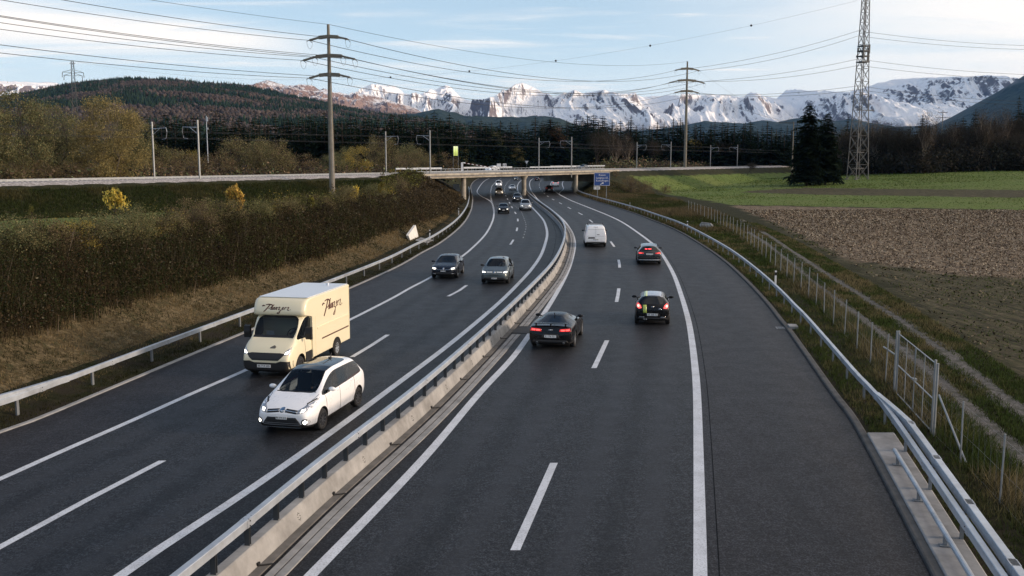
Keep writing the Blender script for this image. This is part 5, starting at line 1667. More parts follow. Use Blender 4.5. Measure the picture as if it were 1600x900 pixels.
# ---- white panel van
S = hatch(4.97, 1.99, 1.98, cowl=.92, hood=1.14, hdr=1.62, rend=4.84, belt=1.20, tail=1.30, rr=.78, nose=.86, r=.34, fo=.98, wb=2.93, glass_end=2.62)
S['st'] = S['st'][:6] + [(2.02, 1.97, 1.20, .995, .80, .20, 'c'), (2.60, 1.98, 1.20, .995, .80, .20, 'c'), (3.6, 1.97, 1.20, .995, .79, .20, 'c'), (4.6, 1.95, 1.20, .99, .78, .22, 'c'),
           (4.86, 1.91, 1.20, .97, .76, .26, 'c'), (4.93, 1.30, 0, .96, .80, .30, 'h'), (4.97, .80, 0, .93, .76, .36, 'h')]
S['reg'] = {4: {'top': WIND, 'side': SIDE}, 5: {'side': SIDE}, 6: {'side': SIDE}}
S['mir'] = (1.20, 1.24, .2)
S.update(paint=WHITE, spokes=8, rim=M['alloy_dark'], mirror_m=M['plastic'],
  det=[('taillight', 'r', [(.86, .98), (.955, .98), (.955, 1.48), (.89, 1.48)], M['tail'], dict(mirror=True)),
       ('lamp_unit', 'r', [(.87, 1.26), (.95, 1.26), (.95, 1.44), (.89, 1.44)], M['tail_on'], dict(mirror=True, off=.011, on='taillight')),
       ('plate_recess', 'r', [(.06, .80), (.70, .80), (.66, .93), (.10, .93)], M['plastic']),
       ('door_handle', 'r', [(-.34, 1.13), (-.10, 1.13), (-.10, 1.18), (-.34, 1.18)], M['plastic']),
       ('brake_lamp', 'r', [(-.20, 1.83), (.20, 1.83), (.20, 1.86), (-.20, 1.86)], M['plastic']),
       ('rear_bumper', 'r', [(-.84, .36), (.84, .36), (.84, .50), (-.84, .50)], M['plastic'])],
  seams=[('r', [(0, .56), (0, 1.86)]), ('r', [(-.82, .56), (.82, .56)]), ('r', [(-.70, 1.62), (.70, 1.62)]), ('r', [(-.80, 1.02), (.80, 1.02)])],
  plates=[('r', .71, 'BE 92 540')])
loc, rz = place(930, 385, S, 'r', 0, cRD, False)
VAN, prv = make_car('white_van', 'white panel van with closed rear doors in the left lane of the right carriageway', 'van', S, loc, rz)
b = MB()
for x in (-.2, -1.9):
    b.beam((x, -.72, 2.05), (x, .72, 2.05), .05, .035)
    for y in (-.70, .70): b.box((x, y, 2.0), (.10, .06, .13))
b.build('roof_rack', M['plastic'], VAN)

# ---- cream delivery truck
SCRIPT = [[(75, 156, 1.6), (98, 146, 1.8), (120, 150, 1.2)], [(132, 133, .8), (185, 127, 1.5), (236, 134, 1.5), (246, 150, 1.2), (222, 178, 1), (186, 191, .8)], [(204, 134, 1.2), (160, 190, 1.5), (108, 244, 1.3)],
          [(272, 128, 1), (240, 178, 1), (224, 204, 1), (240, 204, .7)], [(282, 168, .8), (252, 186, 1), (250, 204, 1), (272, 192, .8), (292, 166, 1), (276, 202, 1), (292, 201, .6)],
          [(316, 166, 1), (298, 204, 1)], [(301, 192, .7), (326, 168, .9), (333, 174, .9), (318, 203, 1), (330, 203, .6)], [(346, 170, .8), (378, 166, 1), (352, 203, 1), (378, 203, .9), (390, 214, .9), (370, 254, 1), (346, 265, 1), (336, 254, .8), (366, 238, .8), (408, 204, .7)],
          [(412, 190, .7), (436, 178, .9), (430, 165, .9), (414, 182, 1), (414, 201, 1), (436, 200, .6)], [(462, 166, 1), (448, 204, 1)], [(454, 188, .7), (474, 167, .9), (486, 171, .8)], [(498, 168, .7), (524, 165, .9), (504, 204, 1), (536, 210, .9)], [(552, 200, 1.3), (556, 201, 1.3)]]
def lettering_script(pr, view, origin, sx, sy, mat, parent):
    """hand-lettered name laid on the body: origin = left end of its baseline in view coordinates"""
    mb = MB()
    for st in SCRIPT:
        q = catmull(st, 6)
        P = []; rr = []
        for x, y, r in q:
            u = (x - 75) / 485.0; v = (205 - y) / 485.0
            P.append(pr.at(view, origin[0] + u * sx, origin[1] + v * abs(sy), .004)); rr.append(.0135 * r * abs(sx) ** .5)
        mb.tube(P, rr, 5)
    return mb.build('lettering', mat, parent)
def make_truck():
    L, W, H = 5.95, 1.98, 2.2; w = W / 2
    st = [(0.0, .72, 0, w - .20, w - .40, .36, 'h'), (.04, .86, 0, w - .12, w - .34, .28, 'h'), (.22, 1.10, 0, w - .05, w - .30, .24, 'h'), (.50, 1.28, 0, w - .01, w - .26, .24, 'h'), (.80, 1.40, 0, w, w - .13, .24, 'h'),
          (1.42, 2.16, 1.30, w, .89, .24, 'c'), (1.60, 2.20, 1.30, w, .91, .24, 'c'), (2.05, 2.2, 1.30, w, .92, .24, 'c'), (2.30, 2.2, 1.30, w, .92, .24, 'c'), (2.36, 2.2, 1.34, w - .05, .78, .30, 'c')]
    S = dict(L=L, W=W, H=H, st=st, reg={4: {'top': WIND, 'side': SIDE}, 5: {'side': SIDE}, 6: {'side': SIDE}}, r=.35, fo=.98, wb=3.45, gap=.09, sub=3)
    loc, rz = place(523, 556.5, S, 'r', 1, cL1, True, turn=R(-1.0))
    th = thing('delivery_truck', 'cream delivery truck with white roof and dark brown script lettering', 'truck', loc, rz)
    sh = car_shell(S); pr = Proj(sh, L, W, H)
    hx = L / 2
    for nm, idx, mat in (('cab', (BODY,), CREAM), ('underbody', (ARCH, TRIM), M['arch']), ('windshield', (WIND,), M['glass_clear']), ('door_window', (SIDE,), M['glass'])):
        me = split_mesh(sh, idx); me.materials.append(mat); o = link(nm, me, th)
        if nm == 'cab': cab = o
    # box body with a rounded hood over the cab
    prof = [(1.98, .46), (1.98, 2.02), (1.70, 2.08), (1.42, 2.12), (1.30, 2.15), (1.25, 2.22), (1.29, 2.36), (1.36, 2.54), (1.46, 2.66), (1.60, 2.73), (2.10, 2.76), (L, 2.76), (L, .46)]
    rows = []
    hw = 1.04
    for y, k in ((-1.04, .17), (-1.038, .11), (-1.02, .06), (-.98, .025), (-.85, .012), (-.5, .004), (0, 0), (.5, .004), (.85, .012), (.98, .025), (1.02, .06), (1.038, .11), (1.04, .17)):
        rr = []
        for x, z in prof:
            f = max(0.0, min(1.0, (2.0 - x) / .7)) if z > 2.03 else 0
            top = max(0.0, min(1, (z - 2.45) / .31))
            rr.append((hx - (x + k * 1.9 * f), y, z - k * .30 * top))
        rows.append(rr)
    mb = MB(); mb.sweep(rows, closed=True)
    bme = mb.mesh('box_body', CREAM)
    for p in bme.polygons: p.use_smooth = abs(p.normal.y) < .9 and p.center.x > hx - 2.0 and p.center.z > 2.1
    box = link('box_body', bme, th)
    pb = Proj(bme, L, 2.08, 2.9)
    b = MB(); b.box((hx - 3.85, 0, 2.768), (4.16, 1.94, .02)); b.box((hx - 5.3, .35, 2.82), (.10, .10, .10))
    b.build('roof', plain('white_roof', (0.66, 0.71, 0.77), .35), th)
    BROWN = plain('brown_lettering', (0.075, 0.018, 0.012), .5)
    lettering_script(pb, 'f', (-.66, 2.36), 1.15, 1.15, BROWN, box)
    lettering_script(pb, 'l', (hx - 3.0, 2.06), -2.1, 2.5, BROWN, box)
    b = MB()
    for sy in (-1, 1):
        b.box((hx - 4.35, sy * 1.043, 1.02), (2.9, .010, .05), mi=0)
    b.build('side_stripe', BROWN, th)
    b = MB()
    for sy in (-1, 1):
        b.box((hx - 4.15, sy * 1.048, 1.50), (3.4, .018, .07)); b.box((hx - 5.88, sy * 1.046, 1.6), (.05, .014, 2.2)); b.box((hx - 2.28, sy * 1.044, 1.25), (.04, .010, 1.5))
    b.build('side_moulding', CREAM, box)
    b = MB(); b.box((hx - 4.0, 0, .42), (3.6, .9, .18)); b.box((hx - 5.96, 0, .48), (.10, 2.0, .16)); b.box((hx - 1.70, .962, .55), (.56, .06, .42)); b.box((hx - 1.70, -.962, .55), (.56, .06, .42))
    b.build('chassis', M['plastic'], th)
    for sy in (-1, 1):
        make_wheel(th, hx - .98, sy * .85, .35, .23, 8, M['alloy_dark'], sy, .22)
        make_wheel(th, hx - 4.43, sy * .945, .35, .24, 8, M['galv'], sy, .22)
    b = MB()
    for sy in (-1, 1): b.prism([(hx - 4.43 + .46 * math.cos(a), .40 + .40 * math.sin(a)) for a in np.linspace(0, math.pi, 14)], sy * 1.0, sy * 1.050, 'Y')
    b.build('wheel_recess', M['arch'], th)
    b = MB()
    for sy in (-1, 1): b.prism([(hx - 4.67 + .42 * math.cos(a), .36 + .42 * math.sin(a)) for a in np.linspace(-.3, math.pi + .3, 12)], sy * 1.05, sy * 1.108, 'Y') if False else None
    def det(nm, v, poly, mat, par=th, mirror=False, **kw):
        for q in [poly] + ([mirror_poly(poly)] if mirror else []):
            me = pr.patch(v, q, **kw); me.materials.append(mat); out = link(nm, me, par)
        return out
    det('grille', 'f', [(-.62, .80), (.62, .80), (.74, .93), (.55, .96), (-.55, .96), (-.74, .93)], M['plastic'])
    det('grille_chin', 'f', [(-.50, .70), (.50, .70), (.62, .80), (-.62, .80)], M['plastic'])
    for s in (1, -1):
        q = [(.66, .88), (.86, .90), (.955, 1.10), (.90, 1.16), (.74, 1.02)]
        if s < 0: q = mirror_poly(q)
        me = pr.patch('f', q); me.materials.append(M['lampglass']); hl = link('headlight', me, th)
        q2 = [(.72, .925), (.83, .935), (.88, 1.04), (.78, 1.00)]
        if s < 0: q2 = mirror_poly(q2)
        me = pr.patch('f', q2, off=.011); me.materials.append(M['lamp_on']); link('lamp_unit', me, hl)
    det('bumper', 'f', [(-.93, .30), (.93, .30), (.95, .66), (.60, .68), (.42, .62), (-.42, .62), (-.60, .68), (-.95, .66)], M['plastic'], off=.012)
    det('cowl_panel', 'f', [(-.78, 1.40), (.78, 1.40), (.80, 1.475), (-.80, 1.475)], M['plastic'], off=.007)
    det('emblem', 'f', [(.10, 1.10), (.30, 1.10), (.32, 1.15), (.24, 1.20), (.17, 1.17), (.10, 1.13)], plain('grey_emblem', (.12, .11, .09), .4), off=.006)
    det('sunvisor', 'f', [(-.78, 2.06), (.78, 2.06), (.76, 2.14), (-.76, 2.14)], M['plastic'], off=.006)
    p = pr.at('f', -.03, .50, .03)
    b = MB(); b.box(p, (.014, .52, .11)); po = b.build('number_plate', M['plate'], th)
    put_letters(letters('BE 714 205', .10, .002), 'plate_text', M['ink'], po, p + Vector((.009, 0, 0)), (0, 1, 0), (0, 0, 1))
    for sy in (-1, 1):
        b = MB(); q = Vector((hx - 1.22, sy * 1.22, 1.52))
        b.prism([(q.x - .05, q.z - .24), (q.x + .06, q.z - .22), (q.x + .09, q.z), (q.x + .06, q.z + .22), (q.x - .05, q.z + .24)], q.y - .12, q.y + .12, 'Y')
        mo = b.build('wing_mirror', M['black'], th)
        b = MB(); b.tube([(hx - 1.15, sy * .95, 1.40), (hx - 1.2, sy * 1.12, 1.38)], .03, 6); b.build('mirror_arm', M['black'], mo)
        sm = MB()
        for pts in ([(hx - 1.42, .62), (hx - 1.35, 1.32)], [(hx - 2.12, .40), (hx - 2.12, 2.0)]):
            v = 'l' if sy > 0 else 'R'; s_ = pr.seam(v, pts); sm.add(s_.v, s_.f)
        sm.build('panel_gap', M['seam'], cab)
        pq = pr.at('l' if sy > 0 else 'R', hx - 1.98, 1.16, .015); b = MB(); b.beam(pq + Vector((.09, 0, 0)), pq - Vector((.09, 0, 0)), .03, .04); b.build('door_handle', M['plastic'], cab)
    # cab interior
    b = MB(); b.box((hx - 1.7, 0, 1.0), (1.3, 1.75, .05)); b.box((hx - 2.28, 0, 1.65), (.05, 1.8, 1.15)); b.build('cab_floor', M['cabin'], th)
    b = MB(); b.prism([(hx - .95, 1.0), (hx - .95, 1.36), (hx - 1.15, 1.40), (hx - 1.30, 1.30), (hx - 1.3, 1.0)], -.88, .88, 'Y'); b.build('dashboard', M['cabin'], th)
    for y in (-.5, .5):
        b = MB(); b.prism([(hx - 1.62, 1.05), (hx - 1.62, 1.18), (hx - 2.02, 1.16), (hx - 2.16, 1.75), (hx - 2.26, 1.75), (hx - 2.14, 1.05)], y - .25, y + .25, 'Y'); b.box((hx - 2.2, y, 1.86), (.08, .26, .18)); b.build('seat', M['cabin'], th)
    wl = Vector((hx - 1.42, .48, 1.42)); b = MB()
    b.tube([wl + Vector((.20 * math.sin(a) * -.5, .21 * math.cos(a), .20 * math.sin(a))) for a in np.linspace(0, 2 * math.pi, 17)], .016, 6, cap=False); b.build('steering_wheel', M['cabin'], th)
    b = MB(); b.box((hx - 1.2, -.30, 1.47), (.02, .30, .20)); b.build('paper_sheet', plain('paper', (.6, .6, .58), .8), th)
    make_driver('person in pale shirt driving the cream delivery truck', th, (hx - 1.90, .5, 1.02), tuple(wl), LIGHTCLOTH, HAIR)
    return th
make_truck()

# ---- distant traffic
def far_car(label, px, py, curve, oncoming, paint_, kind='hatch', lights=True, name='car', group=None):
    if kind == 'hatch': S = hatch(sub_=0) if False else hatch()
    elif kind == 'suv': S = hatch(4.6, 1.88, 1.70, cowl=1.10, hood=1.06, hdr=1.86, rend=4.16, belt=1.08, tail=1.2, rr=.60, nose=.84, r=.36, fo=.90, wb=2.75, glass_end=3.95)
    else:
        S = hatch(5.0, 1.98, 1.95, cowl=.92, hood=1.14, hdr=1.62, rend=4.86, belt=1.20, tail=1.25, rr=.78, nose=.86, r=.34, fo=.98, wb=2.95, glass_end=2.6)
    hz = S['st'][2][1]
    S['sub'] = 1
    tz = S['st'][11][1]
    S.update(paint=paint_, spokes=5, det=[
        ('headlight', 'f', [(.48, hz - .22), (.80, hz - .20), (.84, hz - .08), (.52, hz - .10)], M['lamp_on_far'] if oncoming else M['lampglass'], dict(mirror=True, step=.12)),
        ('grille', 'f', [(-.44, hz - .24), (.44, hz - .24), (.44, hz - .10), (-.44, hz - .10)], M['plastic'], dict(step=.15)),
        ('lower_grille', 'f', [(-.60, .26), (.60, .26), (.60, .42), (-.60, .42)], M['plastic'], dict(step=.15)),
        ('taillight', 'r', [(.55, tz - .22), (.82, tz - .22), (.84, tz - .02), (.62, tz - .02)], M['tail_on'], dict(mirror=True, step=.12))],
        plates=[('f' if oncoming else 'r', .52 if oncoming else .62, None)])
    loc, rz = place(px, py, S, 'f' if oncoming else 'r', 0, curve, oncoming)
    return make_car(name, label, 'van' if kind == 'van' else 'car', S, loc, rz, group)[0]
far_car('dark hatchback with bright lamps in the oncoming slow lane, short of the bridge', 786.7, 333.3, cL1, True, BLACKP, name='black_hatchback')
far_car('silver estate with bright lamps crossing onto the old dashed line, short of the bridge', 821.3, 328.8, cL2, True, SILVER, 'suv', name='silver_suv')
far_car('dark oncoming off-roader just behind the silver estate', 808.5, 315.6, cL2, True, DARKG, 'suv', name='dark_suv')
far_car('beige oncoming off-roader in the slow lane beside the bridge pier row', 779.8, 305.0, cL1b, True, BEIGE, 'suv', name='beige_suv')
far_car('white oncoming van following close behind the beige off-roader', 779.0, 292.5, cL1b, True, WHITE, 'van', name='oncoming_van')
far_car('white oncoming car in the fast lane under the bridge', 800.5, 297.6, cL2, True, WHITE, 'hatch', name='white_hatchback')
far_car('dark oncoming car with lit lamps just beyond the bridge', 806.3, 282.0, cL2, True, DARKG, 'hatch', name='grey_car')
far_car('black car with red tail lamps driving away beneath the bridge', 858.0, 300.3, cRD, False, BLACKP, 'suv', name='black_suv')
far_car('white van driving away beneath the bridge, beside the right pier', 868.0, 291.5, cR2, False, WHITE, 'van', name='receding_van')
far_car('dark car driving away in the fast lane beyond the middle pier', 839.3, 283.0, cR1, False, DARKG, 'hatch', name='receding_car')
far_car('pale rose car farthest up the exit lane beyond the bridge', 876.0, 280.4, cR2, False, ROSE, 'hatch', name='pale_car')
# ------------------------------------------------------------------ overpass, railway, signs
ANG = math.atan2(RD[1], RD[0])
tL, tP2, tP3 = rail_t_at(655, 0), rail_t_at(823, .9), rail_t_at(904, .9)
tR = rail_t_at(966, 0)
def rp(t, n, z): return rail_pt(t, n, z)
def sweep_rail(mb, sec, t0, t1, step=8.0, closed=True, mi=0):
    k = max(2, int((t1 - t0) / step)); mb.sweep([[rp(t, n, z) for n, z in sec] for t in np.linspace(t0, t1, k)], closed=closed, mi=mi)
def build_overpass():
    th = thing('overpass', 'weathered concrete railway overpass on round piers across the motorway', 'bridge', tuple(rp(0, 0, 0)))
    o = Vector(th.location)
    def fin(mb, nm, mat, par=th):
        mb.v = [tuple(Vector(v) - o) for v in mb.v]; return mb.build(nm, mat, par)
    b = MB(); sweep_rail(b, [(.45, 4.70), (.45, 5.0), (20.6, 5.0), (20.6, 4.70)], tL, tR); fin(b, 'deck', M['concrete_grey'])
    b = MB(); sweep_rail(b, [(.0, 4.98), (.0, 5.36), (.5, 5.36), (.5, 4.98)], tL - 1, tR + 1); sweep_rail(b, [(20.5, 4.98), (20.5, 5.36), (21, 5.36), (21, 4.98)], tL - 1, tR + 1); fin(b, 'edge_beam', M['concrete_bridge'])
    b = MB(); sweep_rail(b, [(.55, 4.46), (.55, 4.70), (20.5, 4.70), (20.5, 4.46)], tL + 4, tR - 2); fin(b, 'girder', M['concrete_bridge'])
    for t in (0.0, tP2, tP3):
        for n in (1.6,):
            b = MB(); c = rp(t, n, 0); r = .50
            b.lathe([(r, -.3), (r, 2.45), (r * 1.04, 2.5), (r, 2.55), (r, 4.05)], 20, 'Z', c)
            if t == tP2: b.lathe([(r, 3.6), (r * 1.7, 4.30), (r * 1.8, 4.459)], 20, 'Z', c)
            else: b.lathe([(r * .98, 4.03), (r * .98, 4.459)], 20, 'Z', c)
            fin(b, 'pier', M['concrete_bridge'])
    for t, s in ((tL + 1.5, -1), (tR - 1.0, 1)):
        b = MB(); M3 = Matrix.Rotation(ANG, 3, 'Z')
        b.box(rp(t, 10.5, 3.6), (2.2, 20.9, 2.7), M3); fin(b, 'abutment', M['concrete_bridge'])
    # railing on the near edge
    b = MB()
    for z in (5.80, 6.22): b.beam(rp(tL - 2, .25, z), rp(tR - 8, .25, z), .06, .06)
    fin(b, 'railing', M['galv'])
    ts = np.arange(tL - 2, tR - 8, 1.55)
    for t in ts[:95]:
        b = MB(); b.box(rp(t, .25, 5.78), (.07, .07, .92)); fin(b, 'railing_post', M['galv'])
    return th
build_overpass()
def build_railway():
    m, nt, p = new_mat('ballast'); g = NT(m)
    n = g.noise(3.2, 6, .9)
    g.col(g.ramp(n, [(.3, (.08, .076, .078)), (.5, (.23, .22, .225)), (.66, (.60, .59, .60))])); p.inputs['Roughness'].default_value = .95
    b = MB()
    top = [(2.0, 5.42), (9.6, 5.42), (10.4, 5.32), (11.0, 4.95)]
    sweep_rail(b, [(-1.9, 4.02), (-.9, 4.62), (.7, 5.36)] + top, -150, tL - .6, 6, closed=False)
    sweep_rail(b, [(.6, 4.95), (1.3, 5.34)] + top, tL - .6, tR + .6, 12, closed=False)
    sweep_rail(b, [(-1.9, 4.02), (-.9, 4.62), (.7, 5.36)] + top, tR + .6, 700, 12, closed=False)
    structure(b.build('ballast', m))
    # a road runs behind the tracks
    b = MB(); sweep_rail(b, [(13.0, 5.12), (20.0, 5.12)], -150, 500, 12, closed=False); structure(b.build('side_road', M['asphalt']))
    for k, n0 in enumerate((3.3, 7.7)):
        b = MB()
        for s in (-.72, .72): sweep_rail(b, [(n0 + s - .035, 5.44), (n0 + s - .035, 5.60), (n0 + s + .035, 5.60), (n0 + s + .035, 5.44)], -150, 420, 30)
        for t in np.arange(-120, 160, .65): b.box(rp(t, n0, 5.44), (.26, 2.5, .05), Matrix.Rotation(ANG, 3, 'Z'), mi=1)
        tag(b.build('railway_track', [M['galv_dark'], M['concrete_grey']]), ('railway track nearer the motorway, laid on pale ballast', 'railway track on the far side of the pale ballast')[k], 'railway track')
build_railway()
def road_rail(label, t0, t1, n, z):
    th = thing('guardrail', label, 'guardrail', tuple(rp(t0, n, 5.0))); o = Vector(th.location)
    b = MB(); b.beam(rp(t0, n, z) - o, rp(t1, n, z) - o, .10, .30); b.build('rail', M['galv'], th)
    for t in np.arange(t0, t1, 4.0):
        q = MB(); q.box(rp(t, n, (z + 5.05) / 2) - o, (.08, .12, z - 5.05)); q.build('post', M['galv_dark'], th)
road_rail('pale guardrail behind the tracks at the left end of the overpass', rail_t_at(618, 12.2), rail_t_at(690, 12.2), 12.2, 6.2)
road_rail('long pale guardrail on the far side of the overpass road', rail_t_at(724, 12.4), rail_t_at(800, 12.4), 12.4, 6.25)
road_rail('pale guardrail behind the tracks above the right pier', rail_t_at(828, 12.4), rail_t_at(900, 12.4), 12.4, 6.15)
road_rail('pale guardrail along the outer edge of the overpass road', rail_t_at(860, 20.2), rail_t_at(945, 20.2), 20.2, 6.2)

# catenary masts
MASTM = worn('mast_steel', (0.30, 0.32, 0.33), .2, 1.0, .5, .3)
def catenary(px, n, label, z0=5.0, h=8.3, side=1):
    p = rp(rail_t_at(px, n), n, z0)
    th = thing('catenary_mast', label, 'catenary mast', tuple(p), ANG, 'catenary masts along the railway')
    b = MB(); b.box((0, 0, h / 2 - .6), (.16, .05, h + 1.2)); b.box((0, .08, h / 2 - .6), (.17, .03, h + 1.2)); b.box((0, -.08, h / 2 - .6), (.17, .03, h + 1.2)); b.build('mast', MASTM, th)
    s = side; ln = 2.9
    b = MB(); b.tube([(0, 0, h - 1.0), (0, s * ln, h - .9)], .05, 6); b.tube([(0, 0, h - 1.9), (0, s * ln * .55, h - .95)], .035, 6)
    b.tube([(0, s * ln, h - .9), (0, s * (ln + .15), h - 1.5), (0, s * (ln - .1), h - 2.4), (0, s * (ln - .9), h - 2.5)], .03, 6)
    b.lathe([(.07, 0), (.07, .5)], 8, 'Y', (0, s * .25 - (.5 if s < 0 else 0), h - 1.0)); b.build('bracket_arm', M['galv'], th)
for px, n, lab, sd_ in ((240, 11.6, 'grey catenary mast farthest left, arm pointing right over the track', -1), (311, .7, 'grey catenary mast on the near side of the ballast, farthest left of those', 1),
        (603, 11.6, 'grey catenary mast on the far side of the tracks, just left of the overpass', -1), (672, .15, 'grey catenary mast at the left end of the overpass railing', 1),
        (842, 11.6, 'catenary mast on the far side of the overpass, above the middle pier', -1), (893, .15, 'catenary mast on the near edge of the overpass above the right pier', 1),
        (995, 11.6, 'grey catenary mast beyond the tracks, right of the blue sign', -1), (1048, .7, 'catenary mast on the near side, just left of the right concrete pole', 1),
        (1110, 11.6, 'catenary mast beyond the tracks, just right of the right concrete pole', -1), (1152, .7, 'small catenary mast on the near side, second from the right', 1),
        (1205, 11.6, 'distant catenary mast left of the two dark spruces', -1)):
    catenary(px, n, lab, side=sd_)
b = MB()
for n0 in (3.4, 7.8):
    for z in (10.9, 12.0): b.tube([rp(t, n0, z + (.25 * math.cos(t / 25) if z > 11 else 0)) for t in np.arange(-140, 420, 6.0)], .014, 4)
tag(b.build('contact_wire', M['wire']), 'thin overhead contact wires strung above the railway tracks', 'overhead wire')

# level-crossing barrier, boards, lamps on the overpass road
p = at_dist(722, 264, 205); q0 = Vector((p.x, p.y, 5.1))
th = thing('crossing_barrier', 'pale barrier post with a striped boom lowered across the road', 'barrier', tuple(q0))
b = MB(); b.box((0, 0, 1.15), (.42, .42, 2.3)); b.box((.35, 0, 2.25), (.7, .12, .14)); b.build('post', M['white_plastic'], th)
d = Vector((7.0, .8, -1.15)); b = MB()
for k in range(16):
    b.beam(Vector((.3, -.1, 2.2)) + d * (k / 16), Vector((.3, -.1, 2.2)) + d * ((k + 1) / 16), .09, .14, mi=k % 2)
b.build('boom', [M['white_plastic'], plain('boom_dark', (.10, .02, .02), .5)], th)
for px, w, lab, Y in ((779.5, .95, 'pale road sign board behind the overpass, left one of two', 222), (788.5, .85, 'pale road sign board with dark blocks behind the overpass, right one of two', 224)):
    c = at_dist(px, 258, Y)
    th = thing('road_sign', lab, 'sign', (c.x, c.y, 4.9))
    b = MB(); b.box((0, 0, c.z - 4.9), (w, .06, .72)); b.build('board', M['white_plastic'], th)
    b = MB()
    for k in (-.28, .28): b.box((k, 0, (c.z - 5.3) / 2), (.06, .05, c.z - 5.3))
    b.build('post', M['galv_dark'], th)
    if 'dark blocks' in lab:
        b = MB(); b.box((-.2, -.035, c.z - 4.9), (.22, .02, .25)); b.box((.2, -.035, c.z - 4.9), (.22, .02, .25)); b.build('symbol', M['ink'], th)
c = at_dist(823, 254, 226)
th = thing('give_way_sign', 'grey back of a triangular give-way sign behind the overpass railing', 'sign', (c.x, c.y, 5.1))
b = MB(); b.prism([(-.42, c.z - 4.7), (.42, c.z - 4.7), (0, c.z - 5.45)], 0, .03, 'Y'); b.build('plate', M['galv'], th)
b = MB(); b.box((0, .05, (c.z - 5.1) / 2), (.06, .06, c.z - 5.1)); b.build('post', M['galv_dark'], th)
# lit panel
c = at_dist(712, 236, 236)
th = thing('lit_panel', 'tall yellow-green lit panel on thin posts in front of the trees', 'lit sign', (c.x, c.y, 3.2))
b = MB()
m, nt, p_ = new_mat('lit_panel'); g = NT(m); zz = g.sepxyz(g.objc())[2]
col_ = g.ramp(g.rng(zz, c.z - 3.2 - 1.2, c.z - 3.2 + 1.2), [(0, (.30, .34, .08)), (.5, (.50, .58, .16)), (1, (.62, .66, .36))])
g.col(col_); g.l(col_, p_.inputs['Emission Color']); p_.inputs['Emission Strength'].default_value = .8
for k in (-.27, .27): b.box((k, 0, c.z - 3.2), (.50, .12, 2.3))
b.build('panel', m, th)
b = MB(); b.box((-.62, .1, (c.z - 2.0) / 2), (.08, .08, c.z - 2.0)); b.box((.62, .1, (c.z - 2.0) / 2), (.08, .08, c.z - 2.0)); b.build('post', M['galv_dark'], th)
# traffic on the overpass road
def deck_car(label, px, n, toward_left, paint_, lamp):
    S = hatch(); S['sub'] = 1; hz = S['st'][2][1]
    S.update(paint=paint_, det=[('headlight', 'f', [(.48, hz - .22), (.80, hz - .20), (.84, hz - .08), (.52, hz - .10)], lamp, dict(mirror=True, step=.12)),
                                ('taillight', 'r', [(.55, .8), (.82, .8), (.84, 1.0), (.62, 1.0)], M['tail_off'], dict(mirror=True, step=.12))])
    p = rp(rail_t_at(px, n), n, 5.125)
    make_car('car', label, 'car', S, tuple(p), ANG + (math.pi if toward_left else 0))
deck_car('white car with bluish lamps on the overpass road near the barrier', 769, 15.2, True, WHITE, plain('cool_headlamp', (1, 1, 1), .3, emit=(.70, .80, 1.0), estr=14))
deck_car('dark car on the overpass road above the right pier', 911, 15.2, True, DARKG, M['lampglass'])

# blue exit sign on the right verge
def build_exit_sign():
    c = at_dist(940.5, 280, 192)
    z0 = H1(c.x, c.y)
    th = thing('exit_sign', 'blue motorway exit sign with white lettering and arrow on the right verge', 'sign', (c.x, c.y, z0), R(4))
    w, h = 3.15, 2.55; zc = c.z - z0
    BLUE_ = worn('sign_blue', (0.010, 0.055, 0.24), .1, 1.5, .4)
    b = MB(); b.box((0, 0, zc), (w, .06, h)); b.build('panel', BLUE_, th)
    b = MB()
    for k in (-1, 1):
        b.box((0, -.035, zc + k * (h / 2 - .035)), (w, .012, .05)); b.box((k * (w / 2 - .035), -.035, zc), (.05, .012, h - .12))
    b.build('border', M['white_plastic'], th)
    for txt, dz, sz in (('Kiesen', .82, .52), ('Langnau i.E.', .27, .52), ('Konolfingen', -.29, .52)):
        put_letters(letters(txt, sz, .006), 'lettering', M['white_plastic'], th, (0.05, -.045, zc + dz), (1, 0, 0), (0, 0, 1))
    b = MB(); b.beam((-.32, -.045, zc - 1.05), (.22, -.045, zc - .74), .02, .13, up=(0, 0, 1)); b.prism([(.36, zc - .64), (-.04, zc - .63), (.06, zc - .74), (.18, zc - .93), (.26, zc - .98)], -.052, -.04, 'Y'); b.build('arrow', M['white_plastic'], th)
    b = MB(); b.box((-1.0, 0, zc - h / 2 - .45), (1.25, .05, .58)); pl = b.build('distance_plate', M['white_plastic'], th)
    b = MB(); b.beam((-1.5, -.03, zc - h / 2 - .66), (-1.5, -.03, zc - h / 2 - .28), .02, .06); b.beam((-1.52, -.03, zc - h / 2 - .28), (-1.28, -.03, zc - h / 2 - .28), .06, .02)
    for k in range(4): b.box((-1.1 + .17 * k, -.03, zc - h / 2 - .46), (.09, .02, .30))
    b.build('symbol', plain('grey_ink', (.15, .15, .16), .6), pl)
    for x in (-.85, .95):
        b = MB(); b.box((x, .08, (zc + h / 2 - .2) / 2 - .3), (.12, .10, zc + h / 2 - .2 + .6)); b.build('post', M['galv_dark'], th)
build_exit_sign()
# cabinet and slab under the left end of the bridge
c = hit(713, 297)
b = MB(); b.box((c.x, c.y, c.z + .55), (1.4, .7, 1.6)); tag(b.build('switch_cabinet', M['galv']), 'pale grey switch cabinet on the slope beside the left pier', 'cabinet')

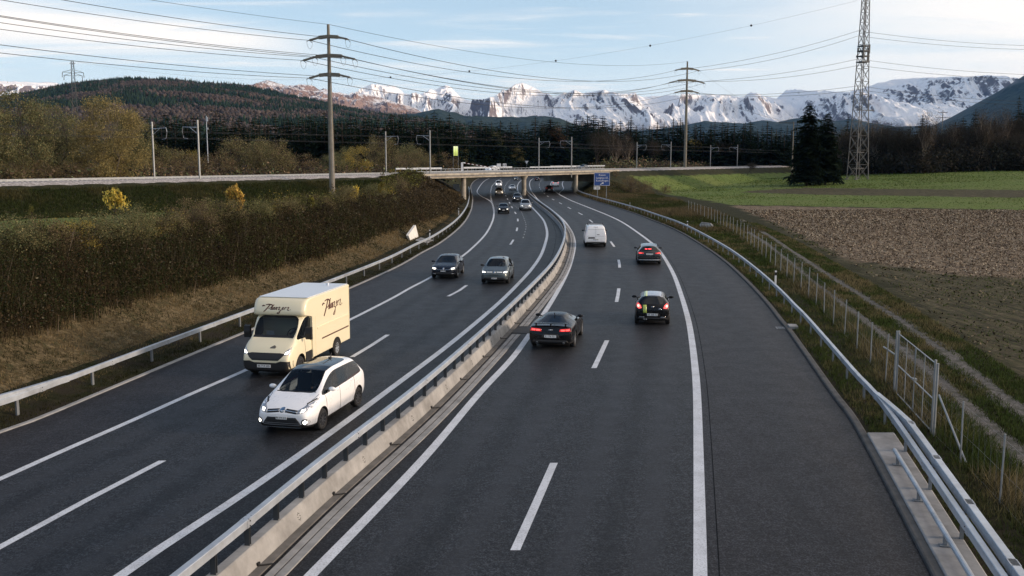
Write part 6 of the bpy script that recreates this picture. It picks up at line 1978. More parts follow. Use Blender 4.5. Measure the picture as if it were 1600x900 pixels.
# ------------------------------------------------------------------ power lines
def concrete_pole(name, label, px, Y, ytop, arms, turn):
    g0 = ground_at(px, Y); h = at_dist(px, ytop, Y).z - g0.z
    th = thing(name, label, 'power pole', (g0.x, g0.y, g0.z), turn, 'concrete power poles')
    b = MB(); n = 12; k = h / 25.0
    b.lathe([(.42 * k ** .6, -.5), (.40 * k ** .6, h * .3), (.30 * k ** .6, h * .65), (.20 * k ** .6, h)], n)
    b.build('pole', M['concrete_pole'], th, smooth=False)
    pts = []
    for y, half, two in arms:
        z = at_dist(px, y, Y).z - g0.z; L_ = half * Y / 1500.0
        b = MB()
        for s in (-1, 1):
            b.beam((0, 0, z), (s * L_ * .5, 0, z - .04 * L_), .34 * k, .50 * k); b.beam((s * L_ * .5, 0, z - .04 * L_), (s * L_, 0, z - .16 * L_), .24 * k, .28 * k)
        b.build('crossarm', M['concrete_pole'], th)
        b = MB()
        for s in (-1, 1):
            for f in ((1.0, .55) if two else (1.0,)):
                e = Vector((s * L_ * f, 0, z - (.16 if f == 1 else .06) * L_)); pts.append((e, s))
                b.tube([e + Vector((0, sy * 1.0, -.25)) if i else e for i, sy in ((0, 0), (1, 1))], .05, 5); b.tube([e, e + Vector((0, -1.0, -.25))], .05, 5)
                b.tube([e + Vector((0, math.cos(a) * 1.0, -.25 - 1.0 * math.sin(a))) for a in np.linspace(0, math.pi, 9)], .022, 4)
        b.build('insulator', M['lattice'], th)['kind'] = 'stuff'
    # climbing ladder strip
    b = MB(); b.beam((.30, -.30, 2), (.22, -.24, h * .72), .03, .03); b.build('earthing_strip', M['galv'], th)
    Mx = Matrix.Translation(g0) @ Matrix.Rotation(turn, 4, 'Z')
    return [(Mx @ e, s) for e, s in pts], Mx @ Vector((0, 0, h))
LP, LT = concrete_pole('power_pole', 'tall concrete power pole with three crossarms left of the overpass', 518, 145, 38, [(57, 31, False), (86.5, 42, True), (116, 33, False)], R(-12))
RP, RT = concrete_pole('power_pole', 'tall concrete power pole with three crossarms on the right field edge', 1070.5, 310, 96, [(107, 19, False), (125, 28, True), (142, 19, False)], R(8))
NW = [0]
def wire(a, b, sag, r=.03, label='thin power cable', group='power cables', n=26):
    a, b = Vector(a), Vector(b)
    mb = MB(); mb.tube([a.lerp(b, i / n) - Vector((0, 0, 4 * sag * (i / n) * (1 - i / n))) for i in range(n + 1)], r, 4)
    return tag(mb.build('power_cable', M['wire']), label, 'cable', group)
for (a, s), (b_, s2) in zip(LP, RP):
    wire(a, b_, 4.6, .042, 'power cable slung between the two concrete poles', 'cables between the concrete poles')
wire(LT, RT, 3.2, .028, 'topmost cable slung between the tips of the two concrete poles')
off = Vector((-70, 70, 0)) - Vector((LT.x, LT.y, 0))
for a, s in LP:
    wire(a, a + off * 1.0 + Vector((0, 0, .6)), 1.2, .032, 'power cable running from the left concrete pole out of the picture', 'cables left of the left pole')
wire(LT, LT + off + Vector((0, 0, -.3)), .9, .022, 'topmost cable running left from the tip of the left concrete pole')

# lattice tower
def lattice(name, label, px, Y, ytop, w0, w1, group=None, levels=14, detail=True):
    g0 = ground_at(px, Y); h = at_dist(px, ytop, Y).z - g0.z
    th = thing(name, label, 'pylon', tuple(g0), R(18), group)
    def W(z): return w1 + (w0 - w1) * (1 - z / h) ** 1.15
    zs = [h * (1 - (1 - i / levels) ** 1.25) for i in range(levels + 1)]
    cs = lambda z, i: Vector(((-1, 1, 1, -1)[i] * W(z) / 2, (-1, -1, 1, 1)[i] * W(z) / 2, z))
    t = .125 * h / 55
    for i in range(4):
        b = MB()
        for a, c in zip(zs[:-1], zs[1:]): b.beam(cs(a, i), cs(c, i), t * 1.5, t * 1.5)
        b.box(cs(0, i) + Vector((0, 0, -.1)), (.9, .9, .6)); b.build('leg', M['lattice'], th)
    b = MB()
    for a, c in zip(zs[:-1], zs[1:]):
        for i in range(4):
            j = (i + 1) % 4
            b.beam(cs(a, i), cs(c, j), t * .7, t * .7); b.beam(cs(a, j), cs(c, i), t * .7, t * .7); b.beam(cs(c, i), cs(c, j), t * .8, t * .8)
    b.build('bracing', M['lattice'], th)
    return th, g0, h, W
TT, tg, tH, tW = lattice('lattice_mast', 'tall steel lattice mast rising from the green field behind the spruces', 1341, 300, -4, 4.5, 1.6, levels=15)
b = MB()
for y in (72, 80, 88, 97):
    z = at_dist(1341, y, 300).z - tg.z; w = tW(z)
    b.box((0, 0, z), (w * 1.15, w * 1.15, .35))
for k, (x, y, y0, y1) in enumerate(((-1.9, 0, 75, 82), (-2.0, .3, 87, 90), (1.9, .2, 74, 95), (1.2, -1.2, 70, 84), (-.9, -1.3, 72, 92))):
    z0, z1 = at_dist(1341, y1, 300).z - tg.z, at_dist(1341, y0, 300).z - tg.z
    b.box((x, y, (z0 + z1) / 2), (.45, .35, z1 - z0))
b.build('antenna', M['post'], TT)
b = MB()
for y, L_ in ((172, 3.2), (238, 2.0), (263, 2.6)):
    z = at_dist(1341, y, 300).z - tg.z; b.beam((-tW(z) / 2, 0, z), (tW(z) / 2 + L_ * (y < 200), 0, z), .25, .30)
b.build('platform', M['post'], TT)
tp = lambda y, dx=0: at_dist(1341 + dx, y, 300)
for ya, yb, yc, (i) in ((107, 48, 66, 0), (110, 56, 71, 1), (126, 92, 112, 2), (129, 102, 118, 5), (143, 134, 155, 6), (146, 140, 160, 7)):
    wire(RP[i][0], tp(yb), 1.5, .045, 'power cable rising from the right concrete pole to the lattice mast', 'cables to the lattice mast')
    wire(tp(yb), at_dist(1760, yc + 4, 330), 2.0, .045, 'power cable running right from the lattice mast', 'cables right of the lattice mast')
PT, pg, pH, pW = lattice('lattice_pylon', 'small distant lattice pylon standing behind the left trees', 122, 430, 96, 3.6, 1.0, levels=12)
b = MB()
for y, L_ in ((113, 4.2), (118, 3.6)):
    z = at_dist(122, y, 430).z - pg.z
    for s in (-1, 1):
        b.beam((s * .5, 0, z + 1.1), (s * L_, 0, z), .16, .16); b.beam((s * .5, 0, z - .1), (s * L_, 0, z), .16, .16); b.tube([(s * L_, 0, z), (s * (L_ + .2), 0, z - 2.2)], .14, 5)
b.box((0, 0, at_dist(122, 99, 430).z - pg.z), (2.4, .2, .2)); b.build('crossarm', M['lattice'], PT)
# long marker-ball cable between the lattice mast and the far pylon
a, c = tp(1, -2), at_dist(122, 97, 430)
o = wire(a, c, 14.5, .022, 'long thin cable with dark marker balls sweeping down from the lattice mast', None, n=60)
for px in (1164, 1011, 867, 735, 614):
    best = min((i / 2000 for i in range(2001)), key=lambda t: abs(800 + 1500 * a.lerp(c, t).x / a.lerp(c, t).y / CP * .991 - px))
    q = a.lerp(c, best) - Vector((0, 0, 4 * 14.5 * best * (1 - best)))
    b = MB(); b.lathe([(.02, -.36), (.26, -.27), (.37, 0), (.26, .27), (.02, .36)], 10, 'Z', q); b.build('marker_ball', M['black'], o)
# T-pole beside the spruces and the far pole on the right
def tpole(label, px, Y, ytop, arms):
    g0 = ground_at(px, Y); h = at_dist(px, ytop, Y).z - g0.z
    th = thing('timber_pole', label, 'power pole', tuple(g0))
    b = MB(); b.lathe([(.22, -.4), (.14, h)], 8); b.build('pole', M['concrete_pole'], th)
    for y, x0, x1 in arms:
        z = at_dist(px, y, Y).z - g0.z; k = Y / 1500
        b = MB(); b.beam(((x0 - px) * k, 0, z), ((x1 - px) * k, 0, z), .2, .22)
        for x in np.linspace(x0, x1, 4): b.tube([((x - px) * k, 0, z - .1), ((x - px) * k, 0, z + .45)], .05, 5)
        b.build('crossarm', M['post'], th)
    return g0, h
tpole('slim pole with one long crossarm left of the two dark spruces', 1238, 318, 190, [(192, 1216, 1246)])
tpole('distant slim pole with two crossarms above the right forest', 1469, 430, 172, [(176, 1462, 1476), (184, 1459, 1480)])
for i in (1, 3, 7):
    wire(RP[i][0], at_dist(1222 + 3 * i, 192, 318), 1.0, .018, 'thin cable from the right concrete pole down to the slim pole', 'cables to the slim pole')
g0 = ground_at(325, 262); h = at_dist(325, 181, 262).z - g0.z
th = thing('radio_mast', 'slim grey radio mast behind the railway beside the left catenary masts', 'mast', tuple(g0))
b = MB(); b.lathe([(.16, 0), (.09, h)], 8); b.build('mast', M['galv'], th)
b = MB()
for z in (h - .6, h - 1.2, h - 3.4): b.box((.15, 0, z), (.45, .35, .5))
b.build('antenna', M['galv'], th)

# ------------------------------------------------------------------ field fence and gate
def build_fence():
    y0, y1 = 12.0, 150.0
    gy0, gy1 = float(flat(1457, 682)[1]), float(flat(1400, 620)[1])
    def F(y, d=0): x = float(cFence.off(y, d)); return Vector((x, y, H1(x, y)))
    th = thing('wire_fence', 'silver wire fence of thin posts between the verge and the farm track', 'fence', tuple(F(y0))); o = Vector(th.location)
    ys = []; y = y0
    while y < y1: ys.append(y); y += 3.1 * math.cos(cFence.head(y))
    ys = [y for y in ys if not (gy0 - .6 < y < gy1 + .6)]
    rs = random.Random(2)
    for y in ys[:90]:
        b = MB(); p = F(y) - o; hgt = 1.72 + rs.uniform(-.08, .08)
        b.tube([p + Vector((0, 0, -.2)), p + Vector((rs.uniform(-.04, .04), rs.uniform(-.04, .04), hgt))], .024, 6); b.build('post', M['fencewire'], th)
    b = MB()
    for a, c in ((y0, gy0), (gy1, y1)):
        row = np.arange(a, c, 1.2)
        for z in (.15, .85, 1.62): b.tube([F(y) - o + Vector((0, 0, z)) for y in row], .0022, 3)
        for y in np.arange(a, min(c, 70), .45): b.tube([F(y) - o + Vector((0, 0, .1)), F(y + .2) - o + Vector((0, 0, 1.62))], .0010, 3); b.tube([F(y + .2) - o + Vector((0, 0, .1)), F(y) - o + Vector((0, 0, 1.62))], .0010, 3)
    b.build('wire_mesh', M['fencewire'], th)['kind'] = 'stuff'
    for y, e in ((gy0 - .5, -2.2), (gy1 + .5, 2.6)):
        b = MB(); b.tube([F(y) - o + Vector((0, 0, 1.35)), F(y + e, .12) - o + Vector((0, 0, .1 if e < 0 else 1.1))], .03, 6)
        b.build('brace', M['fencewire'], th)
    # gate
    A, B = F(gy0), F(gy1)
    gt = thing('field_gate', 'tall silver double wire gate in the field fence', 'gate', tuple(A)); d = B - A; L_ = d.length; u = d / L_
    for k, (q, hh) in enumerate(((-.25, 2.2), (0.0, 2.25), (L_ + .02, 2.25), (L_ + .3, 2.2))):
        b = MB(); b.tube([u * q + Vector((0, 0, -.3)), u * q + Vector((0, 0, hh))], .038, 8); b.build('gate_post', M['fencewire'], gt)
    for a, c in ((.08, L_ * .5 - .03), (L_ * .5 + .03, L_ - .08)):
        b = MB(); P = lambda q, z: u * q + Vector((0, 0, z))
        b.tube([P(a, .15), P(a, 2.15), P(c, 2.15), P(c, .15), P(a, .15)], .022, 6); b.tube([P(a, 1.1), P(c, 1.1)], .022, 6); b.tube([P((a + c) / 2, .15), P((a + c) / 2, 2.15)], .015, 5)
        for k in np.arange(a, c, .22): b.tube([P(k, .15), P(k, 2.15)], .0018, 3)
        for z in np.arange(.2, 2.15, .22): b.tube([P(a, z), P(c, z)], .0018, 3)
        b.build('gate_leaf', M['fencewire'], gt)
    b = MB(); b.box(u * (L_ / 2) + Vector((0, 0, 1.15)), (.12, .18, .06)); b.build('latch', M['fencewire'], gt)
build_fence()
# ------------------------------------------------------------------ vegetation
M['leaf'] = tint_mat('foliage', trans=.3)
M['leaf_far'] = tint_mat('forest_foliage', trans=.15)
M['crown'] = tint_mat('crown_foliage', trans=.38)
M['bark'] = worn('bark', (0.055, 0.042, 0.032), .35, 1.2, .95)
M['birch'] = worn('pale_bark', (0.20, 0.165, 0.125), .3, 1.0, .9)
def leaf_mesh(name, P, size, colr, rs, up=0.25, aspect=1.6, mats=None, flat_n=None):
    """one small four-cornered leaf per point, turned at random"""
    n = len(P)
    size = np.broadcast_to(np.asarray(size, float), (n,))
    a = rs.normal(size=(n, 3)); a[:, 2] *= .8; a /= np.linalg.norm(a, axis=1, keepdims=True)
    b = rs.normal(size=(n, 3)); b -= (b * a).sum(1, keepdims=True) * a; b /= np.linalg.norm(b, axis=1, keepdims=True)
    a = a * (size * aspect)[:, None] * .5; b = b * size[:, None] * .5
    V = np.stack([P - a, P + b * .9, P + a, P - b * .9], 1).reshape(-1, 3)
    F = np.arange(4 * n).reshape(n, 4)
    me = bpy.data.meshes.new(name); set_mesh(me, V, F)
    ca = me.color_attributes.new('tint', 'FLOAT_COLOR', 'POINT')
    cc = np.ones((n, 4, 4), np.float32); cc[:, :, :3] = np.asarray(colr)[:, None, :]
    ca.data.foreach_set('color', cc.ravel())
    me.materials.append(mats or M['leaf'])
    return me
def tri_mesh(name, V, C, mat):
    """loose triangles with a colour each"""
    V = np.asarray(V, float).reshape(-1, 3); n = len(V) // 3
    me = bpy.data.meshes.new(name); set_mesh(me, V, np.arange(3 * n).reshape(n, 3))
    ca = me.color_attributes.new('tint', 'FLOAT_COLOR', 'POINT')
    cc = np.ones((n, 3, 4), np.float32); cc[:, :, :3] = np.asarray(C)[:, None, :]
    ca.data.foreach_set('color', cc.ravel()); me.materials.append(mat)
    return me

def conifer_crown(seed, H=1.0, wr=.20, whorls=30, per=9, base=.10, col=(0.014, 0.024, 0.014), gap=.25, twig=5, power=.70):
    """spruce crown: whorls of drooping boughs with hanging side twigs; unit height"""
    rs = np.random.default_rng(seed); T, C = [], []
    col = np.array(col)
    for i in range(whorls):
        f = (i + rs.uniform(-.3, .3)) / whorls; z = base + (1 - base) * f
        rmax = wr * (1 - f) ** power * rs.uniform(.72, 1.15) + .008
        m = max(4, int(per * (1 - .5 * f)))
        for k in range(m):
            if rs.random() < gap * .5: continue
            a = 2 * math.pi * (k + rs.uniform(-.4, .4)) / m + i * 1.7
            r = rmax * rs.uniform(.55, 1.12)
            d = np.array([math.cos(a), math.sin(a), 0]); s = np.array([-d[1], d[0], 0])
            dr = -r * rs.uniform(.22, .5)
            p0 = np.array([0, 0, z]); p1 = p0 + d * r * .55 + np.array([0, 0, dr * .35]); p2 = p0 + d * r + np.array([0, 0, dr + r * .14])
            w = r * .25 + .005
            c0 = col * rs.uniform(.55, 1.5)
            T += [p0 + s * w * .3, p0 - s * w * .3, p1 + s * w, p0 - s * w * .3, p1 - s * w, p1 + s * w, p1 + s * w, p1 - s * w, p2]
            C += [c0 * .8, c0, c0 * 1.15]
            for j in range(twig):
                q = rs.uniform(.25, 1.0); pp = p0 + (p2 - p0) * q + np.array([0, 0, -dr * .12 * math.sin(math.pi * q)])
                sg = 1 if j % 2 else -1
                e = pp + s * sg * r * rs.uniform(.12, .34) + d * r * rs.uniform(.0, .18) + np.array([0, 0, -r * rs.uniform(.05, .28)])
                u = d * r * .06
                T += [pp - u, pp + u + np.array([0, 0, .004]), e]; C.append(c0 * rs.uniform(.6, 1.35))
    T += [np.array([-.006, 0, .96]), np.array([.006, 0, .96]), np.array([0, 0, 1.02])]; C.append(col)
    return np.array(T), np.array(C)
def conifer_meshes(n, **kw):
    out = []
    for i in range(n):
        T, C = conifer_crown(100 + i, wr=[.19, .24, .17, .22, .27][i % 5], base=[.06, .10, .03, .14, .08][i % 5], **kw)
        out.append(tri_mesh('spruce_crown', T, C, M['leaf_far']))
    b = MB(); b.tube([(0, 0, -.04), (.002, 0, .5), (0, 0, .97)], [.016, .010, .003], 7)
    return out, b.mesh('spruce_trunk', M['bark'], True)
def branchy(seed, spread, lean=.0, trunks=1, depth=4, base=.16, up=.55):
    """tapered trunk and limbs in unit height; returns limb polylines and twig ends"""
    rs = np.random.default_rng(seed); limbs, ends = [], []
    def grow(p, d, L, r, k):
        q = [p]; dd = d.copy(); n = 3
        for i in range(n):
            dd = dd + rs.normal(0, .14, 3) + np.array([0, 0, .05]); dd /= np.linalg.norm(dd)
            q.append(q[-1] + dd * L / n)
        limbs.append((q, r, r * .55))
        if k == 0: ends.append(q[-1]); ends.append(q[2]); return
        for j in range(rs.integers(2, 5) if k > 1 else 3):
            t = rs.uniform(.45, 1.0) if j else 1.0
            p2 = q[0] + (q[-1] - q[0]) * t if t < 1 else q[-1]
            a = rs.uniform(0, 6.28); side = np.array([math.cos(a), math.sin(a), 0]) * spread
            nd = dd * .75 + side * rs.uniform(.5, 1.1) + np.array([0, 0, up * rs.uniform(.2, 1)]); nd /= np.linalg.norm(nd)
            grow(p2, nd, L * rs.uniform(.58, .82), r * .52, k - 1)
    for t in range(trunks):
        a = rs.uniform(0, 6.28); o = np.array([math.cos(a), math.sin(a), 0]) * (.04 if trunks > 1 else 0)
        d = np.array([math.cos(a) * .25 * (trunks > 1), math.sin(a) * .25 * (trunks > 1), 1.0])
        grow(o + np.array([0, 0, -.03]), d / np.linalg.norm(d), .34, .022 if trunks == 1 else .014, depth)
    return limbs, np.array(ends)
def broad_meshes(seed, spread=.8, trunks=1, leaves=5200, cols=((.05, .055, .02),), lsize=.016, clump=.075, hscale=1.0, depth=4, shell=.0, bark='bark', thin=0.0, low=0.0, dome=None):
    limbs, ends = branchy(seed, spread, trunks=trunks, depth=depth)
    zmax = ends[:, 2].max() * 1.03; ends = ends / zmax
    b = MB()
    for q, r0, r1 in limbs: b.tube([Vector(p / zmax) for p in q], [r0, (r0 * .7 + r1 * .3), (r0 * .35 + r1 * .65), r1], 5, cap=False)
    tr = b.mesh('limbs', M[bark], True, fix=False)
    rs = np.random.default_rng(seed + 50)
    if dome:
        nb, hw, zc = dome                      # clumps spread through a domed crown
        d = rs.normal(size=(nb, 3)); d /= np.linalg.norm(d, axis=1, keepdims=True)
        d *= rs.uniform(.25, 1.0, (nb, 1)) ** .45
        ends = np.concatenate([d * np.array([hw, hw, 1 - zc - .03]) + np.array([0, 0, zc]), np.stack([rs.normal(0, hw * .55, nb // 4), rs.normal(0, hw * .55, nb // 4), rs.uniform(.03, zc, nb // 4)], 1)])
        ends = ends[ends[:, 2] > .02]
    elif low:
        k = int(len(ends) * low); e2 = ends[rs.integers(0, len(ends), k)].copy(); e2[:, 2] *= rs.uniform(.08, .6, k); e2[:, :2] *= rs.uniform(.6, 1.15, (k, 1)); ends = np.concatenate([ends, e2])
    w = rs.random(len(ends)) ** (1.0 + thin * 2); w /= w.sum()
    k = rs.choice(len(ends), leaves, p=w)
    off = rs.normal(0, 1, (leaves, 3)) * clump * np.array([1, 1, .8])
    P = ends[k] + off
    P = P[P[:, 2] > .01]; k = k[:len(P)]
    cols = np.array(cols); cc = cols[rs.integers(0, len(cols), len(ends))][k] * rs.uniform(.55, 1.5, (len(P), 1)) * (rs.uniform(.6, 1.4, len(ends))[k])[:, None]
    cr = leaf_mesh('crown', P, lsize * rs.uniform(.6, 1.4, len(P)), cc, rs, mats=M['crown'])
    return cr, tr
OLIVE = ((.200, .180, .088), (.170, .168, .080), (.225, .185, .095)); BROWN_ = ((.135, .098, .066), (.110, .084, .060), (.155, .108, .068)); GREYB = ((.062, .053, .042), (.050, .044, .036))
GOLD = ((.34, .25, .06), (.27, .22, .065)); DULLG = ((.115, .135, .068), (.140, .145, .072)); RUST = ((.14, .068, .03), (.115, .062, .033)); PALE = ((.24, .25, .12), (.20, .20, .09))

CON, CONT = conifer_meshes(5, per=11, gap=.12, col=(.015, .025, .0155), twig=6)
BR = dict(
    willow=broad_meshes(1, .75, 3, 34000, OLIVE + DULLG, .0105, .050, dome=(130, .47, .50)),
    willow2=broad_meshes(2, .65, 2, 34000, ((.30, .235, .095), (.25, .205, .09), (.19, .17, .085)), .0105, .048, dome=(130, .46, .52), bark='birch'),
    shrub=broad_meshes(3, 1.0, 4, 11000, OLIVE + BROWN_[:1], .0150, .070, depth=3, dome=(60, .50, .52)),
    shrub2=broad_meshes(4, 1.0, 4, 9000, BROWN_ + OLIVE[:1], .0150, .075, depth=3, dome=(55, .55, .48)),
    dull=broad_meshes(5, .9, 2, 11000, DULLG + OLIVE, .0145, .070, depth=4, dome=(60, .46, .54)),
    bare=broad_meshes(6, .75, 1, 9500, ((.046, .042, .035), (.036, .036, .029), (.056, .047, .036)), .0085, .075, depth=5),
    bare2=broad_meshes(7, .65, 1, 8500, ((.082, .062, .048), (.064, .051, .041), (.052, .045, .038)), .0085, .078, depth=5, bark='birch'),
    gold=broad_meshes(8, .9, 2, 9000, GOLD + OLIVE[:1], .0145, .065, depth=3, dome=(50, .46, .54)),
    rust=broad_meshes(9, .95, 1, 10000, RUST + BROWN_[:1], .014, .070, dome=(60, .46, .60)),
    pale=broad_meshes(10, .7, 1, 4200, PALE, .016, .075, depth=4),
)
rsT = random.Random(11)
def tree(name, label, meshes, px=None, Y=None, h=10, wide=1.0, group=None, pos=None, rz=None, cat='tree'):
    p = pos if pos is not None else ground_at(px, Y)
    th = thing(name, label, cat, (p.x, p.y, p.z - .1), rz if rz is not None else rsT.uniform(0, 6.28), group)
    th.scale = (h * wide, h * wide, h)
    link('crown', meshes[0], th); link('trunk', meshes[1], th)
    return th
def off_road(px, Y):
    while True:
        g0 = ground_at(px, Y); dl, dr = road_dist(np.array([g0.x]), np.array([g0.y]))
        if max(dl[0], dr[0]) > 7: return Y
        Y += 9.0
def spruce(px, Y, ytop, label, group, wide=1.0, lift=0):
    Y = off_road(px, Y)
    g0 = ground_at(px, Y); h = at_dist(px, ytop, Y).z - g0.z
    return tree('spruce_tree', label, (CON[rsT.randrange(5)], CONT), px, Y, max(h, 3), wide, group)
def interp_px(pts, x): return float(np.interp(x, [p[0] for p in pts], [p[1] for p in pts]))
def rail_Y(px, n): return rail_pt(rail_t_at(px, n), n).y

# --- the forest wall behind the railway
TOPS = [(-120, 200), (60, 196), (220, 182), (300, 184), (380, 184), (450, 183), (500, 180), (560, 183), (620, 182), (680, 183), (730, 192), (780, 194), (820, 190), (870, 186), (930, 184), (960, 188), (1000, 192), (1060, 190), (1100, 196), (1160, 196), (1240, 196), (1300, 196), (1360, 194), (1420, 192), (1500, 188), (1560, 178), (1600, 165), (1760, 150)]
def forest(lo, hi, step, Y0, Y1, up, label, group, wide, skip=0.0):
    x = lo
    while x < hi:
        Y = rsT.uniform(Y0, Y1)
        if rsT.random() >= skip:
            spruce(x, Y, interp_px(TOPS, x) + up + rsT.gauss(0, 5.0), label, group, wide * rsT.uniform(1.05, 1.6))
        x += step * rsT.uniform(.6, 1.4)
forest(205, 760, 9.5, 300, 340, 8, 'dark spruce in the front row of the forest left of the overpass', 'spruces in the forest left of the overpass', 1.15)
forest(190, 770, 10.5, 360, 420, -2, 'dark spruce deeper in the forest left of the overpass', 'spruces deep in the left forest', 1.2)
forest(760, 1250, 10.5, 400, 440, 6, 'dark spruce in the front row of the forest right of the overpass', 'spruces in the forest right of the overpass', 1.5, .08)
forest(750, 1330, 11.5, 470, 560, -2, 'dark spruce deeper in the forest right of the overpass', 'spruces deep in the right forest', 1.5)
forest(1330, 1680, 15, 400, 470, 8, 'dark spruce standing behind the bare trees of the right forest edge', 'spruces at the right forest edge', 1.45)
forest(1345, 1720, 17, 338, 372, 4, 'dark spruce mixed into the bare right forest edge', 'spruces mixed into the right forest edge', 1.3)
# taller tops that break the skyline
for px, yt in ((400, 170), (352, 176), (452, 176), (486, 172), (628, 172), (612, 176), (668, 178), (930, 181), (944, 183), (962, 189), (1110, 190), (1163, 190), (1172, 192), (1190, 193), (846, 190)):
    spruce(px, 350 if px < 750 else 430, yt, 'taller spruce whose top stands above the forest wall', 'tall spruces above the forest wall', .95)
# dark understorey behind the first trees: shaded thicket
def thicket(label, x0, x1, n0, n1, hmax, count, cols, seed, size=.5, fx=None):
    rs = np.random.default_rng(seed); P = []
    C = []
    for i in range(count):
        px = rs.uniform(x0, x1); Y = (fx(px) if fx else rail_Y(px, n0)) + rs.uniform(0, n1)
        Y = off_road(px, Y); g0 = ground_at(px, Y); c = np.array(cols[rs.integers(len(cols))]) * rs.uniform(.6, 1.4)
        m = 34; hh = hmax * rs.uniform(.45, 1.0)
        q = rs.normal(0, 1, (m, 3)) * np.array([1.1, 1.1, hh * .24]) + np.array([g0.x, g0.y, g0.z + hh * .42])
        P.append(q); C.append(c[None] * rs.uniform(.6, 1.4, (m, 1)))
    P = np.concatenate(P); C = np.concatenate(C)
    me = leaf_mesh('thicket', P, size * rs.uniform(.5, 1.3, len(P)), C, rs, mats=M['leaf_far'])
    return tag(link('thicket', me), label, 'undergrowth', kind='stuff')
thicket('brown and olive undergrowth along the far side of the railway', -150, 720, 27, 40, 4.5, 1900, BROWN_ + GREYB + DULLG[:1], 21, .36)
thicket('dark undergrowth under the forest right of the overpass', 740, 1260, 30, 70, 6.0, 1100, BROWN_ + GREYB + DULLG, 22, .55)
def rf(px): return float(np.interp(px, [1280, 1380, 1450, 1500, 1600, 1760], [335, 330, 318, 325, 322, 315]))
thicket('dark bare undergrowth along the right forest edge', 1270, 1740, 0, 60, 12.5, 2800, ((.040, .038, .030), (.032, .034, .026), (.052, .043, .033)), 23, .55, fx=rf)

# --- left: big olive trees, then lower shrubs
def behind(px, extra): return rail_Y(px, 24) + extra
def T_(kind, px, extra, ytop, wide, name, label, group=None, Y=None):
    Y = off_road(px, Y or behind(px, extra)); g0 = ground_at(px, Y); h = at_dist(px, ytop, Y).z - g0.z
    return tree(name, label, BR[kind], px, Y, h, wide, group)
T_('willow', 28, 14, 138, .85, 'willow_tree', 'broad dull green willow at the far left edge behind the railway')
T_('willow', 82, 24, 158, .80, 'willow_tree', 'dull green willow between the left edge and the golden-olive tree')
T_('willow', -40, 12, 150, .85, 'willow_tree', 'dull green willow partly cut by the left edge of the picture')
T_('willow2', 168, 8, 146, .80, 'willow_tree', 'large golden-olive tree with pale trunk, right of the dull green willows')
T_('willow', 205, 26, 172, .62, 'willow_tree', 'olive tree half hidden behind the golden-olive tree')
SH = [('shrub', 268, 25, 228, 1.0), ('shrub2', 300, 14, 240, 1.2), ('gold', 303, 30, 232, .55), ('shrub', 372, 22, 209, .85), ('shrub2', 340, 20, 236, 1.1), ('shrub', 425, 16, 211, .85), ('dull', 402, 30, 216, .8), ('shrub2', 470, 15, 240, 1.2),
      ('dull', 520, 24, 236, 1.0), ('gold', 560, 18, 226, .85), ('dull', 540, 32, 228, .8), ('shrub', 596, 30, 208, .75), ('dull', 640, 36, 222, .9), ('shrub2', 630, 14, 240, 1.1), ('shrub', 655, 22, 230, .9), ('shrub2', 690, 20, 238, 1.1), ('dull', 715, 42, 226, .8),
      ('shrub2', 235, 16, 245, 1.2), ('shrub', 12, 8, 246, 1.3), ('shrub2', 60, 8, 250, 1.3), ('shrub2', 110, 8, 252, 1.3)]
WORDS = {'shrub': 'rounded olive-brown', 'shrub2': 'low brown', 'dull': 'dull green', 'gold': 'golden'}
ORD = ['first', 'second', 'third', 'fourth', 'fifth', 'sixth', 'seventh', 'eighth', 'ninth', 'tenth', 'eleventh', 'twelfth']
cnt = {}
for k in sorted(SH, key=lambda q: q[1]):
    cnt[k[0]] = cnt.get(k[0], 0) + 1
    T_(k[0], k[1], k[2], k[3], k[4], 'autumn_shrub', f'{WORDS[k[0]]} shrub beyond the railway, {ORD[cnt[k[0]] - 1]} such from the left', 'shrubs along the far side of the railway')
T_('pale', 780, 60, 208, .45, 'poplar_tree', 'slim pale yellow-green tree behind the overpass')
T_('rust', 858, 80, 196, .75, 'beech_tree', 'round rust-brown tree behind the overpass above the middle pier')
T_('gold', 1085, 60, 216, .55, 'maple_tree', 'small golden tree just right of the right concrete pole')
spruce(686, 232, 214, 'small dark spruce standing alone right of the overpass railing start', None, 1.3)
BRS = [('bare', 930, 60, 198, .8), ('bare2', 965, 50, 205, .8), ('bare', 1010, 70, 214, .9), ('dull', 800, 62, 226, 1.0), ('dull', 750, 52, 232, 1.0), ('dull', 830, 66, 238, 1.2), ('shrub', 880, 60, 242, 1.3), ('shrub', 905, 64, 240, 1.2), ('bare2', 1130, 60, 222, 1.0), ('shrub2', 1145, 50, 226, 1.1), ('shrub2', 1180, 55, 232, 1.0), ('bare', 1055, 66, 224, .9), ('rust', 1065, 74, 228, .8), ('bare2', 985, 80, 208, .8)]
cnt = {}
WORDS.update(bare='bare grey', bare2='thin brown', rust='rusty')
for k in sorted(BRS, key=lambda q: q[1]):
    cnt[k[0]] = cnt.get(k[0], 0) + 1
    T_(k[0], k[1], k[2], k[3], k[4], 'forest_edge_tree', f'{WORDS[k[0]]} tree at the forest edge right of the overpass, {ORD[cnt[k[0]] - 1]} such from the left', 'broad trees at the forest edge behind the overpass')
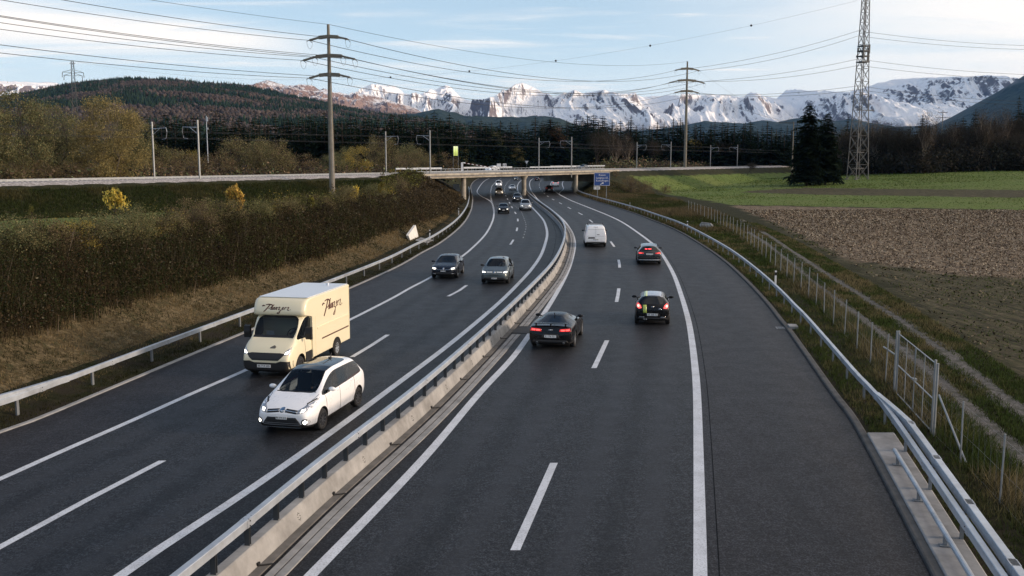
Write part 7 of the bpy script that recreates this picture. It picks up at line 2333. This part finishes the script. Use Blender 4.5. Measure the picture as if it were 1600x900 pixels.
# --- right forest edge
RE_ = [('bare', 1335, 205, .75), ('bare2', 1365, 186, .7), ('bare', 1390, 190, .7), ('bare', 1418, 186, .8), ('bare2', 1440, 174, .55), ('bare', 1462, 198, .75), ('bare2', 1486, 190, .65), ('bare', 1512, 184, .65), ('bare2', 1530, 170, .6), ('bare', 1552, 176, .6), ('bare2', 1566, 168, .6), ('bare', 1584, 172, .6), ('bare', 1625, 165, .7), ('bare2', 1660, 170, .7), ('bare', 1350, 214, .9), ('bare2', 1400, 210, .9), ('bare', 1478, 214, .9), ('bare', 1310, 214, .8)]
RE_ += [('bare' if i % 3 else 'bare2', 1300 + i * 19 + rsT.uniform(-6, 6), rsT.uniform(188, 212), rsT.uniform(.8, 1.05)) for i in range(22)]
cnt = {}
ORD += ['thirteenth', 'fourteenth', 'fifteenth', 'sixteenth', 'seventeenth', 'eighteenth', 'nineteenth', 'twentieth', 'twenty-first', 'twenty-second', 'twenty-third', 'twenty-fourth', 'twenty-fifth', 'twenty-sixth', 'twenty-seventh', 'twenty-eighth', 'twenty-ninth', 'thirtieth']
for k in sorted(RE_, key=lambda q: q[1]):
    cnt[k[0]] = cnt.get(k[0], 0) + 1
    T_(k[0], k[1], 0, k[2], k[3], 'bare_tree', f'{WORDS[k[0]]} tree along the right forest edge, {ORD[cnt[k[0]] - 1]} such from the left', 'bare trees along the right forest edge', Y=rf(k[1]) + rsT.uniform(4, 30))
for px, yt, lab in ((1438, 178, 'lone spruce rising among bare trees, right of the lattice mast'), (1520, 168, 'dark spruce in the right forest edge, left of the tall pair'), (1586, 150, 'tall dark spruce near the right edge, left one of two'), (1600, 152, 'tall dark spruce cut by the right edge of the picture'), (1322, 176, 'pale green spruce just left of the lattice mast')):
    spruce(px, rf(px) + 24, yt, lab, None, 1.0)
# two big spruces in the field: denser crowns
def big_spruce(px, Y, ytop, label, seed, wr):
    T, C = conifer_crown(seed, wr=wr, whorls=52, per=14, base=.09, col=(.0135, .0200, .0120), gap=.06, twig=10, power=.44)
    g0 = ground_at(px, Y); h = at_dist(px, ytop, Y).z - g0.z
    tree('spruce_tree', label, (tri_mesh('spruce_crown', T, C, M['leaf_far']), CONT), px, Y, h, 1.0)
big_spruce(1262, 268, 159, 'large dark spruce in the field, taller left one of the pair', 301, .22)
big_spruce(1291, 272, 175, 'large dark spruce in the field, right one of the pair', 302, .235)
big_spruce(1277, 278, 196, 'smaller dark spruce tucked between the two large field spruces', 303, .27)
# round bush on the bank and hedge at the fence end
T_('bare', 1168, 0, 252, 1.3, 'bank_bush', 'dark bare bush on the railway bank right of the concrete pole', Y=rail_Y(1168, -6))
for px, yt, w, lab in ((985, 274, 1.0, 'dry brown bush at the far end of the field fence, left one'), (1008, 282, 1.1, 'dry brown bush at the far end of the field fence, middle one'), (1040, 288, 1.1, 'dark bush beside the last fence post, right one'), (962, 266, .9, 'overgrown bush at the right end of the overpass, above the sign')):
    c = hit(px, 302 if px > 970 else 276); h = at_dist(px, yt, c.y).z - c.z
    tree('verge_bush', lab, BR['shrub2'], h=max(h, 1.5), wide=w * 1.1, pos=c, cat='bush')

# --- the bramble bank on the left slope
def bramble():
    rs = np.random.default_rng(77)
    LOW = [(-400, 640), (0, 536), (133, 500), (233, 468), (333, 446), (400, 430), (500, 402), (600, 366), (660, 346), (700, 333), (735, 303)]
    K = 72000
    y = 8 + 190 * rs.random(K) ** 1.5; dl = rs.uniform(2.0, 15.5, K)
    x = cLE(y) - dl * np.sqrt(1 + cLE.slope(y) ** 2)
    z = Hgt(x, y); px, py = to_px(x, y, z)
    low = np.interp(px, [p[0] for p in LOW], [p[1] for p in LOW])
    ok = (py < low + rs.normal(0, 2.5, K)) & (px > -420) & (px < 738) & (y < 186)
    x, y, z, px, py, dl = (q[ok] for q in (x, y, z, px, py, dl))
    keep = rs.random(len(x)) < np.clip(26.0 / y, .10, .55) * 1.1
    x, y, z, px, py, dl = (q[keep] for q in (x, y, z, px, py, dl))
    n = len(x)
    zone = fbm(x * .10, y * .10, 5, .6); z2 = fbm(x * .45 + 9, y * .45, 3)
    edge = sstep(0, 3, (low[ok][keep] - py) / np.maximum(1, 1500 / y) * 1.0 + .6)
    hgt = (.75 + 1.55 * z2 + .5 * (zone - .5)) * (.45 + .55 * edge) * np.where(dl > 10, .85, 1.0) * np.where(dl > 12.5, .55, 1.0) * (1 - .58 * sstep(70, 160, y)) * rs.uniform(.7, 1.25, n) * (.62 + .85 * fbm(x * .22 + 5, y * .22, 3)) + np.where(rs.random(n) < .04, .9, 0) * (dl > 8)
    pal = np.array([(.032, .025, .017), (.040, .035, .019), (.024, .032, .013), (.058, .042, .025), (.020, .018, .012), (.046, .052, .020)])
    idx = np.clip((zone * 14 + rs.normal(0, .8, n)).astype(int) % 6, 0, 5)
    base = pal[idx]
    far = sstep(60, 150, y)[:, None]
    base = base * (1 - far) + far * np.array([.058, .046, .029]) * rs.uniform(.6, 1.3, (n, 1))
    back = (dl > 8.8) & (rs.random(n) < .7)
    base[back] = np.array([.085, .086, .030]) * rs.uniform(.6, 1.5, (back.sum(), 1))
    gold = back & (rs.random(n) < .62 * sstep(.50, .62, fbm(x * .14 + 3, y * .14, 3))); base[gold] = np.array([.20, .155, .040]) * rs.uniform(.5, 1.3, (gold.sum(), 1))
    # stems
    ms = 7
    sx = np.repeat(x, ms) + rs.normal(0, .22, n * ms); sy = np.repeat(y, ms) + rs.normal(0, .22, n * ms); sz = np.repeat(z, ms); sh = np.repeat(hgt, ms) * rs.uniform(.5, 1.2, n * ms)
    wd = .007 + .00020 * sy
    lean = rs.normal(0, .18, (n * ms, 2)) * sh[:, None]; a = rs.uniform(0, 6.28, n * ms)
    B0 = np.stack([sx - np.cos(a) * wd, sy - np.sin(a) * wd, sz - .1], 1); B1 = np.stack([sx + np.cos(a) * wd, sy + np.sin(a) * wd, sz - .1], 1); B2 = np.stack([sx + lean[:, 0], sy + lean[:, 1], sz + sh], 1)
    sc = np.repeat(base, ms, 0) * .8 + np.array([.022, .016, .010]) * rs.uniform(.1, 2.2, (n * ms, 1))
    hi = rs.random(n * ms) < .05; sc[hi] = np.array([.22, .18, .14]) * rs.uniform(.6, 1.2, (hi.sum(), 1))
    V1 = np.stack([B0, B1, B2], 1).reshape(-1, 3)
    # leaves
    ml = 34
    t = rs.beta(2.0, 1.35, n * ml)
    lx = np.repeat(x, ml) + rs.normal(0, .30, n * ml); ly = np.repeat(y, ml) + rs.normal(0, .30, n * ml); lz = np.repeat(z, ml) + t * np.repeat(hgt, ml)
    ls = (.026 + .00085 * ly) * rs.uniform(.5, 1.5, n * ml)
    lc = np.repeat(base, ml, 0) * rs.uniform(.45, 1.7, (n * ml, 1))
    sp = rs.random(n * ml) < .018; lc[sp] = np.array([.15, .14, .10]) * rs.uniform(.5, 1.3, (sp.sum(), 1))
    me = leaf_mesh('bramble_bank', np.stack([lx, ly, lz], 1), ls, lc, rs, aspect=1.5)
    m2 = tri_mesh('stems', V1, sc, M['leaf'])
    bm = bmesh.new(); bm.from_mesh(me); bm.from_mesh(m2); bm.to_mesh(me); bm.free()
    o = link('bramble_bank', me); tag(o, 'dense dark brown bramble and weed thicket covering the left bank', 'brambles', kind='stuff')
    return n
print('bramble plants', bramble())

# shrubs that stand up out of the brambles along the top of the bank
cnt = {}
BS = [(22, 'dull', 2.6), (75, 'shrub2', 2.4), (118, 'gold', 2.2), (160, 'dull', 3.0), (215, 'dull', 2.8), (262, 'shrub', 2.3), (300, 'shrub2', 2.6), (345, 'shrub', 2.9), (405, 'dull', 2.5), (445, 'shrub', 2.6), (500, 'shrub2', 2.4), (540, 'shrub', 2.8), (585, 'dull', 2.6), (625, 'shrub2', 2.6), (660, 'dull', 2.8), (690, 'shrub', 2.6)]
for px, kind, h in BS:
    c = None
    for py in np.arange(500, 285, -1.5):
        q = hit(px, py); dl = road_dist(np.array([q.x]), np.array([q.y]))[0][0]
        if dl > 9.0: c = q; break
    if c is None: continue
    cnt[kind] = cnt.get(kind, 0) + 1
    tree('bank_shrub', f'{WORDS[kind]} shrub standing up from the bramble bank, {ORD[cnt[kind] - 1]} such from the left', BR[kind], h=h * rsT.uniform(.85, 1.1), wide=rsT.uniform(.9, 1.3), pos=c, group='shrubs in the bramble bank', cat='shrub')
# young yellow trees in the brambles
def sapling(px, py, ytop, label, seed, cols, wide, n=900, spread=.6):
    c = hit(px, py); h = at_dist(px, ytop, c.y).z - c.z
    m = broad_meshes(seed, spread, 2, n, cols, .050, .038, depth=4)
    tree('yellow_sapling', label, m, h=h, wide=wide, pos=c, cat='young tree')
YEL = ((.60, .45, .09), (.52, .40, .09), (.42, .36, .09)); YEL2 = ((.42, .27, .07), (.30, .21, .07), (.54, .40, .09))
sapling(190, 372, 288, 'thin young tree with sparse bright yellow leaves, left of the two', 41, YEL, .62, 520)
sapling(377, 362, 285, 'bushy young tree with orange-yellow leaves left of the concrete pole', 42, YEL2, .52, 1300)
sapling(553, 330, 288, 'small bright yellow tree just right of the concrete pole', 43, YEL, .50, 1100)
sapling(483, 345, 303, 'small yellow-green sapling just left of the concrete pole', 44, ((.16, .15, .03), (.12, .11, .03)), .45, 700)
sapling(596, 322, 282, 'slim yellow-green sapling between the concrete pole and the overpass', 45, ((.14, .12, .03),), .32, 500)
sapling(50, 352, 318, 'small pale green sapling near the left edge of the bramble bank', 46, ((.12, .12, .035),), .4, 500)

# --- clods, straw and stubble on the ploughed field, tufts on the furrowed one
def field_scatter():
    rs = np.random.default_rng(15)
    K = 620000
    x = rs.uniform(18, 170, K); y = 28 + 125 * rs.random(K) ** 1.3
    z = Hgt(x, y); px, py = to_px(x, y, z)
    ok = (px < 1720) & (px > 1000); x, y, z = x[ok], y[ok], z[ok]
    zm = zone_masks(x, y, z); row = fbm((x * .78 + y * .62) * 1.1, (y * .78 - x * .62) * .08, 3)
    tan = (zm[:, 0] > .5) & (rs.random(len(x)) < .55); fur = (zm[:, 1] > .5) & ~tan & (rs.random(len(x)) < .45 * sstep(.40, .56, row))
    k = tan | fur; x, y, z, tan = x[k], y[k], z[k], tan[k]; n = len(x)
    u = rs.random((n, 1))
    c = np.where(tan[:, None], np.where(u < .30, np.array([.42, .36, .27]), np.where(u < .62, np.array([.045, .033, .023]), np.array([.16, .122, .085]))),
                 np.where(u < .5, np.array([.060, .078, .024]), np.where(u < .65, np.array([.26, .21, .14]), np.array([.030, .024, .016])))) * rs.uniform(.6, 1.3, (n, 1))
    sz = (.032 + .00055 * y) * rs.uniform(.4, 1.7, n)
    me = leaf_mesh('field_clods', np.stack([x, y, z + sz * .3 + .02], 1), sz, c, rs, aspect=1.8, mats=M['leaf_far'])
    tag(link('field_clods', me), 'clods, pale straw and weed tufts strewn over the ploughed field', 'clods', kind='stuff')
field_scatter()
def meadow_scatter():
    rs = np.random.default_rng(16); K = 150000
    x = rs.uniform(25, 240, K); y = rs.uniform(120, 345, K); z = Hgt(x, y); px, py = to_px(x, y, z)
    ok = (px < 1720) & (px > 980); x, y, z = x[ok], y[ok], z[ok]
    zm = zone_masks(x, y, z); pat = fbm(x * .06, y * .06, 4); k = (zm[:, 3] > .5) & (zm[:, 1] < .5) & (rs.random(len(x)) < .25 + .6 * sstep(.42, .6, pat)); x, y, z = x[k], y[k], z[k]; n = len(x)
    u = rs.random((n, 1)); c = np.where(u < .45, np.array([.060, .092, .022]), np.where(u < .9, np.array([.090, .130, .030]), np.array([.15, .155, .055]))) * rs.uniform(.75, 1.2, (n, 1))
    sz = (.03 + .00042 * y) * rs.uniform(.5, 1.5, n)
    tag(link('meadow_tufts', leaf_mesh('meadow_tufts', np.stack([x, y, z + sz * .3], 1), sz, c, rs, aspect=2.2, mats=M['leaf_far'])), 'uneven bright and dark green tufts across the right-hand meadow', 'grass', kind='stuff')
meadow_scatter()
# --- grass
def grass(name, label, pts, zs, hgt, cols, rs, per=3, w=.006):
    n = len(pts); x = np.repeat(pts[:, 0], per) + rs.normal(0, .05, n * per); y = np.repeat(pts[:, 1], per) + rs.normal(0, .05, n * per); z = np.repeat(zs, per)
    h = np.repeat(hgt, per) * rs.uniform(.5, 1.3, n * per); a = rs.uniform(0, 6.28, n * per); ww = w + .00022 * np.maximum(y, 0)
    ln = rs.normal(0, .45, (n * per, 2)) * h[:, None]
    V = np.stack([np.stack([x - np.cos(a) * ww, y - np.sin(a) * ww, z - .03], 1), np.stack([x + np.cos(a) * ww, y + np.sin(a) * ww, z - .03], 1), np.stack([x + ln[:, 0], y + ln[:, 1], z + h], 1)], 1)
    c = np.repeat(cols, per, 0) * rs.uniform(.5, 1.6, (n * per, 1))
    o = link(name, tri_mesh(name, V, c, M['leaf'])); tag(o, label, 'grass', kind='stuff')
def verge_grass():
    rs = np.random.default_rng(5)
    # right verge up to the fence and around the track
    K = 90000
    y = 6 + 115 * rs.random(K) ** 1.9
    xr = cRE(y); xf = cFence.off(y, 0.6); t = rs.random(K)
    x = xr + .35 + (xf + 4.5 - xr - .35) * t
    d_out = (x - xr)
    pl = (d_out < 1.0) & (y < ySplitR - .9)
    tx = np.abs(x - xf)
    ok = ~pl
    x, y, tx, d_out = x[ok], y[ok], tx[ok], d_out[ok]
    # keep the ruts of the farm track open
    p, q = to_px(x, y, 0 * x)
    A = np.interp(p, [1120, 1150, 1200, 1280, 1380, 1478, 1527, 1595, 1700], [338, 352, 384, 450, 524, 605, 652, 713, 800]); B = np.interp(p, [1122, 1150, 1200, 1293, 1404, 1502, 1598, 1700], [331, 341, 368, 430, 500, 571, 644, 730])
    k = 1500 / y * .34 * 8 / y * 1.2
    ok = (np.abs(q - A) > k * 1.3 + 3) & (np.abs(q - B) > k + 2)
    x, y, tx, d_out = x[ok], y[ok], tx[ok], d_out[ok]
    z = np.maximum(Hgt(x, y), .03)
    zone = fbm(x * .5, y * .5, 4)
    nf = np.exp(-(tx / .8) ** 2)
    h = .07 + .10 * zone + .42 * nf * rs.random(len(x)) + .04 * (d_out < 1)
    g = np.array([.052, .074, .022]); dry = np.array([.17, .14, .075]); dk = np.array([.022, .026, .010])
    f = np.clip((zone - .47) * 4 + nf * .8 + rs.normal(0, .25, len(x)), 0, 1)[:, None]
    c = g * (1 - f) + dry * f
    m = rs.random(len(x)) < .22; c[m] = dk
    grass('verge_grass', 'rough green and straw-coloured grass on the right verge', np.stack([x, y], 1), z, h, c, rs, 3)
    # left slope
    K = 60000
    y = 10 + 150 * rs.random(K) ** 1.7; dl = rs.uniform(.25, 9.0, K)
    x = cLE(y) - dl * np.sqrt(1 + cLE.slope(y) ** 2); z = np.maximum(Hgt(x, y), .03)
    zone = fbm(x * .35 + 3, y * .35, 4)
    f = np.clip((zone - .38) * 4 + rs.normal(0, .2, K), 0, 1)[:, None] * (dl > 1.2)[:, None]
    c = np.array([.026, .027, .012]) * (1 - f) + np.array([.18, .135, .072]) * f
    grass('slope_grass', 'short brown and dull green grass on the left slope', np.stack([x, y], 1), z, .06 + .10 * zone, c, rs, 3)
    # rough weeds on the right bank towards the overpass
    K = 26000
    y = rs.uniform(105, 235, K); dr = rs.uniform(.4, 24, K) ** 1.0
    x = cRE.off(y, 0) + dr * np.sqrt(1 + cRE.slope(y) ** 2); ok = (x < cFence(np.minimum(y, 230)) + 4); x, y, dr = x[ok], y[ok], dr[ok]
    z = np.maximum(Hgt(x, y), .03); zone = fbm(x * .12 + 8, y * .12, 4)
    f = np.clip((zone - .45) * 5 + rs.normal(0, .25, len(x)), 0, 1)[:, None]
    c = np.array([.040, .050, .018]) * (1 - f) + np.array([.105, .085, .048]) * f
    grass('bank_weeds', 'dull brown-green weeds on the right bank below the overpass', np.stack([x, y], 1), z, .18 + .9 * np.clip(zone - .35, 0, 1), c, rs, 4, .012)
    # rank grass on the railway bank and the strip of meadow in front of it
    K = 52000
    t = rs.uniform(-125, -4, K); n = rs.uniform(-15, -1.4, K)
    x = P1[0] + RD[0] * t + RN[0] * n; y = P1[1] + RD[1] * t + RN[1] * n
    dl, dr = road_dist(x, y); ok = (dl > 9) & (y > 40); x, y = x[ok], y[ok]
    z = Hgt(x, y); zone = fbm(x * .2, y * .2, 4); f = np.clip((zone - .5) * 5 + rs.normal(0, .25, len(x)), 0, 1)[:, None]
    grass('bank_grass', 'rank dark green grass on the railway bank at the left', np.stack([x, y], 1), z, .16 + .30 * zone, np.array([.030, .040, .015]) * (1 - f) + np.array([.062, .058, .026]) * f, rs, 3, .02)
verge_grass()
